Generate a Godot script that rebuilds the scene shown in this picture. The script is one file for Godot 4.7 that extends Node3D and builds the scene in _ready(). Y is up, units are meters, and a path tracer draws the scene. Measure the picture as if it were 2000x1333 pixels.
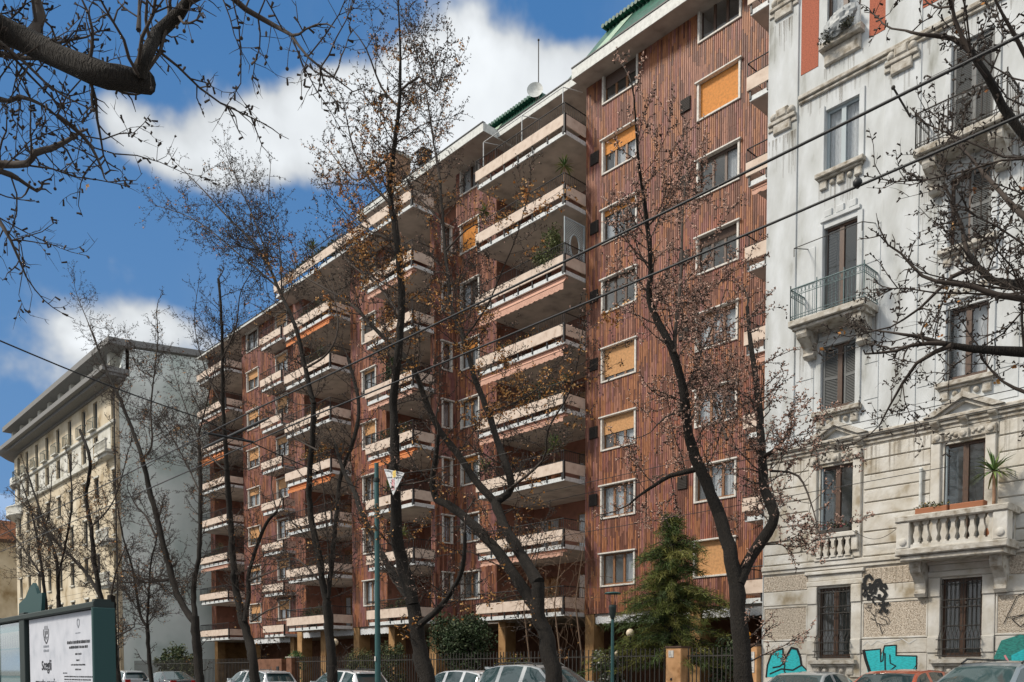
extends Node3D
# A tree lined street in front of a brown balcony block, a white stucco palazzo and a cream corner building.

const FLOOR := 3.0966
const PANEL_TOP := 26.685
const SILL := 27.128
const HEAD := 28.695


class Shape:
	var v := PackedVector3Array()
	var n := PackedVector3Array()
	var c := PackedColorArray()
	var ix := PackedInt32Array()
	var col := Color(1, 1, 1)

	func quad(a: Vector3, b: Vector3, d: Vector3, e: Vector3) -> void:  # counter-clockwise seen from outside
		var nn := (d - a).cross(e - b)
		nn = nn.normalized()
		var k := v.size()
		v.append(a); v.append(b); v.append(d); v.append(e)
		for i in 4:
			n.append(nn); c.append(col)
		ix.append(k); ix.append(k + 2); ix.append(k + 1); ix.append(k); ix.append(k + 3); ix.append(k + 2)

	func tri(a: Vector3, b: Vector3, d: Vector3) -> void:
		var nn := (b - a).cross(d - a).normalized()
		var k := v.size()
		v.append(a); v.append(b); v.append(d)
		for i in 3:
			n.append(nn); c.append(col)
		ix.append(k); ix.append(k + 2); ix.append(k + 1)

	func box(x0: float, y0: float, z0: float, x1: float, y1: float, z1: float) -> Shape:
		quad(Vector3(x0, y0, z1), Vector3(x1, y0, z1), Vector3(x1, y1, z1), Vector3(x0, y1, z1))
		quad(Vector3(x1, y0, z0), Vector3(x0, y0, z0), Vector3(x0, y1, z0), Vector3(x1, y1, z0))
		quad(Vector3(x1, y0, z1), Vector3(x1, y0, z0), Vector3(x1, y1, z0), Vector3(x1, y1, z1))
		quad(Vector3(x0, y0, z0), Vector3(x0, y0, z1), Vector3(x0, y1, z1), Vector3(x0, y1, z0))
		quad(Vector3(x0, y1, z1), Vector3(x1, y1, z1), Vector3(x1, y1, z0), Vector3(x0, y1, z0))
		quad(Vector3(x0, y0, z0), Vector3(x1, y0, z0), Vector3(x1, y0, z1), Vector3(x0, y0, z1))
		return self

	func bevel(x0: float, y0: float, z0: float, x1: float, y1: float, z1: float, b: float) -> Shape:  # a box whose front edges (towards +z) are chamfered
		quad(Vector3(x0 + b, y0 + b, z1), Vector3(x1 - b, y0 + b, z1), Vector3(x1 - b, y1 - b, z1), Vector3(x0 + b, y1 - b, z1))
		quad(Vector3(x0, y0, z1 - b), Vector3(x1, y0, z1 - b), Vector3(x1 - b, y0 + b, z1), Vector3(x0 + b, y0 + b, z1))
		quad(Vector3(x1, y0, z1 - b), Vector3(x1, y1, z1 - b), Vector3(x1 - b, y1 - b, z1), Vector3(x1 - b, y0 + b, z1))
		quad(Vector3(x1, y1, z1 - b), Vector3(x0, y1, z1 - b), Vector3(x0 + b, y1 - b, z1), Vector3(x1 - b, y1 - b, z1))
		quad(Vector3(x0, y1, z1 - b), Vector3(x0, y0, z1 - b), Vector3(x0 + b, y0 + b, z1), Vector3(x0 + b, y1 - b, z1))
		quad(Vector3(x1, y0, z1 - b), Vector3(x1, y0, z0), Vector3(x1, y1, z0), Vector3(x1, y1, z1 - b))
		quad(Vector3(x0, y0, z0), Vector3(x0, y0, z1 - b), Vector3(x0, y1, z1 - b), Vector3(x0, y1, z0))
		quad(Vector3(x0, y1, z1 - b), Vector3(x1, y1, z1 - b), Vector3(x1, y1, z0), Vector3(x0, y1, z0))
		quad(Vector3(x0, y0, z0), Vector3(x1, y0, z0), Vector3(x1, y0, z1 - b), Vector3(x0, y0, z1 - b))
		quad(Vector3(x1, y0, z0), Vector3(x0, y0, z0), Vector3(x0, y1, z0), Vector3(x1, y1, z0))
		return self

	func tube(p: PackedVector3Array, r: PackedFloat32Array, sides: int, caps := false) -> Shape:
		var m := p.size()
		var up := Vector3.UP
		var t0 := (p[1] - p[0]).normalized()
		if absf(t0.dot(up)) > 0.9:
			up = Vector3.RIGHT
		var u := t0.cross(up).normalized()
		var base := v.size()
		for i in m:
			var t := (p[mini(i + 1, m - 1)] - p[maxi(i - 1, 0)]).normalized()
			u = (u - t * u.dot(t)).normalized()
			var w := t.cross(u)
			for k in sides:
				var a := TAU * k / sides
				var d := u * cos(a) + w * sin(a)
				v.append(p[i] + d * r[i]); n.append(d); c.append(col)
		for i in m - 1:
			var a0 := base + i * sides
			for k in sides:
				var k2 := (k + 1) % sides
				ix.append(a0 + k); ix.append(a0 + sides + k); ix.append(a0 + k2)
				ix.append(a0 + k2); ix.append(a0 + sides + k); ix.append(a0 + sides + k2)
		if caps:
			for e in 2:
				var i := 0 if e == 0 else m - 1
				var t := ((p[0] - p[1]) if e == 0 else (p[m - 1] - p[m - 2])).normalized()
				var k0 := v.size()
				v.append(p[i]); n.append(t); c.append(col)
				for k in sides:
					v.append(v[base + i * sides + k]); n.append(t); c.append(col)
				for k in sides:
					var q := k0 + 1 + k
					var q2 := k0 + 1 + (k + 1) % sides
					ix.append(k0)
					if e == 0:
						ix.append(q); ix.append(q2)
					else:
						ix.append(q2); ix.append(q)
		return self

	func rod(a: Vector3, b: Vector3, r: float, sides := 6) -> Shape:
		return tube(PackedVector3Array([a, b]), PackedFloat32Array([r, r]), sides, true)

	func lathe(prof: Array, at: Vector3, seg := 12) -> Shape:  # prof: [radius, height] from bottom to top
		var base := v.size()
		var m := prof.size()
		for i in m:
			var a: Array = prof[maxi(i - 1, 0)]
			var b: Array = prof[mini(i + 1, m - 1)]
			var slope := Vector2(b[1] - a[1], a[0] - b[0]).normalized()
			for k in seg:
				var g := TAU * k / seg
				var d := Vector3(cos(g), 0, sin(g))
				v.append(at + d * prof[i][0] + Vector3(0, prof[i][1], 0)); n.append((d * slope.x + Vector3(0, slope.y, 0)).normalized()); c.append(col)
		for i in m - 1:
			for k in seg:
				var k2 := (k + 1) % seg
				var q := base + i * seg
				ix.append(q + k); ix.append(q + k2); ix.append(q + seg + k)
				ix.append(q + k2); ix.append(q + seg + k2); ix.append(q + seg + k)
		return self

	func ball(at: Vector3, r: float, seg := 14) -> Shape:
		var prof := []
		for i in seg / 2 + 1:
			var a := -PI / 2 + PI * i / (seg / 2)
			prof.append([maxf(0.0005, cos(a) * r), sin(a) * r])
		return lathe(prof, at, seg)

	func face(pts: PackedVector2Array, z: float) -> Shape:  # a flat polygon that faces +z
		var t := Geometry2D.triangulate_polygon(pts)
		var k := v.size()
		for q in pts:
			v.append(Vector3(q.x, q.y, z)); n.append(Vector3(0, 0, 1)); c.append(col)
		for i in range(0, t.size(), 3):
			var a := pts[t[i]]
			var b := pts[t[i + 1]]
			var d := pts[t[i + 2]]
			var flip := (b - a).cross(d - a) > 0
			ix.append(k + t[i]); ix.append(k + (t[i + 2] if flip else t[i + 1])); ix.append(k + (t[i + 1] if flip else t[i + 2]))
		return self

	func prism(pts: PackedVector2Array, z0: float, z1: float) -> Shape:
		var area := 0.0
		for i in pts.size():
			area += pts[i].cross(pts[(i + 1) % pts.size()])
		var p := pts.duplicate()
		if area < 0:
			p.reverse()
		face(p, z1)
		for i in p.size():
			var a := p[i]
			var b := p[(i + 1) % p.size()]
			quad(Vector3(a.x, a.y, z1), Vector3(a.x, a.y, z0), Vector3(b.x, b.y, z0), Vector3(b.x, b.y, z1))
		var t := Geometry2D.triangulate_polygon(p)
		for i in range(0, t.size(), 3):
			var a := p[t[i]]
			var b := p[t[i + 1]]
			var d := p[t[i + 2]]
			if (b - a).cross(d - a) > 0:
				tri(Vector3(a.x, a.y, z0), Vector3(d.x, d.y, z0), Vector3(b.x, b.y, z0))
			else:
				tri(Vector3(a.x, a.y, z0), Vector3(b.x, b.y, z0), Vector3(d.x, d.y, z0))
		return self

	func ribbon(p: PackedVector2Array, w: float, z: float) -> Shape:  # a painted stroke
		var m := p.size()
		for i in m - 1:
			var d := (p[i + 1] - p[i]).normalized()
			var s := Vector2(-d.y, d.x) * w * 0.5
			var a := p[i] - d * w * 0.3
			var b := p[i + 1] + d * w * 0.3
			var zz := z + 0.0003 * (i % 3)
			quad(Vector3(a.x - s.x, a.y - s.y, zz), Vector3(b.x - s.x, b.y - s.y, zz), Vector3(b.x + s.x, b.y + s.y, zz), Vector3(a.x + s.x, a.y + s.y, zz))
		return self

	func moved(t: Transform3D, from := 0) -> Shape:
		if t.basis.determinant() < 0.0:
			for i in range(0, ix.size(), 3):
				var k := ix[i]
				ix[i] = ix[i + 1]
				ix[i + 1] = k
		for i in range(from, v.size()):
			v[i] = t * v[i]
			n[i] = (t.basis * n[i]).normalized()
		return self

	func mesh() -> ArrayMesh:
		var a := []
		a.resize(Mesh.ARRAY_MAX)
		a[Mesh.ARRAY_VERTEX] = v
		a[Mesh.ARRAY_NORMAL] = n
		a[Mesh.ARRAY_COLOR] = c
		a[Mesh.ARRAY_INDEX] = ix
		var m := ArrayMesh.new()
		m.add_surface_from_arrays(Mesh.PRIMITIVE_TRIANGLES, a)
		return m


var M := {}
var taken := {}
var rng := RandomNumberGenerator.new()
var kept := {}


func numbered(called: String) -> String:
	taken[called] = taken.get(called, -1) + 1
	return called if taken[called] == 0 else "%s_%03d" % [called, taken[called]]


func tag(o: Node, label: String, category: String, group := "", kind := "") -> Node:
	if label: o.set_meta("label", label)
	if category: o.set_meta("category", category)
	if group: o.set_meta("group", group)
	if kind: o.set_meta("kind", kind)
	return o


func thing(called: String, label: String, category: String, where := Vector3.ZERO, turn := 0.0, group := "") -> Node3D:
	var o := Node3D.new()
	o.name = numbered(called)
	add_child(o)
	o.position = where
	o.rotation.y = turn
	tag(o, label, category, group)
	return o


func put(called: String, mesh: Mesh, m: Material, parent: Node, where := Vector3.ZERO, turn := 0.0) -> MeshInstance3D:
	var o := MeshInstance3D.new()
	o.name = called
	o.mesh = mesh
	o.material_override = m
	parent.add_child(o, true)
	o.position = where
	o.rotation.y = turn
	return o


func part(called: String, s: Shape, m: Material, parent: Node, where := Vector3.ZERO, turn := 0.0) -> MeshInstance3D:
	return put(called, s.mesh(), m, parent, where, turn)


func whole(called: String, s: Shape, m: Material, label: String, category: String, group := "", kind := "") -> MeshInstance3D:
	var o := part(numbered(called), s, m, self)
	tag(o, label, category, group, kind)
	return o


func setting(called: String, s: Shape, m: Material) -> MeshInstance3D:
	var o := part(numbered(called), s, m, self)
	o.set_meta("kind", "structure")
	return o


func stuff(o: Node) -> Node:
	o.set_meta("kind", "stuff")
	return o


# ---- materials: base colours are linear, textures only vary them with grain and stains ----
func grain(seed_: int, freq: float, lo: Color, hi: Color, mid := 0.5, octaves := 4) -> NoiseTexture2D:
	var f := FastNoiseLite.new()
	f.seed = seed_
	f.frequency = freq
	f.noise_type = FastNoiseLite.TYPE_SIMPLEX_SMOOTH
	f.fractal_octaves = octaves
	var g := Gradient.new()
	g.offsets = PackedFloat32Array([0.0, mid, 1.0])
	g.colors = PackedColorArray([lo, lo.lerp(hi, 0.62), hi])
	var t := NoiseTexture2D.new()
	t.width = 512
	t.height = 512
	t.seamless = true
	t.noise = f
	t.color_ramp = g
	return t


func mat(key: String, base: Color, rough: float, metal := 0.0, tex: Texture2D = null, scale := Vector3.ONE) -> StandardMaterial3D:
	var m := StandardMaterial3D.new()
	m.albedo_color = base.linear_to_srgb()
	m.roughness = rough
	m.metallic = metal
	if tex:
		m.albedo_texture = tex
		m.uv1_triplanar = true
		m.uv1_world_triplanar = true
		m.uv1_triplanar_sharpness = 4.0
		m.uv1_scale = scale
	M[key] = m
	return m


func relief(key: String, freq: float, depth: float, seed_: int) -> void:
	var f := FastNoiseLite.new()
	f.seed = seed_
	f.frequency = freq
	f.fractal_octaves = 3
	var t := NoiseTexture2D.new()
	t.width = 512
	t.height = 512
	t.seamless = true
	t.noise = f
	M[key].heightmap_enabled = true
	M[key].heightmap_texture = t
	M[key].heightmap_scale = depth


func wg(v: float) -> Color:
	return Color(v, v, v)


func materials() -> void:
	var fine := grain(1, 0.02, wg(0.82), wg(1.0))
	var patches := grain(2, 0.006, wg(0.74), wg(1.0), 0.4, 5)
	var streak := grain(3, 0.012, Color(0.62, 0.58, 0.56), wg(1.0), 0.4, 5)
	var stain := grain(4, 0.008, Color(0.66, 0.60, 0.50), wg(1.0), 0.34, 6)
	var stain_cold := grain(5, 0.009, Color(0.70, 0.68, 0.62), wg(1.0), 0.3, 6)
	mat("clad", Color(1, 1, 1), 0.5, 0.0, streak, Vector3(1.6, 0.28, 1.6)).vertex_color_use_as_albedo = true
	M.clad.metallic_specular = 0.34
	mat("clad_back", Color(0.26, 0.125, 0.085), 0.8, 0.0, patches, Vector3(0.5, 0.5, 0.5))
	mat("panel", Color(0.67, 0.56, 0.475), 0.75, 0.0, grain(6, 0.01, Color(0.80, 0.76, 0.73), wg(1.0), 0.3, 5), Vector3(0.45, 0.45, 0.45))
	mat("band", Color(0.68, 0.71, 0.72), 0.6, 0.0, fine, Vector3(0.6, 0.6, 0.6))
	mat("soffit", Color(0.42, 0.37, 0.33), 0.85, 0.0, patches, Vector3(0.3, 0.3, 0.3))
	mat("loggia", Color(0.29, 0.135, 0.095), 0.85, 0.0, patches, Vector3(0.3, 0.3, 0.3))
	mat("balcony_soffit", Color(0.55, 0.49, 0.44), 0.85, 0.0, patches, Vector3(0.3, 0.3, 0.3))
	mat("fascia", Color(0.66, 0.68, 0.66), 0.6, 0.0, fine, Vector3(0.4, 0.4, 0.4))
	mat("black_metal", Color(0.02, 0.021, 0.023), 0.5, 0.3)
	mat("iron", Color(0.055, 0.05, 0.045), 0.6, 0.4, fine, Vector3(2, 2, 2))
	mat("frame", Color(0.70, 0.67, 0.62), 0.6, 0.0, grain(7, 0.015, wg(0.78), wg(1.0)), Vector3(0.8, 0.8, 0.8))
	mat("wood", Color(0.30, 0.135, 0.05), 0.5, 0.0, grain(8, 0.02, wg(0.6), wg(1.0)), Vector3(3, 0.6, 3))
	mat("dark_wood", Color(0.10, 0.05, 0.028), 0.5, 0.0, grain(8, 0.02, wg(0.6), wg(1.0)), Vector3(3, 0.6, 3))
	mat("blind", Color(0.78, 0.32, 0.06), 0.55, 0.0, fine, Vector3(0.7, 0.7, 0.7))
	mat("pale_blind", Color(0.68, 0.38, 0.17), 0.6, 0.0, fine, Vector3(0.7, 0.7, 0.7))
	mat("curtain", Color(0.62, 0.66, 0.70), 0.9, 0.0, grain(9, 0.03, wg(0.72), wg(1.0)), Vector3(4, 0.3, 4))
	mat("room", Color(0.62, 0.59, 0.55), 0.9)
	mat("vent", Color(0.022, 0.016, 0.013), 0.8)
	var g := mat("glass", Color(0.10, 0.13, 0.14), 0.03)
	g.transparency = BaseMaterial3D.TRANSPARENCY_ALPHA
	g.albedo_color.a = 0.08
	g.metallic_specular = 0.5
	mat("awning", Color(0.62, 0.36, 0.27), 0.85, 0.0, fine, Vector3(1, 1, 1))
	mat("orange_awning", Color(0.66, 0.22, 0.07), 0.85, 0.0, fine, Vector3(1, 1, 1))
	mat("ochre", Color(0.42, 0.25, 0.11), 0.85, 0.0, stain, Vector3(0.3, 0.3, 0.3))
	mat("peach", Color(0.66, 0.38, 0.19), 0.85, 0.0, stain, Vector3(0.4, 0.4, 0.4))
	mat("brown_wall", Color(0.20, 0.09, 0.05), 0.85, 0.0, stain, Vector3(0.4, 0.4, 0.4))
	mat("cloth_white", Color(0.68, 0.70, 0.72), 0.85, 0.0, fine, Vector3(1, 1, 1))
	mat("green_roof", Color(0.02, 0.13, 0.085), 0.45, 0.0, grain(10, 0.01, wg(0.6), wg(1.0)), Vector3(0.4, 0.4, 0.4))
	mat("pale_green", Color(0.36, 0.50, 0.38), 0.6, 0.0, fine, Vector3(0.4, 0.4, 0.4))
	mat("stucco", Color(0.62, 0.65, 0.675), 0.9, 0.0, grain(25, 0.010, Color(0.70, 0.69, 0.65), wg(1.0), 0.3, 6), Vector3(0.24, 0.085, 0.24))
	relief("stucco", 0.06, 0.6, 31)
	mat("stone", Color(0.66, 0.655, 0.63), 0.88, 0.0, stain, Vector3(0.26, 0.2, 0.26))
	relief("stone", 0.05, 0.8, 32)
	mat("stone_b", Color(0.63, 0.62, 0.59), 0.88, 0.0, stain, Vector3(0.31, 0.23, 0.31))
	relief("stone_b", 0.05, 0.8, 33)
	mat("trim", Color(0.58, 0.565, 0.525), 0.88, 0.0, grain(11, 0.012, Color(0.55, 0.50, 0.43), wg(1.0), 0.4, 5), Vector3(0.5, 0.5, 0.5))
	relief("trim", 0.06, 0.8, 34)
	mat("rough", Color(0.86, 0.78, 0.67), 0.95, 0.0, grain(12, 0.035, Color(0.50, 0.44, 0.37), wg(1.0), 0.34, 3), Vector3(0.9, 0.9, 0.9))
	relief("rough", 0.07, 4.0, 35)
	mat("brick_red", Color(0.46, 0.13, 0.07), 0.85, 0.0, grain(13, 0.03, wg(0.72), wg(1.0)), Vector3(1.2, 1.2, 1.2))
	mat("sea_iron", Color(0.16, 0.24, 0.25), 0.55, 0.2, grain(14, 0.03, wg(0.5), wg(1.0)), Vector3(2, 2, 2))
	mat("shutter", Color(0.13, 0.135, 0.135), 0.65)
	mat("pale_shutter", Color(0.34, 0.40, 0.43), 0.6)
	mat("cream", Color(0.68, 0.61, 0.48), 0.9, 0.0, stain, Vector3(0.09, 0.07, 0.09))
	mat("cream_white", Color(0.66, 0.66, 0.62), 0.9, 0.0, stain_cold, Vector3(0.12, 0.1, 0.12))
	mat("gable", Color(0.82, 0.87, 0.85), 0.92, 0.0, grain(15, 0.006, Color(0.76, 0.80, 0.79), wg(1.0), 0.4, 4), Vector3(0.06, 0.06, 0.06))
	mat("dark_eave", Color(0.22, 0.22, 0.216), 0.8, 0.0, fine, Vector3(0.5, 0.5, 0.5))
	mat("dark_glass", Color(0.045, 0.05, 0.055), 0.06)
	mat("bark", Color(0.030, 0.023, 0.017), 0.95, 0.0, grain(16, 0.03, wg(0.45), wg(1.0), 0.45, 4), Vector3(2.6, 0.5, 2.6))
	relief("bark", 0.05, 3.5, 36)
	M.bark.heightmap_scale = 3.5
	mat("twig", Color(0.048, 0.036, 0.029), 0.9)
	mat("bud", Color(0.50, 0.32, 0.25), 0.85)
	mat("leaf", Color(1, 1, 1), 0.75).vertex_color_use_as_albedo = true
	M.leaf.backlight_enabled = true
	M.leaf.backlight = Color(0.35, 0.35, 0.35)
	M.leaf.cull_mode = BaseMaterial3D.CULL_DISABLED
	mat("asphalt", Color(0.05, 0.05, 0.052), 0.95, 0.0, grain(17, 0.05, wg(0.7), wg(1.0)), Vector3(0.5, 0.5, 0.5))
	mat("pavement", Color(0.24, 0.23, 0.22), 0.95, 0.0, grain(18, 0.03, wg(0.75), wg(1.0)), Vector3(0.5, 0.5, 0.5))
	mat("kerb", Color(0.33, 0.32, 0.30), 0.9, 0.0, fine, Vector3(1, 1, 1))
	mat("soil", Color(0.05, 0.045, 0.03), 1.0, 0.0, grain(19, 0.03, wg(0.6), wg(1.0)), Vector3(0.6, 0.6, 0.6))
	mat("teal_metal", Color(0.035, 0.105, 0.105), 0.45, 0.2)
	mat("end_teal", Color(0.009, 0.050, 0.050), 0.65)
	mat("deep_green", Color(0.010, 0.022, 0.021), 0.7)
	mat("paper", Color(0.52, 0.54, 0.60), 0.8, 0.0, grain(20, 0.008, Color(0.88, 0.89, 0.9), wg(1.0), 0.4, 4), Vector3(0.5, 0.5, 0.5))
	mat("ink", Color(0.02, 0.022, 0.03), 0.8)
	mat("pale_ink", Color(0.22, 0.24, 0.28), 0.8)
	mat("teal_print", Color(0.10, 0.26, 0.28), 0.7)
	mat("pale_print", Color(0.42, 0.52, 0.50), 0.7, 0.0, grain(21, 0.03, wg(0.6), wg(1.0)), Vector3(1, 3, 1))
	mat("spray_teal", Color(0.02, 0.55, 0.60), 0.7, 0.0, grain(22, 0.02, wg(0.72), wg(1.0)), Vector3(0.8, 3.0, 0.8))
	mat("spray_green", Color(0.03, 0.30, 0.26), 0.7, 0.0, grain(22, 0.02, wg(0.6), wg(1.0)), Vector3(0.8, 2.0, 0.8))
	mat("spray_black", Color(0.010, 0.011, 0.012), 0.9)
	mat("spray_white", Color(0.60, 0.60, 0.58), 0.7)
	mat("globe", Color(0.78, 0.66, 0.48), 0.35)
	mat("amber", Color(0.85, 0.34, 0.02), 0.3)
	mat("yellow", Color(0.75, 0.55, 0.16), 0.8)
	mat("rose", Color(0.62, 0.25, 0.28), 0.8)
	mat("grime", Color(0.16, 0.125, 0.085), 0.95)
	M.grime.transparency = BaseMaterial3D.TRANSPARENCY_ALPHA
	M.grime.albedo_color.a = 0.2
	mat("terracotta", Color(0.30, 0.12, 0.06), 0.9)
	mat("plastic_sheet", Color(0.30, 0.32, 0.33), 0.5)
	mat("chimney_brick", Color(0.34, 0.21, 0.14), 0.9, 0.0, stain, Vector3(1.2, 1.2, 1.2))
	mat("tyre", Color(0.015, 0.015, 0.016), 0.9)
	mat("alloy", Color(0.45, 0.46, 0.48), 0.35, 0.8)
	mat("car_glass", Color(0.03, 0.06, 0.065), 0.03)
	M.car_glass.metallic_specular = 0.9
	mat("car_trim", Color(0.012, 0.012, 0.013), 0.5)
	mat("tail_red", Color(0.35, 0.01, 0.01), 0.15)
	mat("lamp_clear", Color(0.6, 0.62, 0.64), 0.1)
	for p in [["white", Color(0.72, 0.74, 0.76)], ["silver", Color(0.38, 0.41, 0.43)], ["anthracite", Color(0.035, 0.042, 0.05)], ["orange_red", Color(0.62, 0.10, 0.03)], ["grey_blue", Color(0.16, 0.20, 0.23)]]:
		var cm := mat("paint_" + p[0], p[1], 0.35, 0.15)
		cm.clearcoat_enabled = true
		cm.clearcoat = 1.0
		cm.clearcoat_roughness = 0.03


# ---- walls with real openings: local x along the wall, y up, z outwards; openings are [x0, y0, x1, y1] ----
func wall_shape(s: Shape, x0: float, x1: float, y0: float, y1: float, zf: float, thick: float, open: Array) -> Shape:
	var xs := [x0, x1]
	var ys := [y0, y1]
	for o in open:
		for q in [o[0], o[2]]:
			if q > x0 and q < x1 and not xs.has(q): xs.append(q)
		for q in [o[1], o[3]]:
			if q > y0 and q < y1 and not ys.has(q): ys.append(q)
	xs.sort()
	ys.sort()
	var zb := zf - thick
	for i in xs.size() - 1:
		var run := -1.0
		for j in ys.size() - 1:
			var mx: float = (xs[i] + xs[i + 1]) * 0.5
			var my: float = (ys[j] + ys[j + 1]) * 0.5
			var hole := false
			for o in open:
				if mx > o[0] and mx < o[2] and my > o[1] and my < o[3]:
					hole = true
			if not hole and run < 0.0:
				run = ys[j]
			if run >= 0.0 and (hole or j == ys.size() - 2):
				var top: float = ys[j] if hole else ys[j + 1]
				s.quad(Vector3(xs[i], run, zf), Vector3(xs[i + 1], run, zf), Vector3(xs[i + 1], top, zf), Vector3(xs[i], top, zf))
				s.quad(Vector3(xs[i + 1], run, zb), Vector3(xs[i], run, zb), Vector3(xs[i], top, zb), Vector3(xs[i + 1], top, zb))
				run = -1.0
	for o in open:
		s.quad(Vector3(o[0], o[1], zf), Vector3(o[0], o[1], zb), Vector3(o[0], o[3], zb), Vector3(o[0], o[3], zf))
		s.quad(Vector3(o[2], o[1], zb), Vector3(o[2], o[1], zf), Vector3(o[2], o[3], zf), Vector3(o[2], o[3], zb))
		s.quad(Vector3(o[0], o[1], zb), Vector3(o[0], o[1], zf), Vector3(o[2], o[1], zf), Vector3(o[2], o[1], zb))
		s.quad(Vector3(o[0], o[3], zf), Vector3(o[0], o[3], zb), Vector3(o[2], o[3], zb), Vector3(o[2], o[3], zf))
	s.quad(Vector3(x0, y0, zb), Vector3(x0, y0, zf), Vector3(x0, y1, zf), Vector3(x0, y1, zb))
	s.quad(Vector3(x1, y0, zf), Vector3(x1, y0, zb), Vector3(x1, y1, zb), Vector3(x1, y1, zf))
	s.quad(Vector3(x0, y1, zf), Vector3(x1, y1, zf), Vector3(x1, y1, zb), Vector3(x0, y1, zb))
	s.quad(Vector3(x0, y0, zb), Vector3(x1, y0, zb), Vector3(x1, y0, zf), Vector3(x0, y0, zf))
	return s


func camera_and_light() -> void:
	var cam := Camera3D.new()
	cam.name = "camera"
	cam.projection = Camera3D.PROJECTION_FRUSTUM
	cam.near = 0.1
	cam.far = 2000.0
	cam.size = 0.0798060
	cam.frustum_offset = Vector2(0, 0.0427504)
	cam.position = Vector3(0, 1.6, 0)
	cam.rotation = Vector3(-0.0416, 0.8255, 0)
	add_child(cam)
	cam.current = true
	var sun := DirectionalLight3D.new()
	sun.name = "sun"
	sun.light_energy = 0.75
	sun.light_angular_distance = 11.0
	sun.light_color = Color(1.0, 0.96, 0.90)
	sun.shadow_enabled = true
	add_child(sun)
	sun.look_at_from_position(Vector3.ZERO, Vector3(0.42, -0.75, -0.68))
	var env := Environment.new()
	env.background_mode = Environment.BG_SKY
	env.tonemap_mode = Environment.TONE_MAPPER_LINEAR
	env.tonemap_exposure = 1.6
	env.sdfgi_enabled = true
	env.ssao_enabled = true
	env.ssil_enabled = true
	var sky := Sky.new()
	var pm := PanoramaSkyMaterial.new()
	pm.panorama = sky_picture()
	sky.sky_material = pm
	env.sky = sky
	env.background_energy_multiplier = 1.0
	var we := WorldEnvironment.new()
	we.name = "daylight"
	we.environment = env
	add_child(we)


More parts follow.
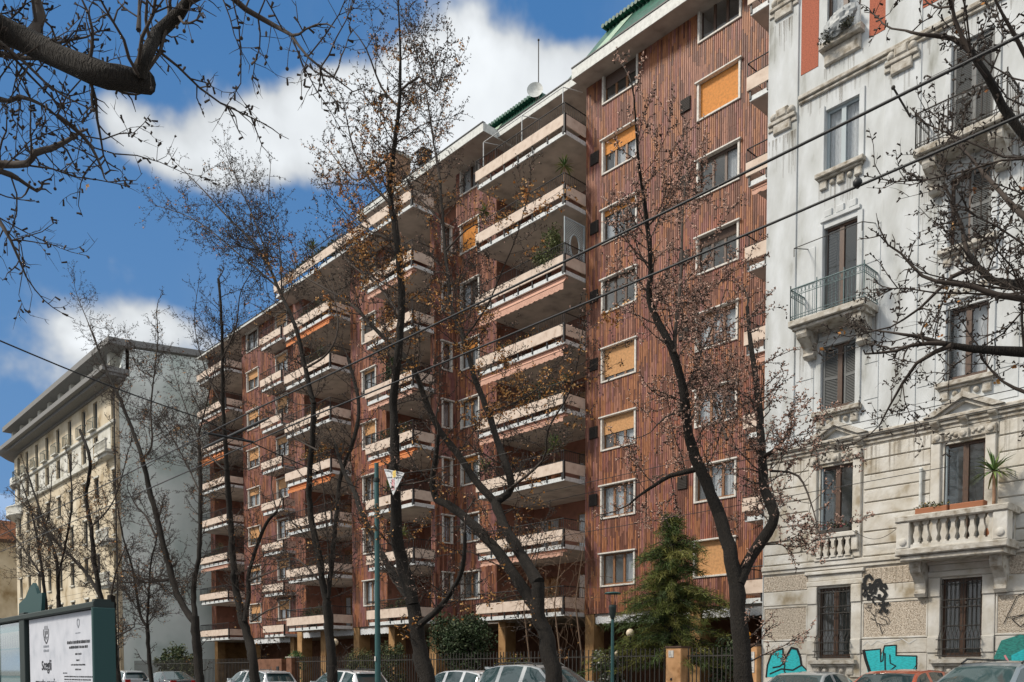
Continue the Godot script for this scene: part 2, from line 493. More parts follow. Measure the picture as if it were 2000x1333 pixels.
# Blue air with broken white cloud in view and near-full cloud added outside it for fill light: air colour by height, clouds where a smooth field of cloud banks and noise adds up.
func sky_picture() -> ImageTexture:
	var w := 4096
	var h := 2048
	var banks := Image.create(256, 64, false, Image.FORMAT_RF)
	var list := [[-71.2, 29.8, 2.4, 1.4, 0.8], [-68.3, 28.2, 2.6, 1.5, 0.9], [-65.2, 30.2, 2.6, 1.5, 0.72], [-61.5, 30.6, 3.4, 1.9, 0.85], [-60.2, 33.0, 2.2, 1.0, 0.5], [-56.5, 31.5, 3.6, 2.2, 0.95], [-52.5, 33.2, 4.0, 2.0, 0.95], [-49, 32, 3.6, 3.0, 1.0], [-45.5, 33.4, 3.4, 2.0, 1.0], [-42, 33.6, 3.0, 1.8, 0.9],
		[-71.8, 23.2, 1.5, 1.0, 0.5], [-69.8, 20.4, 2.6, 1.3, 0.66], [-73.2, 18.8, 2.4, 1.2, 0.5], [-75.5, 16.6, 2.6, 1.3, 0.4], [-65, 18.5, 4.5, 2.0, 0.7], [-44, 38.5, 7.0, 1.6, 0.34]]
	var r := RandomNumberGenerator.new()
	r.seed = 77
	for i in 420:  # denser cloud added over the unseen sky to brighten the fill light
		var az := r.randf_range(-180, 180)
		list.append([az, r.randf_range(6, 88), r.randf_range(6, 16), r.randf_range(3.0, 8.0), r.randf_range(0.7, 1.1)])
	var shown := 16  # the first banks of the list are those over the street
	for y in 64:
		var el := 90.0 - (y + 0.5) * 90.0 / 64.0
		for x in 256:
			var az := (x + 0.5) * 360.0 / 256.0
			if az > 180.0: az -= 360.0
			var s := 0.0
			var away := clampf(maxf(maxf((az + 34.0) / 9.0, (-81.0 - az) / 9.0), (el - 39.0) / 7.0), 0.0, 1.0)  # keeps the added fill cloud out of the view
			for k in list.size():
				var b: Array = list[k]
				var dx: float = absf(az - b[0])
				if dx > 180.0: dx = 360.0 - dx
				dx /= b[2]
				if dx > 2.6: continue
				var dy: float = (el - b[1]) / b[3]
				if absf(dy) > 2.6: continue
				s += b[4] * exp(-0.7 * (dx * dx + dy * dy)) * (1.0 if k < shown else away)
			banks.set_pixel(x, y, Color(minf(s, 1.3), 0, 0))
	banks.resize(w, h / 2, Image.INTERPOLATE_CUBIC)
	var f := FastNoiseLite.new()
	f.seed = 5
	f.frequency = 0.0062
	f.fractal_octaves = 8
	f.fractal_gain = 0.55
	var nz := f.get_seamless_image(w, h / 2)
	f.seed = 9
	f.frequency = 0.0032
	var nz2 := f.get_seamless_image(w, h / 2)
	var nb := nz.get_data()
	var nb2 := nz2.get_data()
	var bf := banks.get_data().to_float32_array()
	var out := PackedFloat32Array()
	out.resize(w * h * 3)
	for y in h / 2:
		var el := 90.0 * (1.0 - (y + 0.5) / (h * 0.5))
		var t := clampf(el / 40.0, 0.0, 1.0)
		var air := Color(0.120, 0.225, 0.385).lerp(Color(0.038, 0.120, 0.280), pow(t, 0.7))
		for x in w:
			var i := y * w + x
			var noise := nb[i] / 255.0
			var d := bf[i] * 1.0 + (noise - 0.5) * 1.2
			var a := smoothstep(0.30, 0.76, d)
			var thin := smoothstep(0.45, 0.95, nb2[i] / 255.0) * 0.16
			a = a + (1.0 - a) * thin
			var shade := 0.70 + 0.42 * smoothstep(0.3, 1.1, d) * (0.45 + 0.8 * noise) - 0.14 * (1.0 - nb2[i] / 255.0)
			var cl := Color(0.545, 0.57, 0.59) * shade
			out[i * 3] = air.r + (cl.r - air.r) * a
			out[i * 3 + 1] = air.g + (cl.g - air.g) * a
			out[i * 3 + 2] = air.b + (cl.b - air.b) * a
	for y in range(h / 2, h):
		for x in w:
			var i := (y * w + x) * 3
			out[i] = 0.11
			out[i + 1] = 0.115
			out[i + 2] = 0.12
	var img := Image.create_from_data(w, h, false, Image.FORMAT_RGBF, out.to_byte_array())
	return ImageTexture.create_from_image(img)


func ground() -> void:
	setting("road", Shape.new().box(-400, -0.3, -400, 400, 0.0, 400), M.asphalt)
	setting("far_pavement", Shape.new().box(-200, 0.0, -60, 120, 0.12, -22.6), M.pavement)
	setting("near_pavement", Shape.new().box(-200, 0.0, -6.2, 120, 0.12, 40), M.pavement)
	setting("tree_verge", Shape.new().box(-200, 0.0, -15.9, 120, 0.10, -12.2), M.soil)
	setting("parking_strip", Shape.new().box(-200, 0.0, -22.42, 120, 0.13, -16.06), M.asphalt)
	for z in [[-22.6, -22.42], [-12.2, -12.04], [-16.06, -15.9], [-6.38, -6.2]]:
		setting("kerb", Shape.new().box(-200, 0.0, z[0], 120, 0.124, z[1]), M.kerb)


# ---- the brown block: ribbed ceramic cladding, white framed windows, stacked balconies ----
func cladding(s: Shape, x0: float, x1: float, y0: float, y1: float, z: float, open: Array, warm: float) -> Shape:
	var f := FastNoiseLite.new()
	f.seed = 41
	f.frequency = 0.45
	f.fractal_octaves = 4
	var tones := [Color(0.36, 0.135, 0.085), Color(0.30, 0.125, 0.105), Color(0.40, 0.175, 0.085), Color(0.19, 0.080, 0.055), Color(0.40, 0.19, 0.13), Color(0.31, 0.145, 0.135)]
	var pitch := 0.096
	var cols := int((x1 - x0) / pitch)
	pitch = (x1 - x0) / cols
	for i in cols:
		var a := x0 + i * pitch + 0.006
		var b := x0 + (i + 1) * pitch - 0.006
		var m := (a + b) * 0.5
		var y := y0
		var stops := []
		for o in open:
			if m > o[0] and m < o[2]:
				stops.append([o[1], o[3]])
		stops.sort_custom(func(p, q): return p[0] < q[0])
		stops.append([y1, y1])
		for st in stops:
			var first := true
			while y < st[0] - 0.02:
				var e := minf(y + (rng.randf_range(0.2, 1.0) if first else rng.randf_range(0.55, 1.25)), st[0])
				first = false
				var g := f.get_noise_2d(m * 2.0, y * 0.8) * 1.9 + rng.randf_range(-0.28, 0.28) + warm
				var t: Color = tones[clampi(int(3.0 + g * 2.4), 0, 5)]
				t = t * rng.randf_range(0.91, 1.10)
				t.a = 1.0
				s.col = t
				var zz := z + rng.randf_range(0.016, 0.024)
				s.quad(Vector3(a + 0.012, y, zz), Vector3(b - 0.012, y, zz), Vector3(b - 0.012, e - 0.006, zz), Vector3(a + 0.012, e - 0.006, zz))
				s.quad(Vector3(a, y, z), Vector3(a + 0.012, y, zz), Vector3(a + 0.012, e - 0.006, zz), Vector3(a, e - 0.006, z))
				s.quad(Vector3(b - 0.012, y, zz), Vector3(b, y, z), Vector3(b, e - 0.006, z), Vector3(b - 0.012, e - 0.006, zz))
				y = e
			y = maxf(y, st[1])
	s.col = Color.WHITE
	return s


func blind_shape(w: float, drop: float, top: float) -> Shape:
	var s := Shape.new()
	var n := maxi(1, int(drop / 0.055))
	for i in n:
		var y1 := top - drop * i / n
		var y0 := top - drop * (i + 1) / n
		s.quad(Vector3(0, y0, 0.0), Vector3(w, y0, 0.0), Vector3(w, y1 - 0.006, 0.012), Vector3(0, y1 - 0.006, 0.012))
		s.quad(Vector3(0, y1 - 0.006, 0.012), Vector3(w, y1 - 0.006, 0.012), Vector3(w, y1, 0.0), Vector3(0, y1, 0.0))
	return s


func red_window(parent: Node, x0: float, x1: float, k: int, z: float, blind: float, bm: String, lights: int, curtain: bool, where := Vector3.ZERO, turn := 0.0) -> void:
	var w := x1 - x0
	var h := HEAD - SILL
	var key := "rw%.2f_%d" % [w, lights]
	if not kept.has(key):
		var f := Shape.new()
		f.bevel(0, 0, -0.25, 0.10, h, 0.075, 0.01)
		f.bevel(w - 0.10, 0, -0.25, w, h, 0.075, 0.01)
		f.bevel(0.10, 0, -0.25, w - 0.10, 0.08, 0.075, 0.01)
		f.bevel(-0.07, h - 0.07, -0.05, w + 0.07, h, 0.15, 0.01)
		var q := Shape.new()
		var a := 0.12
		var b := w - 0.12
		q.box(a, 0.09, -0.16, b, 0.16, -0.09)
		q.box(a, h - 0.14, -0.16, b, h - 0.07, -0.09)
		for i in lights + 1:
			var xm := a + (b - a) * i / lights
			var half := 0.055 if i > 0 and i < lights else 0.035
			q.box(clampf(xm - half, a, b), 0.16, -0.158, clampf(xm + half, a, b), h - 0.14, -0.088)
		var pn := Shape.new().box(0, 0.16, -0.125, (b - a) / lights, h - 0.14, -0.12)
		var dp := -2.6 if lights > 1 else -0.34
		var rm := Shape.new().box(0.03, 0.03, dp - 0.02, w - 0.03, h - 0.03, dp)
		rm.box(0.02, 0.02, dp, 0.03, h - 0.02, -0.27).box(w - 0.03, 0.02, dp, w - 0.02, h - 0.02, -0.27).box(0.03, 0.02, dp, w - 0.03, 0.03, -0.27).box(0.03, h - 0.03, dp, w - 0.03, h - 0.02, -0.27)
		var cu := Shape.new()
		var folds := int(w / 0.09)
		for i in folds:
			var xa := 0.12 + (w - 0.24) * i / folds
			var xb := 0.12 + (w - 0.24) * (i + 1) / folds
			var za := -0.22 - 0.03 * (i % 2)
			var zb := -0.22 - 0.03 * ((i + 1) % 2)
			cu.quad(Vector3(xa, 0.08, za), Vector3(xb, 0.08, zb), Vector3(xb, h - 0.08, zb), Vector3(xa, h - 0.08, za))
		kept[key] = [f.mesh(), q.mesh(), pn.mesh(), rm.mesh(), cu.mesh(), (b - a) / lights]
	var u: Array = kept[key]
	var at := where + Vector3(x0, SILL - FLOOR * k, z) if turn == 0.0 else where + Vector3(0, SILL - FLOOR * k, -x0)
	var o := put("window", u[0], M.frame, parent, at, turn)
	put("sash", u[1], M.wood if k > 3 or blind > 0.3 else M.dark_wood, o)
	for i in lights:
		put("pane", u[2], M.glass, o, Vector3(0.12 + u[5] * i, 0, 0))
	put("interior", u[3], M.room, o)
	if curtain:
		var cv := put("curtain", u[4], M.curtain, o)
		if lights > 1:
			cv.scale.x = [1.0, 0.62, 0.45, 1.0, 0.8][(k * 3 + int(absf(x0))) % 5]
			cv.position.x = w * (1.0 - cv.scale.x) * ((k + int(absf(x0))) % 2)
	if blind > 0.0:
		part("roller_shutter", blind_shape(w - 0.2, (h - 0.15) * blind, h - 0.07), M[bm], o, Vector3(0.1, 0, -0.075))


func railing_shape(p: Array, y0: float, y1: float, step: float) -> Shape:
	var s := Shape.new()
	for i in p.size() - 1:
		var a: Vector2 = p[i]
		var b: Vector2 = p[i + 1]
		var l := a.distance_to(b)
		s.rod(Vector3(a.x, y1, a.y), Vector3(b.x, y1, b.y), 0.024, 5)
		s.rod(Vector3(a.x, y0 + 0.04, a.y), Vector3(b.x, y0 + 0.04, b.y), 0.014, 4)
		var n := int(l / step)
		for j in n + 1:
			var q := a.lerp(b, float(j) / n)
			var thick := 0.022 if j % 12 == 0 else 0.009
			s.tube(PackedVector3Array([Vector3(q.x, y0 - 0.05, q.y), Vector3(q.x, y1, q.y)]), PackedFloat32Array([thick, thick]), 4)
	return s


func awning_shape(x0: float, x1: float, z: float, drop: float) -> Shape:
	var s := Shape.new()
	s.box(x0, -0.12, z - 0.22, x1, -0.02, z - 0.06)
	s.quad(Vector3(x0, -drop * 0.55, z + 0.10), Vector3(x1, -drop * 0.55, z + 0.10), Vector3(x1, -0.1, z - 0.08), Vector3(x0, -0.1, z - 0.08))
	s.rod(Vector3(x0, -drop * 0.55, z + 0.10), Vector3(x1, -drop * 0.55, z + 0.10), 0.025, 6)
	var n := int((x1 - x0) / 0.11)
	for i in n:
		var a := x0 + (x1 - x0) * i / n
		var b := x0 + (x1 - x0) * (i + 1) / n
		var ya := -drop - 0.045 * absf(sin(i * PI / 3.0))
		var yb := -drop - 0.045 * absf(sin((i + 1) * PI / 3.0))
		var za := z + 0.105 + 0.012 * sin(i * 0.9)
		var zb := z + 0.105 + 0.012 * sin((i + 1) * 0.9)
		s.quad(Vector3(a, ya, za), Vector3(b, yb, zb), Vector3(b, -drop * 0.55, z + 0.10), Vector3(a, -drop * 0.55, z + 0.10))
	return s


func balcony(parent: Node, xl: float, xr: float, k: int, zw: float, depth: float, recess: float, awning := 0.0, am := "awning", left_side := true) -> void:
	var yp := PANEL_TOP - FLOOR * k
	var zf := zw + depth
	var slab := Shape.new().box(xl + 0.08, yp - 0.86, zw - recess, xr - 0.06, yp - 0.66, zf - 0.14)
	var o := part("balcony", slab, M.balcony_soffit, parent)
	part("slab_edge", Shape.new().bevel(xl + 0.08, yp - 0.87, zf - 0.139, xr - 0.03, yp - 0.68, zf - 0.09, 0.008), M.band, o)
	var side := Shape.new().bevel(0, yp - 0.87, 0, depth - 0.14, yp - 0.68, 0.03, 0.008)
	part("slab_edge", side, M.band, o, Vector3(xr - 0.06, 0, zf - 0.14), PI / 2)
	var n := maxi(1, int(round((xr - xl) / 2.1)))
	for i in n:
		var a := xl + (xr - xl - 0.06) * i / n
		var b := xl + (xr - xl - 0.06) * (i + 1) / n
		part("panel", Shape.new().bevel(a + 0.004, yp - 0.5, zf - 0.05, b - 0.004, yp, zf, 0.006), M.panel, o)
	part("panel", Shape.new().bevel(0.04, yp - 0.5, -0.05, depth - 0.02, yp, 0, 0.006), M.panel, o, Vector3(xr, 0, zf), PI / 2)
	if left_side:
		part("panel", Shape.new().box(xl, yp - 0.5, zw, xl + 0.05, yp, zf - 0.055), M.panel, o)
	var br := Shape.new()
	for i in n * 2 + 1:
		var x := xl + 0.12 + (xr - xl - 0.3) * i / (n * 2)
		br.box(x - 0.035, yp - 0.80, zf - 0.085, x + 0.035, yp - 0.2, zf - 0.052)
	br.box(xr - 0.075, yp - 0.80, zf - 0.09, xr + 0.012, yp + 0.02, zf + 0.012)
	stuff(part("bracket", br, M.black_metal, o))
	stuff(part("railing", railing_shape([Vector2(xl + 0.03, zw), Vector2(xl + 0.03, zf - 0.03), Vector2(xr - 0.03, zf - 0.03), Vector2(xr - 0.03, zw)], yp, yp + 0.5, 0.125), M.black_metal, o))
	if awning > 0.0:
		part("awning", awning_shape(xl + 0.25, xr - 0.12, zf - 0.16, awning), M[am], o, Vector3(0, yp - 0.87, 0))


func balcony_door(parent: Node, x: float, k: int, z: float, w := 1.5) -> void:
	var y := PANEL_TOP - FLOOR * k - 0.655
	var key := "bd%.1f" % w
	if not kept.has(key):
		var f := Shape.new()
		f.box(0, 0, 0, 0.08, 2.25, 0.06).box(w - 0.08, 0, 0, w, 2.25, 0.06).box(0.08, 2.17, 0, w - 0.08, 2.25, 0.06).box(w / 2 - 0.06, 0, 0.002, w / 2 + 0.06, 2.17, 0.062).box(0.08, 0, 0, w - 0.08, 0.16, 0.058)
		kept[key] = [f.mesh(), Shape.new().box(0.08, 0.16, 0.02, w / 2 - 0.06, 2.17, 0.025).mesh(), Shape.new().box(0.05, 0.05, 0.004, w - 0.05, 2.2, 0.008).mesh()]
	var o := put("balcony_door", kept[key][0], M.wood, parent, Vector3(x, y, z + 0.002))
	put("pane", kept[key][1], M.glass, o)
	put("pane", kept[key][1], M.glass, o, Vector3(w / 2 - 0.02, 0, 0))
	put("curtain", kept[key][2], [M.curtain, M.pale_blind, M.wood][(k + int(absf(x))) % 3], o)


func brown_block() -> void:
	rng.seed = 301
	var b := thing("apartment_block", "brown tile clad apartment block with stacked beige balconies and a green roof", "apartment block")
	var back := Shape.new()
	var rib := Shape.new()
	# A: the plain front by the palazzo, with two columns of windows
	var blinds_l := [[0.55, "dark_wood"], [0.42, "blind"], [0.16, "blind"], [0.0, ""], [0.86, "pale_blind"], [0.52, "pale_blind"], [0.0, ""], [0.0, ""]]
	var blinds_r := [[0.0, ""], [1.0, "blind"], [0.08, "dark_wood"], [0.26, "dark_wood"], [0.12, "wood"], [0.1, "wood"], [0.0, ""], [1.0, "pale_blind"]]
	var oa := []
	var vents := Shape.new()
	for k in 8:
		var y0 := SILL - FLOOR * k
		for xs in [[-26.45, -24.39], [-21.29, -19.25]]:
			oa.append([xs[0] + 0.05, y0 + 0.05, xs[1] - 0.05, y0 + HEAD - SILL - 0.03])
		red_window(b, -26.45, -24.39, k, -30.0, blinds_l[k][0], blinds_l[k][1], 3, k != 0 and k != 3)
		red_window(b, -21.29, -19.25, k, -30.0, blinds_r[k][0], blinds_r[k][1], 3, k != 3 and k != 0)
		if k > 0 and k < 7:
			for x in [-27.13, -22.1]:
				part("vent_grille", vent_shape(), M.vent, b, Vector3(x, y0 + 0.72, -29.97))
	wall_shape(back, -27.44, -15.2, 4.26, 28.72, -30.0, 0.3, oa)
	cladding(rib, -27.44, -15.2, 4.26, 28.72, -30.0, oa, 0.0)
	# C: set between the two balcony stacks
	var oc := []
	for k in 8:
		var y0 := SILL - FLOOR * k
		oc.append([-36.55, y0 + 0.05, -35.05, y0 + HEAD - SILL - 0.03])
		red_window(b, -36.6, -35.0, k, -30.0, [0.0, 1.0, 0.0, 0.3, 0.0, 0.2, 0.0, 0.0][k], "blind", 2, true)
	wall_shape(back, -36.99, -33.67, 4.26, 28.72, -30.0, 0.3, oc)
	cladding(rib, -36.95, -33.67, 4.26, 28.72, -30.0, oc, 0.3)
	# the return wall beside it, facing along the street, with one narrow window on each floor
	var side_back := Shape.new()
	var side_rib := Shape.new()
	var os := []
	for k in range(1, 8):
		var y0 := SILL - FLOOR * k
		os.append([0.5, y0 + 0.05, 1.15, y0 + HEAD - SILL - 0.03])
		red_window(b, 0.45, 1.2, k, 0.0, 0.0, "", 1, k % 2 == 0, Vector3(-37.0, 0, -28.5), PI / 2)
	wall_shape(side_back, 0.0, 1.5, 4.26, 26.0, 0.0, 0.3, os)
	cladding(side_rib, 0.0, 1.47, 4.26, 26.0, 0.0, os, 0.4)
	var turn := Transform3D(Basis(Vector3.UP, PI / 2), Vector3(-37.0, 0, -28.5))
	side_back.moved(turn)
	side_rib.moved(turn)
	# D and E: the forward part
	var od := []
	for k in range(1, 8):
		var y0 := SILL - FLOOR * k
		od.append([-43.95, y0 + 0.05, -42.55, y0 + HEAD - SILL - 0.03])
		red_window(b, -44.0, -42.5, k, -28.5, [0.0, 0.3, 0.0, 0.1, 0.45, 0.0, 0.2, 0.0][k], "pale_blind", 2, k % 2 == 1)
	wall_shape(back, -45.28, -41.54, 4.26, 26.0, -28.5, 0.3, od)
	cladding(rib, -45.28, -41.54, 4.26, 26.0, -28.5, od, 0.2)
	wall_shape(back, -52.3, -50.94, 4.26, 26.0, -28.5, 0.3, [])
	cladding(rib, -52.3, -50.94, 4.26, 26.0, -28.5, [], 0.2)
	wall_shape(back, -37.35, -37.0, 4.26, 26.0, -28.5, 0.25, [])
	cladding(rib, -37.35, -37.0, 4.26, 26.0, -28.5, [], 0.2)
	# F and G: the set back far part
	var of := []
	for k in 8:
		var y0 := SILL - FLOOR * k
		for xs in [[-66.0, -63.9], [-61.1, -59.2]]:
			of.append([xs[0] + 0.05, y0 + 0.05, xs[1] - 0.05, y0 + HEAD - SILL - 0.03])
			red_window(b, xs[0], xs[1], k, -31.8, [0.3, 0.5, 0.0, 0.4, 0.45, 0.55, 0.35, 0.6][(k + int(-xs[0])) % 8], "pale_blind", 2, true)
	wall_shape(back, -66.9, -52.2, 4.26, 28.72, -31.8, 0.3, of)
	cladding(rib, -66.9, -52.2, 4.26, 28.72, -31.8, of, 0.35)
	wall_shape(back, -73.4, -72.5, 4.26, 28.72, -31.8, 0.3, [])
	cladding(rib, -73.4, -72.5, 4.26, 28.72, -31.8, [], 0.2)
	part("wall", back, M.clad_back, b)
	part("wall", side_back, M.clad_back, b)
	stuff(part("ceramic_cladding", rib, M.clad, b))
	stuff(part("ceramic_cladding", side_rib, M.clad, b))
	# loggias behind the balconies: back wall, cheeks, doors
	for q in [[-33.67, -27.44, -30.0, 28.72, 0], [-41.54, -37.35, -28.5, 26.0, 1], [-50.94, -45.28, -28.5, 26.0, 1], [-72.5, -66.9, -31.8, 28.72, 0]]:
		var lg := Shape.new()
		lg.box(q[0] - 0.1, 4.26, q[2] - 2.95, q[1] + 0.1, q[3], q[2] - 2.7)
		lg.box(q[0] - 0.12, 4.26, q[2] - 2.7, q[0], q[3], q[2] - 0.301)
		lg.box(q[1], 4.26, q[2] - 2.7, q[1] + 0.12, q[3], q[2] - 0.301)
		part("loggia_wall", lg, M.loggia, b)
		for k in range(q[4], 8):
			balcony_door(b, q[0] + 0.5, k, q[2] - 2.7)
			if q[1] - q[0] > 5.0:
				balcony_door(b, q[0] + 3.3, k, q[2] - 2.7, 2.0)
	for k in 8:
		balcony(b, -33.67, -27.44, k, -30.0, 1.45, 2.68, [0, 0, 0.62, 0.5, 0.36, 0, 0.3, 0][k])
		if k > 0:
			balcony(b, -41.54, -37.0, k, -28.5, 1.45, 2.68, [0, 0.35, 0.0, 0.3, 0.45, 0.0, 0.0, 0][k], "orange_awning" if k > 3 else "awning")
			balcony(b, -50.94, -45.28, k, -28.5, 1.45, 2.68, [0, 0.4, 0.0, 0.0, 0.4, 0.0, 0.0, 0][k], "orange_awning")
		balcony(b, -72.5, -66.9, k, -31.8, 1.45, 2.68, [0.0, 0.3, 0.7, 0, 0.0, 0.3, 0, 0][k], "awning" if k != 2 else "orange_awning")
		balcony(b, -18.1, -14.9, k, -30.0, 1.45, 0.0, [0, 0, 0.35, 0, 0.35, 0, 0, 0][k])
		balcony(b, -61.4, -58.0, k, -31.8, 1.2, 0.0)
	balcony(b, -52.2, -37.0, 0, -28.5, 1.45, 3.2)
	# top floor behind the long terrace, roof slab, eaves
	part("penthouse_wall", Shape.new().box(-52.2, 26.0, -31.9, -33.7, 28.72, -31.7), M.clad_back, b)
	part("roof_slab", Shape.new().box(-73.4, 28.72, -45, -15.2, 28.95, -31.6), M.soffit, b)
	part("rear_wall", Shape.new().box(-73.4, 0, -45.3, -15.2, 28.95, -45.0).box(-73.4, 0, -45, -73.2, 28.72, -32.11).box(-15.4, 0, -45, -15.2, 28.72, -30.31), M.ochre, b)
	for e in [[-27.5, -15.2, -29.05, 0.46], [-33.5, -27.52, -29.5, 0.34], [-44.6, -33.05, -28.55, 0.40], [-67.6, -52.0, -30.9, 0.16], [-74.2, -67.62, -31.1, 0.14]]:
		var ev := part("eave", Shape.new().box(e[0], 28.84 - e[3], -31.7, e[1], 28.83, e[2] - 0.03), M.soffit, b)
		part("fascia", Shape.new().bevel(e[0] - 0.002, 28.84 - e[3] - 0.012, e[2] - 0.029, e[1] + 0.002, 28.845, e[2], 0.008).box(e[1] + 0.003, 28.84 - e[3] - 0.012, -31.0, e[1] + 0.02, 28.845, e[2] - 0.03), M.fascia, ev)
		part("gutter", Shape.new().box(e[0], 28.847, e[2] - 0.16, e[1], 28.90, e[2] + 0.03), M.black_metal, ev)
	# green metal roofs
	for g in [[-28.4, -15.2, -29.6, 31.75, 0.9], [-38.4, -32.7, -30.6, 31.85, 0.8]]:
		var rs := Shape.new()
		var x0: float = g[0]
		var x1: float = g[1]
		var z0: float = g[2]
		var yt: float = g[3]
		var hip: float = g[4]
		rs.quad(Vector3(x0, 28.96, z0), Vector3(x1, 28.96, z0), Vector3(x1 - 0.1, yt, z0 - 1.9), Vector3(x0 + hip, yt, z0 - 1.9))
		rs.quad(Vector3(x1, 28.96, z0), Vector3(x1, 28.96, -40), Vector3(x1 - 0.1, yt, -38), Vector3(x1 - 0.1, yt, z0 - 1.9))
		rs.quad(Vector3(x0, 28.96, -40), Vector3(x0, 28.96, z0), Vector3(x0 + hip, yt, z0 - 1.9), Vector3(x0 + hip, yt, -38))
		rs.quad(Vector3(x0 + hip, yt, z0 - 1.9), Vector3(x1 - 0.1, yt, z0 - 1.9), Vector3(x1 - 0.1, yt, -38), Vector3(x0 + hip, yt, -38))
		var r := part("green_roof", rs, M.green_roof, b)
		var tiles := Shape.new()
		var nt := int((x1 - x0 - hip) / 0.22)
		for i in nt:
			var x := x0 + hip + 0.22 * i
			tiles.tube(PackedVector3Array([Vector3(x, yt + 0.05, z0 - 1.55), Vector3(x, yt + 0.1, z0 - 2.4)]), PackedFloat32Array([0.1, 0.1]), 6, true)
		stuff(part("ridge_tile", tiles, M.green_roof, r))
		for q in [0.18, 0.55]:
			var xa := lerpf(x0 + hip, x1, q * 0.35)
			part("flashing", Shape.new().box(xa, 28.97, z0 - 0.2, xa + 0.6, 29.05, z0 + 0.05), M.pale_green, r)
		var fl := Shape.new()
		fl.quad(Vector3(x0 + 0.5, 28.96 + 0.5, z0 - 0.35), Vector3(x0 + 1.4, 28.96 + 0.5, z0 - 0.35), Vector3(x0 + 2.6, yt - 0.2, z0 - 1.72), Vector3(x0 + 1.9, yt - 0.2, z0 - 1.72))
		part("flashing", fl, M.pale_green, r)
	# awning frame of thin white bars on the topmost balcony
	var fr := Shape.new()
	for x in [-33.2, -30.4, -27.7]:
		fr.rod(Vector3(x, 26.2, -28.7), Vector3(x, 28.0, -28.7), 0.025, 5)
		fr.rod(Vector3(x, 28.0, -28.7), Vector3(x, 28.35, -30.0), 0.02, 5)
	fr.rod(Vector3(-33.2, 28.0, -28.7), Vector3(-27.7, 28.0, -28.7), 0.02, 5)
	stuff(part("awning_frame", fr, M.band, b))
	# lattice screen with a round opening on the third balcony
	var ls := Shape.new()
	ls.box(0, 0, -0.02, 0.06, 1.75, 0.02).box(1.3, 0, -0.02, 1.36, 1.75, 0.02).box(0.06, 1.69, -0.02, 1.3, 1.75, 0.02).box(0.06, 0, -0.02, 1.3, 0.06, 0.02)
	for i in 30:
		var o := -1.6 + i * 0.11
		for sgn in [1, -1]:
			var p0 := Vector2(0.06, o) if sgn == 1 else Vector2(0.06, o + 1.24)
			var p1 := Vector2(1.3, o + 1.24) if sgn == 1 else Vector2(1.3, o)
			var run := []
			for j in 25:
				var p := p0.lerp(p1, j / 24.0)
				var inside := p.y > 0.03 and p.y < 1.72 and (Vector2((p.x - 0.7) / 0.3, (p.y - 0.62) / 0.5).length() > 1.0)
				if inside: run.append(p)
				if (not inside or j == 24) and run.size() > 1:
					var a: Vector2 = run[0]
					var e: Vector2 = run[run.size() - 1]
					ls.rod(Vector3(a.x, a.y, 0.006 * sgn), Vector3(e.x, e.y, 0.006 * sgn), 0.011, 4)
				if not inside: run = []
	var ring := PackedVector3Array()
	var rr := PackedFloat32Array()
	for i in 21:
		ring.append(Vector3(0.7 + 0.31 * cos(TAU * i / 20), 0.62 + 0.51 * sin(TAU * i / 20), 0)); rr.append(0.03)
	ls.tube(ring, rr, 5)
	stuff(part("lattice_screen", ls, M.pale_shutter, b, Vector3(-27.5, PANEL_TOP - FLOOR * 2 - 0.05, -28.6), PI / 2))
	# ground floor: pillars, dark porch, white cloth valances
	for x in [-16.0, -21.5, -27.45]:
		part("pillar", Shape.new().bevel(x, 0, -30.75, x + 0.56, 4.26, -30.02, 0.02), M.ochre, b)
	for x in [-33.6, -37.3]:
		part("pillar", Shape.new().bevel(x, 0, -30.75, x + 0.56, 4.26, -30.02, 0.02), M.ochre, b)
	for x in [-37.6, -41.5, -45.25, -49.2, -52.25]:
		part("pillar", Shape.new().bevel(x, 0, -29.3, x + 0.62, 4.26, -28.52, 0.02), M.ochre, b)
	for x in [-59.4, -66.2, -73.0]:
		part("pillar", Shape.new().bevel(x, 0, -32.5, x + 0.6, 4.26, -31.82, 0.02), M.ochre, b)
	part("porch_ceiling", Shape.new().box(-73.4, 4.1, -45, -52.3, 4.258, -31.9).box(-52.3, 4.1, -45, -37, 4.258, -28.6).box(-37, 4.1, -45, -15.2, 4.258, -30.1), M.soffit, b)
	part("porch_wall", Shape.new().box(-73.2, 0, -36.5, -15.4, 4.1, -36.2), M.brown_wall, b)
	for q in [[-26.85, -21.55, -30.1], [-20.9, -16.05, -30.1], [-44.6, -41.55, -28.6], [-48.5, -45.3, -28.6], [-52.2, -49.25, -28.6], [-66.1, -59.5, -31.9]]:
		var vs := Shape.new()
		var n := int((q[1] - q[0]) / 0.1)
		for i in n:
			var a: float = lerpf(q[0], q[1], float(i) / n)
			var e: float = lerpf(q[0], q[1], float(i + 1) / n)
			var ya := 3.82 - 0.05 * absf(sin(i * PI / 3.0))
			var ye := 3.82 - 0.05 * absf(sin((i + 1) * PI / 3.0))
			vs.quad(Vector3(a, ya, q[2] + 0.02 * sin(i * 0.8)), Vector3(e, ye, q[2] + 0.02 * sin((i + 1) * 0.8)), Vector3(e, 4.15, q[2]), Vector3(a, 4.15, q[2]))
		part("valance", vs, M.cloth_white, b)
	roof_things()


func vent_shape() -> Shape:
	var s := Shape.new()
	for i in 8:
		s.box(0.0, 0.0 + i * 0.065, 0.03, 0.46, 0.052 + i * 0.065, 0.052)
	s.box(-0.02, -0.02, 0.0, 0.48, 0.53, 0.028)
	return s


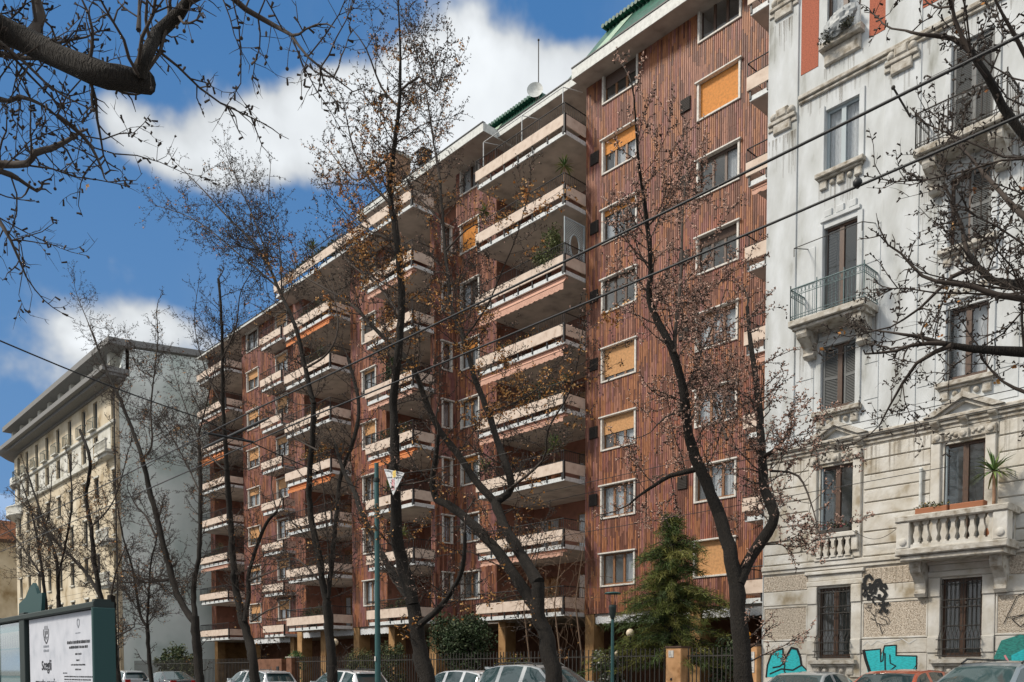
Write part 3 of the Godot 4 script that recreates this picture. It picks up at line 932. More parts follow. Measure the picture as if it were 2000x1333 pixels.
func roof_things() -> void:
	var d := thing("satellite_dish", "pale round satellite dish on the roof above the topmost balcony", "satellite dish", Vector3(-32.9, 28.95, -32.0))
	var bowl := []
	for i in 7:
		bowl.append([0.42 * i / 6.0 + 0.001, 0.10 * pow(i / 6.0, 2)])
	var s := Shape.new().lathe(bowl, Vector3.ZERO, 20)
	s.moved(Transform3D(Basis(Vector3.RIGHT, PI * 0.46), Vector3.ZERO).rotated(Vector3.UP, 0.7))
	part("bowl", s, M.fascia, d, Vector3(0, 2.87, 0))
	part("bracket", Shape.new().rod(Vector3(0, 0, -0.1), Vector3(0, 2.9, -0.1), 0.03), M.iron, d)
	var a := thing("roof_mast", "thin tall antenna mast rising behind the satellite dish", "mast", Vector3(-32.95, 28.95, -32.3))
	part("pole", Shape.new().rod(Vector3.ZERO, Vector3(0, 5.6, 0), 0.028), M.iron, a)
	part("tip", Shape.new().ball(Vector3(0, 5.62, 0), 0.06, 8), M.iron, a)
	var c := thing("chimney", "square ochre brick chimney standing on the brown block's roof", "chimney", Vector3(-46.6, 28.95, -33.0))
	var cs := Shape.new().box(-0.55, 0, -0.55, 0.55, 5.6, 0.55)
	part("stack", cs, M.chimney_brick, c)
	for i in 24:
		var y := 0.2 + i * 0.22
		part("brick_course", Shape.new().box(-0.565, y, -0.565, 0.565, y + 0.19, 0.565), M.chimney_brick, c)
	part("cap", Shape.new().box(-0.66, 5.6, -0.66, 0.66, 5.78, 0.66), M.trim, c)
	var v := thing("roof_vent", "small dark louvred roof vent beside the brick chimney", "roof vent", Vector3(-42.5, 28.95, -32.0))
	part("shaft", Shape.new().box(-0.22, 0, -0.22, 0.22, 3.2, 0.22), M.iron, v)
	for i in 4:
		part("louvre", Shape.new().box(-0.34, 3.2 + i * 0.17, -0.34, 0.34, 3.29 + i * 0.17, 0.34), M.black_metal, v)
	part("cap", Shape.new().box(-0.4, 3.9, -0.4, 0.4, 3.96, 0.4), M.black_metal, v)
	var l := thing("antenna_frame", "tall wire lattice antenna on the roof beyond the brown block", "antenna", Vector3(-71.8, 28.95, -33.5))
	for x in [0.0, 0.9, 1.8]:
		part("upright", Shape.new().rod(Vector3(x, 0, 0), Vector3(x, 3.4 + 0.2 * sin(x * 4), 0), 0.02, 4), M.iron, l)
	for i in 7:
		part("crossbar", Shape.new().rod(Vector3(-0.1, 0.4 + i * 0.45, 0), Vector3(1.9, 0.4 + i * 0.45, 0), 0.012, 4), M.iron, l)


# ---- the white palazzo: rusticated lower floors, stucco above; local z is measured from its street front ----
func louvre_shape(w: float, h: float) -> Shape:
	var s := Shape.new()
	s.box(0, 0, 0, 0.06, h, 0.04).box(w - 0.06, 0, 0, w, h, 0.04).box(0.06, 0, 0, w - 0.06, 0.08, 0.04).box(0.06, h - 0.08, 0, w - 0.06, h, 0.04).box(0.06, h * 0.5 - 0.04, 0, w - 0.06, h * 0.5 + 0.04, 0.039)
	var n := int(h / 0.05)
	for i in n:
		var y := 0.08 + (h - 0.2) * i / n
		s.quad(Vector3(0.06, y, 0.036), Vector3(w - 0.06, y, 0.036), Vector3(w - 0.06, y + 0.045, 0.006), Vector3(0.06, y + 0.045, 0.006))
	return s


func tall_window(b: Node, xc: float, y0: float, y1: float, wood: String, curtain: bool) -> MeshInstance3D:
	var w := 1.05
	var h := y1 - y0
	var key := "tw%.2f" % h
	if not kept.has(key):
		var f := Shape.new()
		f.box(0, 0, -0.2, 0.07, h, -0.12).box(w - 0.07, 0, -0.2, w, h, -0.12).box(0.07, h - 0.08, -0.2, w - 0.07, h, -0.12).box(0.07, 0, -0.2, w - 0.07, 0.12, -0.12)
		f.box(w / 2 - 0.07, 0.12, -0.198, w / 2 + 0.07, h - 0.08, -0.105)
		var rm := Shape.new().box(-0.4, -0.1, -3.52, w + 0.4, h + 0.1, -3.5).box(-0.41, -0.1, -3.5, -0.4, h + 0.1, -0.36).box(w + 0.4, -0.1, -3.5, w + 0.41, h + 0.1, -0.36).box(-0.4, h + 0.1, -3.5, w + 0.4, h + 0.11, -0.36).box(-0.4, -0.11, -3.5, w + 0.4, -0.1, -0.36)
		var cu := Shape.new()
		for i in 12:
			var xa := 0.05 + (w - 0.1) * i / 12.0
			var xb := 0.05 + (w - 0.1) * (i + 1) / 12.0
			cu.quad(Vector3(xa, 0.03, -0.28 - 0.03 * (i % 2)), Vector3(xb, 0.03, -0.28 - 0.03 * ((i + 1) % 2)), Vector3(xb, h - 0.03, -0.28 - 0.03 * ((i + 1) % 2)), Vector3(xa, h - 0.03, -0.28 - 0.03 * (i % 2)))
		kept[key] = [f.mesh(), Shape.new().box(0.07, 0.12, -0.165, w / 2 - 0.07, h - 0.08, -0.16).mesh(), rm.mesh(), cu.mesh()]
	var o := put("window", kept[key][0], M[wood], b, Vector3(xc - w / 2, y0, 0))
	put("pane", kept[key][1], M.glass, o)
	put("pane", kept[key][1], M.glass, o, Vector3(w / 2, 0, 0))
	put("interior", kept[key][2], M.room, o)
	if curtain:
		put("curtain", kept[key][3], M.curtain, o)
	return o


func baluster_mesh(h: float) -> ArrayMesh:
	var key := "bal%.2f" % h
	if not kept.has(key):
		var s := Shape.new()
		var prof := [[0.085, 0.0], [0.085, 0.07], [0.05, 0.10], [0.055, 0.2], [0.085, 0.34], [0.08, 0.45], [0.05, 0.62], [0.045, 0.82], [0.075, 0.88], [0.085, 0.92], [0.085, 1.0]]
		var pts := PackedVector2Array()
		for q in prof: pts.append(Vector2(q[0], q[1] * h))
		for i in range(prof.size() - 1, -1, -1): pts.append(Vector2(-prof[i][0], prof[i][1] * h))
		s.prism(pts, -0.07, 0.07)
		kept[key] = s.mesh()
	return kept[key]


func console_shape(w: float, h: float, d: float) -> Shape:  # scrolled bracket: top at 0, reaching down h and out d
	var pts := PackedVector2Array([Vector2(0, 0), Vector2(d, 0), Vector2(d, -h * 0.16), Vector2(d * 0.92, -h * 0.3), Vector2(d * 0.66, -h * 0.42), Vector2(d * 0.42, -h * 0.6), Vector2(d * 0.36, -h * 0.78), Vector2(d * 0.42, -h * 0.9), Vector2(d * 0.32, -h), Vector2(0, -h)])
	var s := Shape.new().prism(pts, -w / 2, w / 2)
	s.moved(Transform3D(Basis(Vector3.UP, -PI / 2), Vector3.ZERO))
	return s


func pillow(b: Node, called: String, x0: float, y0: float, x1: float, y1: float, z: float, m: Material, bev := 0.014) -> MeshInstance3D:
	return part(called, Shape.new().bevel(x0, y0, -0.02, x1, y1, z, bev), m, b)


func stone_sill(b: Node, xc: float, y: float, w: float, ornament := true) -> void:
	var o := part("sill", Shape.new().bevel(xc - w / 2, y - 0.13, -0.02, xc + w / 2, y, 0.22, 0.015).bevel(xc - w / 2 + 0.06, y - 0.2, -0.02, xc + w / 2 - 0.06, y - 0.132, 0.14, 0.012), M.trim, b)
	if ornament:
		for i in 3:
			var x := xc + (i - 1) * (w * 0.36)
			part("bracket", Shape.new().bevel(x - 0.11, y - 0.46, -0.02, x + 0.11, y - 0.202, 0.09, 0.02), M.trim, o)
		for i in 2:
			var x := xc + (i - 0.5) * (w * 0.36)
			part("rosette", Shape.new().ball(Vector3(x, y - 0.33, 0.02), 0.085, 10), M.trim, o)


func iron_balcony(b: Node, x0: float, x1: float, y: float, d: float, m: String) -> void:
	var o := part("balcony", Shape.new().bevel(x0, y - 0.18, -0.02, x1, y, d, 0.02).bevel(x0 + 0.08, y - 0.28, -0.02, x1 - 0.08, y - 0.182, d - 0.1, 0.02), M.trim, b)
	for x in [x0 + 0.35, x1 - 0.35]:
		part("console", console_shape(0.34, 0.75, d * 0.82), M.trim, o, Vector3(x, y - 0.282, 0))
	var r := Shape.new()
	var path := [Vector2(x0 + 0.05, 0.0), Vector2(x0 + 0.05, d - 0.06), Vector2(x1 - 0.05, d - 0.06), Vector2(x1 - 0.05, 0.0)]
	for i in 3:
		var a: Vector2 = path[i]
		var e: Vector2 = path[i + 1]
		for yy in [0.06, 0.14, 0.74, 0.95]:
			r.rod(Vector3(a.x, y + yy, a.y), Vector3(e.x, y + yy, e.y), 0.022 if yy > 0.9 else 0.012, 5)
		var n := int(a.distance_to(e) / 0.115)
		for j in n + 1:
			var q := a.lerp(e, float(j) / n)
			var t := 0.02 if j % 7 == 0 else 0.009
			r.tube(PackedVector3Array([Vector3(q.x, y, q.y), Vector3(q.x, y + (1.06 if j % 7 == 0 else 0.95), q.y)]), PackedFloat32Array([t, t]), 4)
			if j < n:
				var mid := a.lerp(e, (j + 0.5) / n)
				var dir := (e - a).normalized()
				var ring := PackedVector3Array()
				var rad := PackedFloat32Array()
				for k in 9:
					ring.append(Vector3(mid.x + dir.x * 0.05 * cos(TAU * k / 8), y + 0.845 + 0.07 * sin(TAU * k / 8), mid.y + dir.y * 0.05 * cos(TAU * k / 8))); rad.append(0.008)
				r.tube(ring, rad, 3)
	stuff(part("railing", r, M[m], o))


func palazzo() -> void:
	rng.seed = 55
	var b := thing("palazzo", "weathered white stucco palazzo with stone balconies, iron balconies and teal graffiti", "palazzo", Vector3(0, 0, -25))
	var cols := [-12.57, -8.93, -5.29]
	var low := []
	var high := []
	for i in 3:
		var x: float = cols[i]
		var a := x - 0.525
		var e := x + 0.525
		low.append([a, 1.98, e, 4.14])
		low.append([a, 4.95 if i == 1 else 5.78, e, 7.84])
		high.append([a, 9.55, e, 11.48])
		high.append([a, 13.12 if i == 1 else 12.22, e, 15.03])
		high.append([a, 15.72 if i == 1 else 16.68, e, 18.53])
		high.append([a, 20.42, e, 22.5])
	part("wall", wall_shape(Shape.new(), -15.03, -2.5, 0.0, 8.5, 0.0, 0.35, low), M.stone_b, b)
	part("wall", wall_shape(Shape.new(), -15.03, -2.5, 8.5, 24.6, 0.0, 0.35, high), M.stucco, b)
	part("side_wall", Shape.new().box(-15.03, 0, -13, -14.7, 24.6, -0.352).box(-2.8, 0, -13, -2.5, 24.6, -0.352).box(-14.698, 0, -13, -2.8, 24.6, -12.7), M.stucco, b)
	part("roof", Shape.new().box(-15.6, 24.6, -13.2, -2.2, 24.9, 0.75).box(-15.3, 24.35, -0.3, -2.4, 24.598, 0.5), M.trim, b)
	# windows and their shutters
	for i in 3:
		var x: float = cols[i]
		tall_window(b, x, 1.98, 4.14, "dark_wood", false)
		tall_window(b, x, 4.95 if i == 1 else 5.78, 7.84, "dark_wood", false)
		tall_window(b, x, 9.55, 11.48, "dark_wood", i == 1)
		tall_window(b, x, 13.12 if i == 1 else 12.22, 15.03, "dark_wood", false)
		tall_window(b, x, 15.72 if i == 1 else 16.68, 18.53, "pale_shutter", true)
		tall_window(b, x, 20.42, 22.5, "dark_wood", true)
	var sh := louvre_shape(0.5, 1.9)
	var lv := sh.mesh()
	put("shutter", lv, M.shutter, b, Vector3(-13.085, 9.56, -0.08), 0.25)
	put("shutter", lv, M.shutter, b, Vector3(-12.45, 9.56, -0.19), -0.18)
	put("shutter", lv, M.shutter, b, Vector3(-8.93, 13.13, -0.09), 0.03)
	put("shutter", lv, M.shutter, b, Vector3(-9.43, 9.56, -0.02), 1.2)
	put("shutter", lv, M.shutter, b, Vector3(-8.43, 9.56, -0.09), 1.9)
	var lt := louvre_shape(0.5, 2.75).mesh()
	put("shutter", lt, M.shutter, b, Vector3(-13.08, 12.25, -0.1), 1.25)
	put("shutter", lt, M.shutter, b, Vector3(-9.43, 15.75, -0.08), 0.1)
	put("shutter", lt, M.shutter, b, Vector3(-8.93, 15.75, -0.13), -0.05)
	put("shutter", louvre_shape(0.5, 2.0).mesh(), M.pale_shutter, b, Vector3(-13.08, 5.8, -0.06), 1.3)
	put("shutter", louvre_shape(0.5, 2.8).mesh(), M.pale_shutter, b, Vector3(-9.44, 5.0, -0.06), 1.3)
	# rusticated stone of the two lower floors, block by block
	var bays := [[-14.98, -13.44], [-11.70, -9.80], [-8.06, -6.16], [-4.42, -2.55]]
	for q in bays:
		for yy in [[0.12, 1.1], [1.115, 2.1], [2.125, 2.52]]:
			pillow(b, "stone_block", q[0], yy[0], q[1], yy[1], 0.035 + rng.randf() * 0.006, M.stone_b)
		var fr := Shape.new()
		fr.bevel(q[0], 2.545, -0.02, q[1], 2.60, 0.04, 0.01).bevel(q[0], 3.60, -0.02, q[1], 3.655, 0.04, 0.01).bevel(q[0], 2.602, -0.02, q[0] + 0.05, 3.598, 0.04, 0.01).bevel(q[1] - 0.05, 2.602, -0.02, q[1], 3.598, 0.04, 0.01)
		part("panel_frame", fr, M.stone, b)
		part("rough_panel", Shape.new().box(q[0] + 0.052, 2.602, -0.02, q[1] - 0.052, 3.598, 0.018), M.rough, b)
		pillow(b, "stone_block", q[0], 3.685, q[1], 4.12, 0.035, M.stone)
		pillow(b, "stone_block", q[0], 4.14, q[1], 4.62, 0.03, M.rough)
		var ys := [4.98, 5.30, 5.70, 6.16, 6.55, 6.93, 7.36, 7.80, 8.2]
		for j in ys.size() - 1:
			pillow(b, "stone_block", q[0], ys[j] + 0.014, q[1], ys[j + 1] - 0.014, 0.05 + rng.randf() * 0.008, M.stone if rng.randf() < 0.7 else M.stone_b, 0.018)
	part("corner_block", Shape.new().bevel(-15.03, 0.1, -0.02, -14.995, 8.4, 0.03, 0.01), M.stucco, b)
	# string course and cornice
	part("string_course", Shape.new().bevel(-15.03, 4.80, -0.02, -2.5, 4.95, 0.12, 0.02).bevel(-15.03, 4.69, -0.02, -2.5, 4.798, 0.07, 0.015), M.stone, b)
	part("cornice", Shape.new().bevel(-15.03, 8.47, -0.02, -2.5, 8.6, 0.2, 0.03).bevel(-15.03, 8.36, -0.02, -2.5, 8.468, 0.12, 0.02).bevel(-15.03, 8.26, -0.02, -2.5, 8.358, 0.06, 0.01), M.trim, b)
	part("moulding", Shape.new().bevel(-13.95, 19.17, -0.02, -2.5, 19.3, 0.14, 0.02).bevel(-13.95, 19.07, -0.02, -2.5, 19.168, 0.08, 0.02), M.trim, b)
	# surrounds, sills, grilles and pediments
	for i in 3:
		var x: float = cols[i]
		for s in [-1, 1]:
			var xa: float = x + s * 0.54 if s > 0 else x - 0.86
			var o := part("jamb", Shape.new().bevel(xa, 1.4, -0.02, xa + 0.32, 4.2, 0.06, 0.015), M.stone, b)
			part("quoin", Shape.new().bevel(xa - 0.0, 2.1, 0.02, xa + 0.32, 2.55, 0.10, 0.015), M.stone, o)
			part("quoin", Shape.new().bevel(xa - 0.0, 3.66, 0.02, xa + 0.32, 4.18, 0.10, 0.015), M.stone, o)
			part("jamb", Shape.new().bevel(xa, 5.0, -0.02, xa + 0.26, 7.9, 0.09, 0.02), M.stone, b)
			var xs: float = x + s * 0.54 if s > 0 else x - 0.70
			for yy in [[9.45, 11.62], [12.25, 15.15], [16.6, 18.66]]:
				part("jamb", Shape.new().bevel(xs, yy[0], -0.02, xs + 0.16, yy[1], 0.05, 0.012), M.stucco, b)
		part("lintel", Shape.new().bevel(x - 0.9, 4.2, -0.02, x + 0.9, 4.36, 0.08, 0.02).bevel(x - 0.86, 4.362, -0.02, x + 0.86, 4.55, 0.05, 0.015).bevel(x - 0.94, 4.552, -0.02, x + 0.94, 4.66, 0.13, 0.02), M.stone, b)
		stone_sill(b, x, 1.93, 1.5)
		part("apron", Shape.new().bevel(x - 0.8, 1.0, -0.02, x + 0.8, 1.36, 0.05, 0.015), M.stone_b, b)
		var g := Shape.new()
		for j in 10:
			var gx := x - 0.5 + 1.0 * j / 9.0
			g.tube(PackedVector3Array([Vector3(gx, 4.12, 0.03), Vector3(gx, 2.82, 0.03), Vector3(gx, 2.72, 0.06), Vector3(gx, 2.58, 0.2), Vector3(gx, 2.5, 0.24), Vector3(gx, 2.0, 0.24)]), PackedFloat32Array([0.011, 0.011, 0.011, 0.011, 0.011, 0.011]), 4)
			if j % 2 == 0 and j > 0:
				g.box(gx - 0.06, 3.42, 0.022, gx - 0.02, 3.5, 0.04)
		for yy in [4.0, 3.56, 3.36, 2.84]:
			g.box(x - 0.52, yy - 0.012, 0.015, x + 0.52, yy + 0.012, 0.045)
		for yy in [2.46, 2.2, 2.02]:
			g.box(x - 0.56, yy - 0.012, 0.225, x + 0.56, yy + 0.012, 0.26)
			for s in [-1, 1]:
				g.box(x + s * 0.55 - 0.012, yy - 0.012, 0.0, x + s * 0.55 + 0.012, yy + 0.012, 0.225)
		stuff(part("window_grille", g, M.iron, b))
		# frieze with discs, brackets and the triangular pediment over the first floor
		part("frieze", Shape.new().bevel(x - 0.86, 7.92, -0.02, x + 0.86, 8.24, 0.06, 0.015), M.trim, b)
		for s in [-1, 0, 1]:
			part("frieze_block", Shape.new().bevel(x + s * 0.68 - 0.13, 7.9, -0.02, x + s * 0.68 + 0.13, 8.16, 0.14, 0.02), M.trim, b)
			var disc := Shape.new().lathe([[0.085, 0.0], [0.08, 0.03], [0.03, 0.045], [0.001, 0.045]], Vector3.ZERO, 12)
			disc.moved(Transform3D(Basis(Vector3.RIGHT, PI / 2), Vector3(x + s * 0.68, 8.03, 0.14)))
			part("rosette", disc, M.trim, b)
			part("corbel", console_shape(0.2, 0.24, 0.28), M.trim, b, Vector3(x + s * 0.74, 8.47, 0.0))
		for s in [-1, 1]:
			for j in 4:
				part("leaf_ornament", Shape.new().ball(Vector3(x + s * (0.22 + j * 0.08), 8.04 + 0.05 * (j % 2), 0.06), 0.055, 8), M.trim, b)
		var rake := Shape.new()
		rake.prism(PackedVector2Array([Vector2(x - 1.04, 8.602), Vector2(x - 0.74, 8.602), Vector2(x, 8.99), Vector2(x + 0.74, 8.602), Vector2(x + 1.04, 8.602), Vector2(x, 9.14)]), -0.02, 0.26)
		rake.prism(PackedVector2Array([Vector2(x - 0.72, 8.604), Vector2(x - 0.52, 8.604), Vector2(x, 8.88), Vector2(x + 0.52, 8.604), Vector2(x + 0.72, 8.604), Vector2(x, 8.985)]), -0.02, 0.16)
		part("pediment", rake, M.trim, b)
		if i != 1:
			# balustrade under the first floor window
			part("window_rail", Shape.new().bevel(x - 0.72, 5.62, -0.02, x + 0.72, 5.77, 0.24, 0.02), M.stone, b)
			part("window_rail", Shape.new().bevel(x - 0.62, 4.952, -0.02, x + 0.62, 5.05, 0.16, 0.015), M.stone, b)
			for s in [-1, 1]:
				part("end_block", Shape.new().bevel(x + s * 0.66 - 0.1, 5.2, -0.02, x + s * 0.66 + 0.1, 5.618, 0.17, 0.02), M.stone, b)
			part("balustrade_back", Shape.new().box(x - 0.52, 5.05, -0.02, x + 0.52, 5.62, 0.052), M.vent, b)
			for j in 5:
				put("baluster", baluster_mesh(0.57), M.stone, b, Vector3(x - 0.46 + 0.23 * j, 5.05, 0.125))
			part("planter", Shape.new().bevel(x - 0.5, 5.772, -0.02, x + 0.5, 5.9, 0.18, 0.02), M.iron, b)
		stone_sill(b, x, 9.5, 1.5)
		if i == 1:
			stone_sill(b, x, 13.1, 1.5)
		else:
			stone_sill(b, x, 16.64, 1.5)
		for yy in [11.66, 15.2]:  # little hood blocks over the windows
			part("hood", Shape.new().bevel(x - 0.62, yy, -0.02, x + 0.62, yy + 0.12, 0.07, 0.015), M.stucco, b)
			for s in [-1, 0, 1]:
				part("hood_block", Shape.new().bevel(x + s * 0.38 - 0.12, yy + 0.122, -0.02, x + s * 0.38 + 0.12, yy + 0.34, 0.06, 0.02), M.trim if yy < 12.0 else M.stucco, b)
		part("top_sill", Shape.new().bevel(x - 0.66, 20.22, -0.02, x + 0.66, 20.4, 0.26, 0.02).bevel(x - 0.56, 19.8, -0.02, x + 0.56, 20.218, 0.1, 0.03), M.trim, b)
		for s in [-1, 1]:
			var xr: float = x + s * 1.07
			part("red_panel", Shape.new().bevel(xr - 0.285, 19.96, -0.02, xr + 0.285, 22.6, 0.012, 0.006), M.brick_red, b)
	# flat pilaster strips of the upper floors and their carved brackets
	for q in [[-15.03, -14.0, 0.05], [-11.31, -10.27, 0.03], [-7.6, -6.6, 0.03]]:
		part("pilaster", Shape.new().bevel(q[0], 8.61, -0.02, q[1], 24.3, q[2], 0.012), M.stucco, b)
	for q in [-14.5, -10.8, -7.1]:
		for yy in [18.5, 22.0]:
			var o := part("carved_bracket", Shape.new().bevel(q - 0.46, yy + 0.3, -0.02, q + 0.46, yy + 0.42, 0.16, 0.02), M.trim, b)
			part("block", Shape.new().bevel(q - 0.30, yy, -0.02, q + 0.30, yy + 0.3, 0.13, 0.03), M.trim, o)
			part("block", Shape.new().bevel(q - 0.2, yy + 0.422, -0.02, q + 0.2, yy + 0.72, 0.18, 0.05), M.trim, o)
			for s in [-1, 1]:
				part("volute", Shape.new().ball(Vector3(q + s * 0.3, yy + 0.55, 0.06), 0.13, 10), M.trim, o)
				part("block", Shape.new().bevel(q + s * 0.4 - 0.09, yy + 0.16, -0.02, q + s * 0.4 + 0.09, yy + 0.298, 0.1, 0.02), M.trim, o)
	for q in [[-13.95, -13.36], [-11.75, -11.34], [-10.24, -9.75], [-8.1, -7.65]]:  # stucco fields with shadowed joints beside the windows
		for yy in [[8.75, 9.55], [9.57, 10.6], [10.62, 11.7], [12.4, 13.5], [13.52, 14.6]]:
			pillow(b, "stucco_field", q[0], yy[0], q[1], yy[1], 0.022, M.stucco, 0.008)
	# balconies
	iron_balcony(b, -13.75, -11.37, 12.2, 0.9, "sea_iron")
	iron_balcony(b, -10.1, -7.76, 15.7, 0.9, "iron")
	var sb := part("stone_balcony", Shape.new().bevel(-10.35, 4.77, -0.02, -7.5, 4.96, 1.0, 0.03).bevel(-10.25, 4.62, -0.02, -7.6, 4.768, 0.9, 0.03), M.trim, b)
	for x in [-9.95, -7.9]:
		part("console", console_shape(0.3, 0.95, 0.62), M.trim, sb, Vector3(x, 4.62, 0))
	for x in [-10.15, -7.7]:
		part("pier", Shape.new().bevel(x - 0.18, 4.962, 0.62, x + 0.18, 5.68, 0.97, 0.02), M.stone, sb)
		var disc := Shape.new().lathe([[0.11, 0.0], [0.1, 0.04], [0.001, 0.05]], Vector3.ZERO, 12)
		disc.moved(Transform3D(Basis(Vector3.RIGHT, PI / 2), Vector3(x, 5.15, 0.97)))
		part("rosette", disc, M.stone, sb)
	part("rail", Shape.new().bevel(-10.36, 5.682, 0.58, -7.49, 5.86, 1.02, 0.03).box(-10.34, 5.682, 0.0, -10.02, 5.85, 0.578).box(-7.83, 5.682, 0.0, -7.51, 5.85, 0.578), M.trim, sb)
	part("plinth", Shape.new().box(-9.96, 4.962, 0.68, -7.89, 5.06, 0.92), M.stone, sb)
	for j in 9:
		put("baluster", baluster_mesh(0.62), M.stone, sb, Vector3(-9.82 + 0.236 * j, 5.06, 0.8))
	for x in [-10.17, -7.68]:
		for j in 2:
			put("baluster", baluster_mesh(0.72), M.stone, sb, Vector3(x, 4.962, 0.12 + 0.27 * j), PI / 2)
	# thin canopy frame above the iron balcony, drain pipe, loose cable
	var cf := Shape.new()
	for q in [[-13.6, -13.6], [-11.5, -11.5]]:
		cf.rod(Vector3(q[0], 14.6, 0.0), Vector3(q[1], 14.35, 0.85), 0.014, 4)
		cf.rod(Vector3(q[1], 14.35, 0.85), Vector3(q[1], 14.1, 0.85), 0.014, 4)
	cf.rod(Vector3(-13.6, 14.35, 0.85), Vector3(-11.5, 14.35, 0.85), 0.014, 4)
	stuff(part("canopy_frame", cf, M.iron, b))
	part("drain_pipe", Shape.new().rod(Vector3(-10.03, 5.9, 0.13), Vector3(-10.03, 7.25, 0.13), 0.045, 8).ball(Vector3(-10.03, 7.25, 0.13), 0.06, 8), M.fascia, b)
	var cable := PackedVector3Array()
	var cr := PackedFloat32Array()
	for i in 13:
		var t := i / 12.0
		cable.append(Vector3(lerpf(-11.9, -10.35, t), 5.75 + 0.1 * t - 0.38 * sin(PI * t), 0.3)); cr.append(0.008)
	part("loose_cable", Shape.new().tube(cable, cr, 4), M.iron, b)
	part("pole_stub", Shape.new().rod(Vector3(-10.55, 17.15, 0.0), Vector3(-10.75, 17.75, 0.7), 0.03, 6).ball(Vector3(-10.75, 17.75, 0.7), 0.06, 8), M.iron, b)
	# rain streaks of dirt that hang from sills, mouldings and balcony slabs
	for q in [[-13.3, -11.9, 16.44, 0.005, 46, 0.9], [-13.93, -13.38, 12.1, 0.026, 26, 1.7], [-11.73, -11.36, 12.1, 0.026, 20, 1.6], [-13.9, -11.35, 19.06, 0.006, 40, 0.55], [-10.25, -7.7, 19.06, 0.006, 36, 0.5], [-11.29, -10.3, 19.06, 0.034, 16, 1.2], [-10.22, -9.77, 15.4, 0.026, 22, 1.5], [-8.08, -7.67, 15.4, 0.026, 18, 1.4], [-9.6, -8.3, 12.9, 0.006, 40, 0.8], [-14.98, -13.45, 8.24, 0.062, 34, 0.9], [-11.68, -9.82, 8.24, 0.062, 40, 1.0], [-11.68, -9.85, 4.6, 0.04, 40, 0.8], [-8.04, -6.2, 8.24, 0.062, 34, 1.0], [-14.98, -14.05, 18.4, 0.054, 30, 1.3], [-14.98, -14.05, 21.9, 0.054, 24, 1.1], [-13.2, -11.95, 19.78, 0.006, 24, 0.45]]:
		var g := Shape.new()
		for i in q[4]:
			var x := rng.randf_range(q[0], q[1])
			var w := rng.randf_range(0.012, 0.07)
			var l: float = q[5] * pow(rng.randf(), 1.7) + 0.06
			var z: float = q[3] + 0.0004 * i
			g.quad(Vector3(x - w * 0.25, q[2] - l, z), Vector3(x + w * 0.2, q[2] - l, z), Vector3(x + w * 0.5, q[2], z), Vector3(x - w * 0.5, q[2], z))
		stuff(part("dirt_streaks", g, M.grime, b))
	graffiti(b)


func pts(a: Array, at: Vector2, k: float) -> PackedVector2Array:
	var p := PackedVector2Array()
	for i in range(0, a.size(), 2):
		p.append(at + Vector2(a[i], a[i + 1]) * k)
	return p


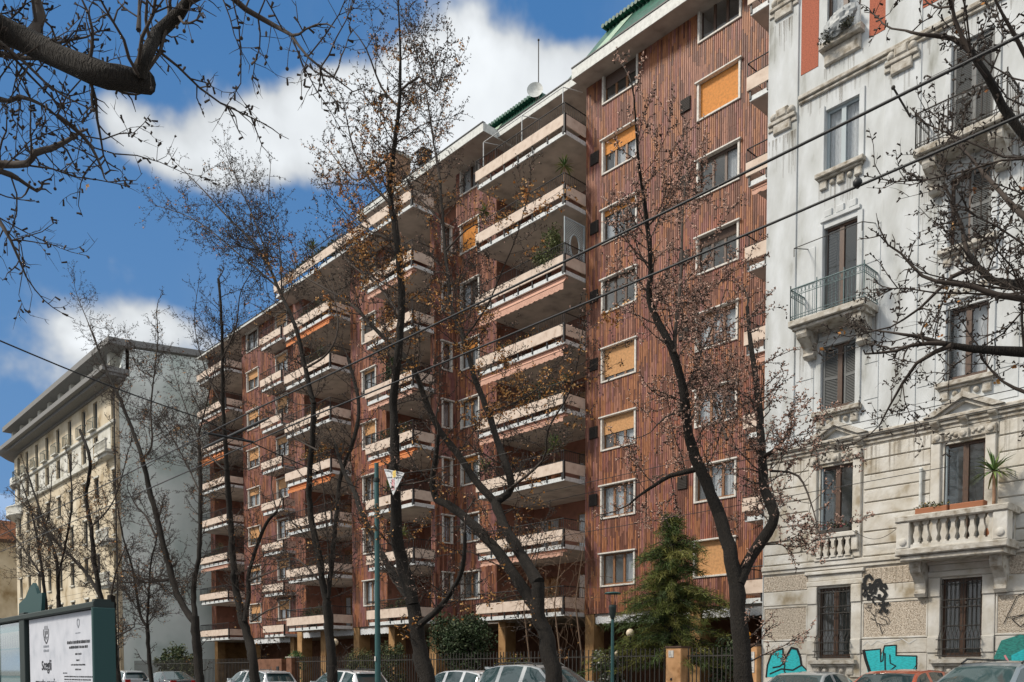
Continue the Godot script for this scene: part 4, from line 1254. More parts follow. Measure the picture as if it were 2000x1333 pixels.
func graffiti(b: Node) -> void:
	var z := 0.046
	# bulging teal letters beside the corner
	var g := part("graffiti", Shape.new().face(pts([-0.02, 0.0, 0.02, 0.38, 0.16, 0.72, 0.3, 0.82, 0.52, 0.88, 0.55, 0.62, 0.62, 0.4, 0.7, 0.66, 0.86, 0.9, 1.02, 0.86, 1.12, 0.6, 1.16, 0.36, 1.34, 0.28, 1.42, 0.1, 1.38, -0.05], Vector2(-14.80, 1.40), 1.0), z), M.spray_teal, b)
	var o := Shape.new()
	o.ribbon(pts([-0.04, 0.0, 0.0, 0.38, 0.14, 0.74, 0.3, 0.85, 0.54, 0.91], Vector2(-14.80, 1.40), 1.0), 0.06, z + 0.004)
	o.ribbon(pts([0.54, 0.9, 0.56, 0.6, 0.55, 0.42, 0.44, 0.34, 0.2, 0.3], Vector2(-14.80, 1.40), 1.0), 0.05, z + 0.0052)
	o.ribbon(pts([0.58, 0.4, 0.66, 0.64, 0.84, 0.93, 1.04, 0.88, 1.15, 0.62, 1.19, 0.38], Vector2(-14.80, 1.40), 1.0), 0.07, z + 0.0064)
	o.ribbon(pts([0.1, 0.1, 0.5, 0.26, 0.9, 0.22, 1.2, 0.38, 1.4, 0.2, 1.44, 0.0], Vector2(-14.80, 1.40), 1.0), 0.045, z + 0.0076)
	o.ribbon(pts([0.8, 0.0, 0.95, 0.12, 1.05, 0.02, 1.16, 0.14, 1.28, 0.03], Vector2(-14.80, 1.40), 1.0), 0.03, z + 0.009)
	o.ribbon(pts([0.62, 0.4, 0.6, 0.2, 0.7, 0.05], Vector2(-14.80, 1.40), 1.0), 0.04, z + 0.010)
	part("outline", o, M.spray_black, g)
	part("highlight", Shape.new().ribbon(pts([0.1, 0.92, 0.24, 1.04, 0.34, 0.96, 0.5, 1.05, 0.62, 0.95, 0.8, 1.06, 1.0, 1.0], Vector2(-14.80, 1.40), 1.0), 0.02, z + 0.003), M.spray_white, g)
	# blocky teal letters between the barred windows
	var at := Vector2(-11.60, 1.40)
	var g2 := part("graffiti", Shape.new().face(pts([0.14, 0.0, 0.0, 0.78, 0.48, 0.82, 0.5, 0.5, 0.54, 0.78, 0.62, 0.9, 0.92, 0.92, 0.92, 0.62, 1.5, 0.6, 1.5, 0.0], at, 1.0), z), M.spray_teal, b)
	var o2 := Shape.new()
	o2.ribbon(pts([0.24, 0.0, 0.06, 0.5, -0.02, 0.8], at, 1.0), 0.09, z + 0.004)
	o2.ribbon(pts([-0.02, 0.8, 0.48, 0.84, 0.5, 0.46, 0.56, 0.5, 0.58, 0.74], at, 1.0), 0.035, z + 0.005)
	o2.ribbon(pts([0.56, 0.74, 0.6, 0.93, 0.94, 0.94, 0.94, 0.64, 1.52, 0.62, 1.52, 0.0], at, 1.0), 0.035, z + 0.006)
	o2.ribbon(pts([0.62, 0.7, 0.64, 0.0], at, 1.0), 0.04, z + 0.007)
	o2.ribbon(pts([0.76, 0.66, 0.78, 0.42, 0.94, 0.34, 0.82, 0.24, 0.9, 0.08, 1.08, -0.02], at, 1.0), 0.03, z + 0.008)
	o2.ribbon(pts([0.3, 0.0, 0.4, 0.12, 0.48, 0.14], at, 1.0), 0.025, z + 0.009)
	part("outline", o2, M.spray_black, g2)
	part("overspray", Shape.new().ribbon(pts([-0.06, 0.95, 0.1, 1.08, 0.2, 0.95, 0.4, 1.1, 0.6, 1.0, 1.1, 1.12, 1.3, 0.98, 1.5, 1.1], at, 1.0), 0.02, z + 0.003), M.spray_white, g2)
	# teal patch further right
	var g3 := part("graffiti", Shape.new().face(pts([0.0, 0.0, -0.12, 0.5, 0.05, 0.95, 0.5, 1.1, 1.1, 0.95, 1.15, 0.0], Vector2(-7.95, 1.45), 1.0), z), M.spray_green, b)
	part("fill", Shape.new().face(pts([0.35, 0.0, 0.3, 0.55, 0.6, 0.72, 0.95, 0.5, 1.0, 0.0], Vector2(-7.95, 1.45), 1.0), z + 0.004), M.spray_teal, g3)
	part("outline", Shape.new().ribbon(pts([0.15, 0.55, 0.28, 0.3, 0.25, 0.08], Vector2(-7.95, 1.45), 1.0), 0.05, z + 0.007), M.rose, g3)
	# black tags: G R S, D B C, a star and thin loops
	var zt := 0.058
	var t := Shape.new()
	var a := Vector2(-11.68, 3.10)
	t.ribbon(pts([0.28, 1.2, 0.2, 1.31, 0.1, 1.28, 0.05, 1.12, 0.06, 1.0, 0.14, 0.94, 0.24, 0.98, 0.22, 1.06], a, 1.0), 0.095, zt)
	t.ribbon(pts([0.22, 0.82, 0.4, 1.14, 0.5, 1.16, 0.54, 1.06, 0.44, 1.0, 0.32, 1.0, 0.4, 0.9, 0.36, 0.78], a, 1.0), 0.095, zt + 0.001)
	t.ribbon(pts([0.7, 0.9, 0.66, 1.0, 0.56, 0.98, 0.54, 0.9, 0.64, 0.82, 0.7, 0.72, 0.6, 0.58, 0.5, 0.62, 0.5, 0.72], a, 1.0), 0.095, zt + 0.002)
	t.ribbon(pts([0.0, 0.96, 0.1, 0.9, 0.14, 0.78, 0.06, 0.7, 0.02, 0.76, 0.08, 0.88], a, 1.0), 0.055, zt + 0.003)
	t.ribbon(pts([0.2, 0.82, 0.3, 0.8, 0.28, 0.72, 0.18, 0.72, 0.24, 0.62, 0.16, 0.6, 0.16, 0.74], a, 1.0), 0.055, zt + 0.004)
	t.ribbon(pts([0.44, 0.64, 0.36, 0.68, 0.3, 0.6, 0.34, 0.5, 0.4, 0.46], a, 1.0), 0.055, zt + 0.005)
	t.ribbon(pts([0.5, 0.45, 0.6, 0.4, 0.78, 0.46], a, 1.0), 0.075, zt + 0.006)
	t.ribbon(pts([0.62, 0.56, 0.62, 0.36, 0.52, 0.2], a, 1.0), 0.075, zt + 0.007)
	t.ribbon(pts([0.62, 0.38, 0.7, 0.2, 0.76, 0.26], a, 1.0), 0.075, zt + 0.008)
	part("graffiti", t, M.spray_black, b)
	var th := Shape.new()
	for q in [[0.1, 0.46, 0.28, 0.44, 0.08, 0.36, 0.18, 0.26, 0.28, 0.36, 0.14, 0.38], [0.22, 0.28, 0.3, 0.16, 0.4, 0.12, 0.4, 0.3, 0.5, 0.3, 0.42, 0.18], [0.34, 0.16, 0.46, -0.2, 0.4, -0.02, 0.24, 0.06], [0.5, 0.28, 0.62, 0.1, 0.74, 0.08, 0.82, -0.06, 0.76, -0.14], [0.44, -0.1, 0.6, -0.16, 0.74, -0.14, 0.7, -0.02, 0.52, 0.06], [0.5, -0.1, 0.6, -0.42, 0.68, -0.3]]:
		th.ribbon(pts(q, a, 1.0), 0.016, 0.044)
	stuff(part("graffiti", th, M.spray_black, b))
	th = Shape.new()
	for q in [[0.0, 0.0, 0.3, 0.7, 0.55, 0.8, 0.6, 0.5, 0.5, 0.38, 0.9, 0.3, 0.4, -0.1, 0.2, 0.1, 0.5, 0.22, 0.1, 0.15], [0.62, 0.35, 1.0, 0.1, 0.95, 0.4]]:
		th.ribbon(pts(q, Vector2(-7.85, 2.85), 1.0), 0.022, 0.045)
	stuff(part("graffiti", th, M.spray_black, b))


# ---- the cream corner building up the street, its blank gable, and the roofs beyond ----
func cream_building() -> void:
	var b := thing("corner_building", "cream corner building with deep dark eaves, rows of slim windows and a blank white gable", "building", Vector3(0, 0, -25))
	var xs := [-81.75, -85.1, -89.4, -93.3, -97.2, -101.1, -105.0, -108.6]
	var rows := [[22.95, 25.45], [20.55, 22.4], [16.9, 18.75], [13.3, 15.35], [9.8, 11.9], [5.6, 8.2], [1.2, 3.8]]
	var lo := []
	var hi := []
	for x in xs:
		for i in rows.size():
			(hi if i < 2 else lo).append([x - 0.55, rows[i][0], x + 0.55, rows[i][1]])
	for i in rows.size():
		(hi if i < 2 else lo).append([-77.55, rows[i][0], -76.75, rows[i][1]])
	part("wall", wall_shape(Shape.new(), -110, -76.5, 0, 19.9, 0, 0.3, lo), M.cream, b)
	part("wall", wall_shape(Shape.new(), -110, -76.5, 19.9, 25.8, 0, 0.3, hi), M.cream, b)
	# rounded far corner
	var rc := PackedVector2Array([Vector2(-110, -0.3)])
	for i in 9:
		var a := PI / 2 * i / 8
		rc.append(Vector2(-110 - 4.0 * sin(a), -4.0 + 4.0 * cos(a)))
	rc.append(Vector2(-114, -30))
	rc.append(Vector2(-110, -30))
	var cs := Shape.new().prism(rc, 0, 25.8)
	cs.moved(Transform3D(Basis(Vector3(1, 0, 0), Vector3(0, 0, 1), Vector3(0, 1, 0)), Vector3.ZERO))
	part("rounded_corner", cs, M.cream, b)
	# white field between the string courses
	for i in xs.size() + 1:
		var x0: float = -76.52 if i == 0 else xs[i - 1] - 0.75
		var x1: float = xs[i] + 0.75 if i < xs.size() else -109.9
		if i == 0: x0 = -77.7
		part("white_field", Shape.new().box(minf(x0, x1), 20.5, 0.0, maxf(x0, x1), 22.55, 0.04), M.cream_white, b)
	part("string_course", Shape.new().bevel(-110, 22.6, -0.02, -76.4, 22.85, 0.22, 0.03), M.cream_white, b)
	part("string_course", Shape.new().bevel(-110, 20.0, -0.02, -76.4, 20.4, 0.3, 0.03), M.cream_white, b)
	part("string_course", Shape.new().bevel(-110, 4.6, -0.02, -76.4, 4.9, 0.2, 0.03), M.cream_white, b)
	var win := Shape.new().box(0, 0, -0.3, 0.03, 1, -0.22).mesh()
	for x in xs + [-77.15]:
		for i in rows.size():
			var y0: float = rows[i][0]
			var h: float = rows[i][1] - y0
			var hw := 0.55 if x < -78 else 0.4
			var o := part("window", Shape.new().box(x - hw, y0, -0.22, x - hw + 0.07, y0 + h, -0.16).box(x + hw - 0.07, y0, -0.22, x + hw, y0 + h, -0.16).box(x - 0.05, y0, -0.22, x + 0.05, y0 + h, -0.16).box(x - hw + 0.07, y0 + h - 0.08, -0.22, x - 0.05, y0 + h, -0.16).box(x + 0.05, y0 + h - 0.08, -0.22, x + hw - 0.07, y0 + h, -0.16), M.shutter, b)
			part("pane", Shape.new().box(x - hw, y0, -0.26, x + hw, y0 + h, -0.23), M.dark_glass, o)
			if i == 0 and x < -78:
				part("balconette", Shape.new().box(x - 0.85, y0 - 0.1, 0, x + 0.85, y0, 0.5), M.cream_white, b)
				stuff(part("balcony_rail", railing_shape([Vector2(x - 0.8, 0.02), Vector2(x - 0.8, 0.46), Vector2(x + 0.8, 0.46), Vector2(x + 0.8, 0.02)], y0, y0 + 0.95, 0.14), M.sea_iron, b))
			elif i > 1:
				part("sill", Shape.new().box(x - hw - 0.1, y0 - 0.14, 0, x + hw + 0.1, y0 - 0.01, 0.14), M.cream_white, b)
				part("architrave", Shape.new().box(x - hw - 0.14, y0 + h + 0.01, 0, x + hw + 0.14, y0 + h + 0.16, 0.1), M.cream_white, b)
	# corner balconies of stone, three above each other
	for y in [20.05, 12.6, 8.9]:
		var o := part("stone_balcony", Shape.new().box(-79.3, y, 0.0, -76.4, y + 0.22, 0.95).box(-79.1, y - 0.25, 0.0, -76.6, y - 0.002, 0.7), M.cream_white, b)
		part("rail", Shape.new().box(-79.3, y + 0.95, 0.7, -76.4, y + 1.1, 0.95), M.cream_white, o)
		for j in 9:
			put("baluster", baluster_mesh(0.72), M.cream_white, o, Vector3(-79.15 + 0.33 * j, y + 0.225, 0.83))
	for y in [19.0, 22.5]:  # the curved balcony of the far corner
		var pr := [[3.9, -0.35], [4.3, -0.3], [4.8, 0.0], [5.0, 0.0], [5.0, 0.14], [4.92, 0.2], [4.92, 0.92], [5.02, 0.98], [4.98, 1.06], [4.8, 1.06], [4.8, 0.25], [3.9, 0.2]] if y < 20.0 else [[3.9, -0.2], [4.5, 0.0], [4.55, 0.12], [4.48, 0.16], [4.48, 0.85], [4.4, 0.9], [4.36, 0.2], [3.9, 0.18]]
		part("curved_balcony", Shape.new().lathe(pr, Vector3(-110, y, -4.0), 28), M.cream_white, b)
	# deep eaves, attic storey, upper roof
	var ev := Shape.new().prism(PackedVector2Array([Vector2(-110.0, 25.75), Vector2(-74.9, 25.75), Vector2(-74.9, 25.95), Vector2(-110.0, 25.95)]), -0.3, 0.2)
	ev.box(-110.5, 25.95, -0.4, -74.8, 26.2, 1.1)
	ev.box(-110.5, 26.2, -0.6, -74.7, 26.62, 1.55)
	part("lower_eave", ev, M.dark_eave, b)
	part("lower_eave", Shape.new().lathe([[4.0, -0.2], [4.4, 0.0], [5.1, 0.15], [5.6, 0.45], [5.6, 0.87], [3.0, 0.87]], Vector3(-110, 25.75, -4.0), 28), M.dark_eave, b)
	var ao := []
	for i in 9:
		ao.append([-81.6 - i * 3.7, 26.75, -79.0 - i * 3.7, 28.5])
	part("attic_wall", wall_shape(Shape.new(), -111, -76.5, 26.62, 28.95, -0.9, 0.3, ao), M.cream_white, b)
	for q in ao:
		part("attic_window", Shape.new().box(q[0], q[1], -1.15, q[2], q[3], -1.1), M.curtain, b)
	for i in 10:
		part("attic_pier", Shape.new().box(-79.0 - i * 3.7 + 0.001, 26.62, -0.898, -78.3 - i * 3.7, 28.95, -0.2), M.cream_white, b)
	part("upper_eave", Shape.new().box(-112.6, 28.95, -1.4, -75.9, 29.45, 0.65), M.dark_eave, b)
	# the blank party wall rises towards the back under a dark verge
	var gp := PackedVector2Array([Vector2(0.32, 0), Vector2(0.32, 26.6), Vector2(0.9, 28.95), Vector2(16, 30.7), Vector2(16, 0)])
	var gs := Shape.new().prism(gp, -0.3, 0.0)
	gs.moved(Transform3D(Basis(Vector3.UP, PI / 2), Vector3(-76.5, 0, 0)))
	part("gable_wall", gs, M.gable, b)
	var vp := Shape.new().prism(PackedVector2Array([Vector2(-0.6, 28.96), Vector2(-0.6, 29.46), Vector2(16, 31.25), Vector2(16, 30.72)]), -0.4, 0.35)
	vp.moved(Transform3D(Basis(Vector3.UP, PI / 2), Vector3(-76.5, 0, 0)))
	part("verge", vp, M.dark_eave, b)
	part("down_pipe", Shape.new().rod(Vector3(-76.42, 0.2, 0.12), Vector3(-76.42, 25.7, 0.12), 0.07, 8), M.iron, b)
	part("rear_body", Shape.new().box(-110, 0, -29, -76.81, 28.9, -16), M.gable, b)
	for q in [[-126.0, 17.2, "pale beige far house with a brown eave beyond the curved balconies", -24.6], [-146.0, 20.5, "grey roofed far house at the very end of the street", -24.0]]:
		var f := thing("far_house", q[0 + 2], "house", Vector3(q[0], 0, q[3]))
		var op := []
		for r in 4:
			for i in 3:
				op.append([-6.5 + i * 4.4, 2.0 + r * 3.9, -5.1 + i * 4.4, 4.3 + r * 3.9])
		part("wall", wall_shape(Shape.new(), -8, 7, 0, q[1], 0, 0.3, op).box(-8, 0, -10, 7, q[1], -0.35), M.cream, f)
		for w in op:
			var o := part("window", Shape.new().box(w[0], w[1], -0.2, w[2], w[3], -0.15), M.dark_glass, f)
			part("frame", Shape.new().box(w[0] - 0.12, w[3], -0.02, w[2] + 0.12, w[3] + 0.14, 0.06).box(w[0] - 0.12, w[1] - 0.14, -0.02, w[2] + 0.12, w[1], 0.06), M.cream_white, o)
			part("shutter", Shape.new().box(w[0] - 0.6, w[1], 0.01, w[0] - 0.02, w[3], 0.05).box(w[2] + 0.02, w[1], 0.01, w[2] + 0.6, w[3], 0.05), M.pale_shutter, o)
		part("eave", Shape.new().box(-8.6, q[1], -10.5, 7.6, q[1] + 0.35, 0.9), M.dark_wood, f)
		part("roof", Shape.new().prism(PackedVector2Array([Vector2(-8.6, q[1] + 0.352), Vector2(7.6, q[1] + 0.352), Vector2(6.0, q[1] + 2.6), Vector2(-7.0, q[1] + 2.6)]), -10, 0.4), M.terracotta, f)


func stuff_part(called: String, s: Shape, m: Material, parent: Node) -> void:
	stuff(part(called, s, m, parent))


# ---- plants ----
func leaf(s: Shape, p: Vector3, size: float, r: RandomNumberGenerator, thin := 0.5) -> void:
	var d := Vector3(r.randf_range(-1, 1), r.randf_range(-0.7, 1), r.randf_range(-1, 1)).normalized()
	var e := d.cross(Vector3(r.randf_range(-1, 1), r.randf_range(-1, 1), r.randf_range(-1, 1))).normalized()
	var a := p + d * size * 0.5
	var b := p - d * size * 0.5
	s.quad(a, p + e * size * 0.5 * thin, b, p - e * size * 0.5 * thin)


func foliage(s: Shape, blobs: Array, count: int, size: float, tones: Array, r: RandomNumberGenerator, thin := 0.5) -> Shape:
	for i in count:
		var b: Array = blobs[r.randi() % blobs.size()]
		var d := Vector3(r.randfn(), r.randfn(), r.randfn()).normalized()
		var p: Vector3 = b[0] + d * b[1] * pow(r.randf(), 0.45)
		s.col = tones[r.randi() % tones.size()] * r.randf_range(0.7, 1.3)
		leaf(s, p, size * r.randf_range(0.6, 1.3), r, thin)
	s.col = Color.WHITE
	return s


func shrub(called: String, label: String, where: Vector3, w: float, h: float, d: float, count: int, size: float, tones: Array, seed_: int, thin := 0.5) -> Node3D:
	var r := RandomNumberGenerator.new()
	r.seed = seed_
	var o := thing(called, label, "shrub", where)
	var blobs := []
	for i in 14:
		var k := 0.3 + 0.7 * r.randf()
		blobs.append([Vector3(r.randf_range(-0.36, 0.36) * w, h * (0.22 + 0.62 * r.randf()), r.randf_range(-0.36, 0.36) * d), Vector3(w * 0.2, h * 0.17, d * 0.2) * (0.7 + 0.6 * k)])
	part("foliage", foliage(Shape.new(), blobs, count, size, tones, r, thin), M.leaf, o)
	var st := Shape.new()
	for i in 9:
		var e: Vector3 = blobs[i][0]
		st.tube(PackedVector3Array([Vector3(e.x * 0.15, 0, e.z * 0.15), Vector3(e.x * 0.5, e.y * 0.5, e.z * 0.5), e]), PackedFloat32Array([0.035, 0.025, 0.008]), 5)
	part("stem", st, M.twig, o)
	return o


func yucca(label: String, where: Vector3, h: float, spread: float, seed_: int, group := "balcony plants") -> void:
	var r := RandomNumberGenerator.new()
	r.seed = seed_
	var o := thing("potted_yucca", label, "plant", where, 0.0, group)
	part("pot", Shape.new().lathe([[0.001, 0.0], [0.13, 0.0], [0.18, 0.28], [0.19, 0.32], [0.16, 0.32], [0.001, 0.28]], Vector3.ZERO, 10), M.terracotta, o)
	part("stem", Shape.new().tube(PackedVector3Array([Vector3(0, 0.25, 0), Vector3(0.03, h * 0.5, 0.02), Vector3(0, h - spread * 0.5, 0)]), PackedFloat32Array([0.05, 0.04, 0.035]), 6), M.chimney_brick, o)
	var s := Shape.new()
	for i in 64:
		var az := r.randf() * TAU
		var el := r.randf_range(-0.5, 1.4)
		var d := Vector3(cos(az) * cos(el), sin(el), sin(az) * cos(el))
		var side := d.cross(Vector3.UP).normalized() * 0.028
		var l := spread * r.randf_range(0.7, 1.0)
		var p0 := Vector3(0, h - spread * 0.55, 0)
		var p1 := p0 + d * l * 0.55
		var p2 := p1 + (d + Vector3(0, -0.35, 0)) * l * 0.45
		s.col = [Color(0.09, 0.16, 0.04), Color(0.16, 0.22, 0.06), Color(0.22, 0.22, 0.08), Color(0.05, 0.10, 0.03)][r.randi() % 4]
		s.quad(p0 - side * 0.6, p0 + side * 0.6, p1 + side, p1 - side)
		s.quad(p1 - side, p1 + side, p2 + side * 0.1, p2 - side * 0.1)
	part("blades", s, M.leaf, o)


const LAUREL := [Color(0.028, 0.05, 0.018), Color(0.045, 0.075, 0.028), Color(0.018, 0.032, 0.012), Color(0.07, 0.09, 0.04)]
const OLIVE := [Color(0.06, 0.075, 0.02), Color(0.10, 0.10, 0.03), Color(0.035, 0.05, 0.014)]
const DRY := [Color(0.46, 0.20, 0.045), Color(0.52, 0.27, 0.08), Color(0.34, 0.13, 0.035), Color(0.56, 0.32, 0.13)]


func garden() -> void:
	setting("garden_bed", Shape.new().box(-73.4, 0.12, -36.0, -15.2, 0.16, -25.3), M.soil)
	var r := RandomNumberGenerator.new()
	r.seed = 91
	# the dark conifer before the block's plain front
	var c := thing("conifer", "dark green shaggy conifer with drooping branches behind the fence", "conifer", Vector3(-20.2, 0.16, -27.0))
	part("trunk", Shape.new().tube(PackedVector3Array([Vector3(0, 0, 0), Vector3(0.05, 3, 0), Vector3(0, 7.5, 0)]), PackedFloat32Array([0.16, 0.11, 0.02]), 8), M.bark, c)
	var fo := Shape.new()
	var br := Shape.new()
	for i in 330:
		var t := pow(r.randf(), 0.9)
		var y := lerpf(1.5, 7.3, t)
		var reach := lerpf(2.8, 0.35, pow(t, 1.3)) * r.randf_range(0.45, 1.12) * (1.0 + 0.2 * sin(t * 17.0 + 1.0))
		var az := r.randf() * TAU
		var d := Vector3(cos(az), 0, sin(az))
		var p0 := Vector3(0, y, 0)
		var p1 := p0 + d * reach * 0.5 + Vector3(0, 0.22, 0)
		var p2 := p0 + d * reach + Vector3(0, 0.12 - 0.1 * reach, 0)
		br.tube(PackedVector3Array([p0, p1, p2]), PackedFloat32Array([0.03, 0.018, 0.006]), 4)
		var tone: Color = [Color(0.062, 0.098, 0.022), Color(0.044, 0.070, 0.017), Color(0.115, 0.135, 0.028), Color(0.165, 0.165, 0.036)][r.randi() % 4]
		for j in int(24 + reach * 74):
			var q := r.randf_range(0.12, 1.08)
			var p := p0.lerp(p1, minf(q * 2, 1.0)) if q < 0.5 else p1.lerp(p2, q * 2 - 1)
			p += Vector3(r.randfn() * 0.07, r.randf_range(-0.12, 0.06), r.randfn() * 0.07)
			fo.col = tone * r.randf_range(0.6, 1.4)
			var dd := (d * 0.5 + Vector3(r.randfn() * 0.4, r.randf_range(-0.9, 0.5), r.randfn() * 0.4)).normalized() * r.randf_range(0.12, 0.28)
			var sd := dd.cross(Vector3(r.randfn(), r.randfn(), r.randfn())).normalized() * 0.012
			fo.quad(p - sd, p + sd, p + dd + sd * 0.2, p + dd - sd * 0.2)
	part("branches", br, M.twig, c)
	part("needles", fo, M.leaf, c)
	shrub("laurel", "big dark laurel bush crowding the lowest balcony", Vector3(-32.2, 0.16, -26.6), 4.6, 5.0, 2.2, 9000, 0.17, LAUREL, 1)
	shrub("camellia", "glossy camellia bush with white flowers beside the teal street lamp", Vector3(-22.4, 0.16, -25.9), 1.7, 2.55, 0.9, 3200, 0.1, LAUREL + [Color(0.5, 0.5, 0.47)], 2, 0.7)
	shrub("variegated_shrub", "low yellow and green variegated shrub behind the fence bars", Vector3(-27.6, 0.16, -25.9), 3.0, 2.2, 0.9, 2600, 0.11, [Color(0.30, 0.26, 0.06), Color(0.10, 0.12, 0.03), Color(0.26, 0.12, 0.05), Color(0.06, 0.07, 0.02)], 3)
	shrub("feathery_shrub", "feathery olive green shrub between two ochre pillars", Vector3(-41.0, 0.16, -26.4), 3.4, 2.9, 1.2, 2600, 0.2, OLIVE, 4, 0.25)
	shrub("clipped_shrub", "small bright green shrub above the brown garden wall", Vector3(-48.4, 0.16, -26.2), 2.2, 2.7, 0.9, 1300, 0.15, [Color(0.06, 0.12, 0.03), Color(0.09, 0.15, 0.05)], 5)
	shrub("oleander", "grey green oleander bush beside the tall teal pole", Vector3(-38.2, 0.16, -26.6), 2.4, 3.2, 1.1, 2400, 0.19, OLIVE + LAUREL, 6, 0.28)
	shrub("gate_shrub", "dark leafy shrub in the porch shade behind the gate", Vector3(-17.6, 0.16, -27.2), 1.8, 2.9, 1.0, 1800, 0.14, LAUREL, 7)
	for q in [[-70.2, 3.2, "leafy green hedge bush below the blank gable"], [-67.6, 3.9, "taller pointed green bush below the blank gable"], [-65.0, 3.1, "yellowish green bush at the hedge's end"]]:
		shrub("hedge_bush", q[2], Vector3(q[0], 0.16, -26.4), 2.8, q[1], 1.2, 1500, 0.24, OLIVE + LAUREL if q[1] > 3.15 else OLIVE, int(-q[0]))
	# leafless climber hanging from the lowest balcony
	var v := thing("climbing_vine", "tangled leafless climber hanging from the lowest balconies", "vine", Vector3(-26.5, 0.16, -27.6))
	var vs := Shape.new()
	var vl := Shape.new()
	for i in 170:
		var p := Vector3(r.randf_range(-3.4, 1.6), r.randf_range(3.2, 8.2), r.randf_range(-0.9, 0.5))
		var d := Vector3(r.randfn(), r.randf_range(-1.4, 0.5), r.randfn() * 0.5).normalized()
		var line := PackedVector3Array([p])
		var rad := PackedFloat32Array([0.012])
		for j in 6:
			d = (d + Vector3(r.randfn() * 0.35, -0.16, r.randfn() * 0.25)).normalized()
			p += d * r.randf_range(0.18, 0.36)
			if p.y < 0.3: break
			line.append(p); rad.append(0.010 - 0.0013 * j)
			if r.randf() < 0.18:
				vl.col = DRY[r.randi() % 4]
				leaf(vl, p, 0.09, r)
		if line.size() > 1:
			vs.tube(line, rad, 3)
	for x in [-2.4, -0.4, 0.9]:
		vs.tube(PackedVector3Array([Vector3(x, 0, 0), Vector3(x + 0.3, 2.0, 0.1), Vector3(x - 0.2, 4.4, 0.0), Vector3(x + 0.2, 7.0, -0.1)]), PackedFloat32Array([0.06, 0.045, 0.03, 0.015]), 5)
	part("shoots", vs, mat("vine_bark", Color(0.13, 0.085, 0.055), 0.9), v)
	part("dry_leaves", vl, M.leaf, v)
	# plants on the balconies
	var fl := func(k): return PANEL_TOP - FLOOR * k - 0.655
	yucca("potted yucca at the right corner of the second balcony from the top", Vector3(-27.75, fl.call(1), -28.85), 2.0, 0.6, 1)
	yucca("potted yucca at the left end of the second balcony from the top", Vector3(-33.35, fl.call(1), -28.85), 2.1, 0.55, 2)
	yucca("spiky potted yucca on the sixth balcony from the top", Vector3(-28.3, fl.call(5), -28.8), 1.95, 0.85, 3)
	yucca("broad potted yucca at the left end of the sixth balcony", Vector3(-33.2, fl.call(5), -28.75), 1.8, 0.9, 4)
	yucca("potted yucca on the centre stack's second lowest balcony", Vector3(-38.3, fl.call(6), -27.3), 2.0, 0.9, 5)
	yucca("small fan palm standing on the long roof terrace", Vector3(-48.0, fl.call(0), -27.5), 2.1, 0.75, 6)
	yucca("potted yucca on the centre stack's third lowest balcony", Vector3(-39.6, fl.call(5), -27.3), 1.5, 0.7, 7)
	shrub("terrace_hedge", "dark hedge plants trailing over the long roof terrace", Vector3(-46.5, fl.call(0), -27.35), 9.5, 1.35, 0.5, 2600, 0.16, OLIVE + LAUREL, 21)
	shrub("balcony_bush", "rounded olive bush beside the lattice screen on a balcony", Vector3(-28.7, fl.call(2), -28.75), 1.9, 2.3, 0.8, 1700, 0.12, [Color(0.09, 0.11, 0.03), Color(0.13, 0.14, 0.05), Color(0.05, 0.07, 0.02)], 22)
	shrub("dark_balcony_bush", "dark creeper filling the fifth balcony of the near stack", Vector3(-29.0, fl.call(4), -28.75), 3.2, 1.7, 0.6, 1500, 0.12, LAUREL + DRY, 23)
	shrub("sparse_balcony_bush", "sparse reddish plants along the second balcony", Vector3(-31.2, fl.call(1), -28.75), 4.0, 1.25, 0.4, 800, 0.1, DRY + OLIVE, 24)
	shrub("dark_creeper", "dark leafy creeper on the centre stack's upper balcony", Vector3(-38.9, fl.call(3), -27.3), 2.6, 2.0, 0.6, 1200, 0.13, LAUREL, 25)
	shrub("brown_creeper", "brownish creeper on the far stack's middle balcony", Vector3(-47.5, fl.call(4), -27.3), 3.6, 1.8, 0.5, 1300, 0.13, DRY + OLIVE, 26)
	var places := ["topmost", "second", "third", "fourth", "fifth", "sixth", "second lowest", "lowest"]
	for q in [["near", -30.6, -28.78, [3, 6, 7], 5.2], ["centre", -39.2, -27.28, [1, 4, 7], 3.6], ["far", -48.0, -27.28, [1, 2, 3, 6, 7], 4.6], ["last", -69.6, -30.55, [1, 3, 5, 6], 4.6]]:
		for k in q[3]:
			var dry: bool = (k + int(-q[1])) % 3 == 0
			shrub("railing_plants", "%s plants trailing along the %s balcony of the %s stack" % ["dry brownish" if dry else "dark green", places[k], q[0]], Vector3(q[1], fl.call(k), q[2]), q[4], 1.15 + 0.25 * (k % 3), 0.45, 620, 0.13, DRY + OLIVE if dry else LAUREL + OLIVE, 300 + k * 7 + int(-q[1]), 0.4)
	yucca("tall spiky yucca on the palazzo's stone balcony", Vector3(-7.98, 4.97, -24.35), 2.25, 0.8, 8)
	shrub("planter_flowers", "straggly plants in the stone balcony's terracotta planter", Vector3(-9.45, 5.86, -24.2), 1.0, 0.35, 0.2, 260, 0.07, OLIVE + [Color(0.3, 0.2, 0.05)], 27)
	shrub("pink_flowers", "small pink flowers in the palazzo window's planter", Vector3(-12.57, 5.86, -24.9), 0.9, 0.3, 0.16, 260, 0.06, LAUREL + [Color(0.5, 0.12, 0.16)], 28)
	for x in [-9.45, -8.55]:
		whole("terracotta_planter", Shape.new().bevel(x - 0.42, 5.862, -24.4, x + 0.42, 6.03, -24.12, 0.02), M.terracotta, "long terracotta planter on the stone balcony's rail" + (" under the straggly plants" if x < -9 else " beside the yucca"), "planter", "balcony planters")
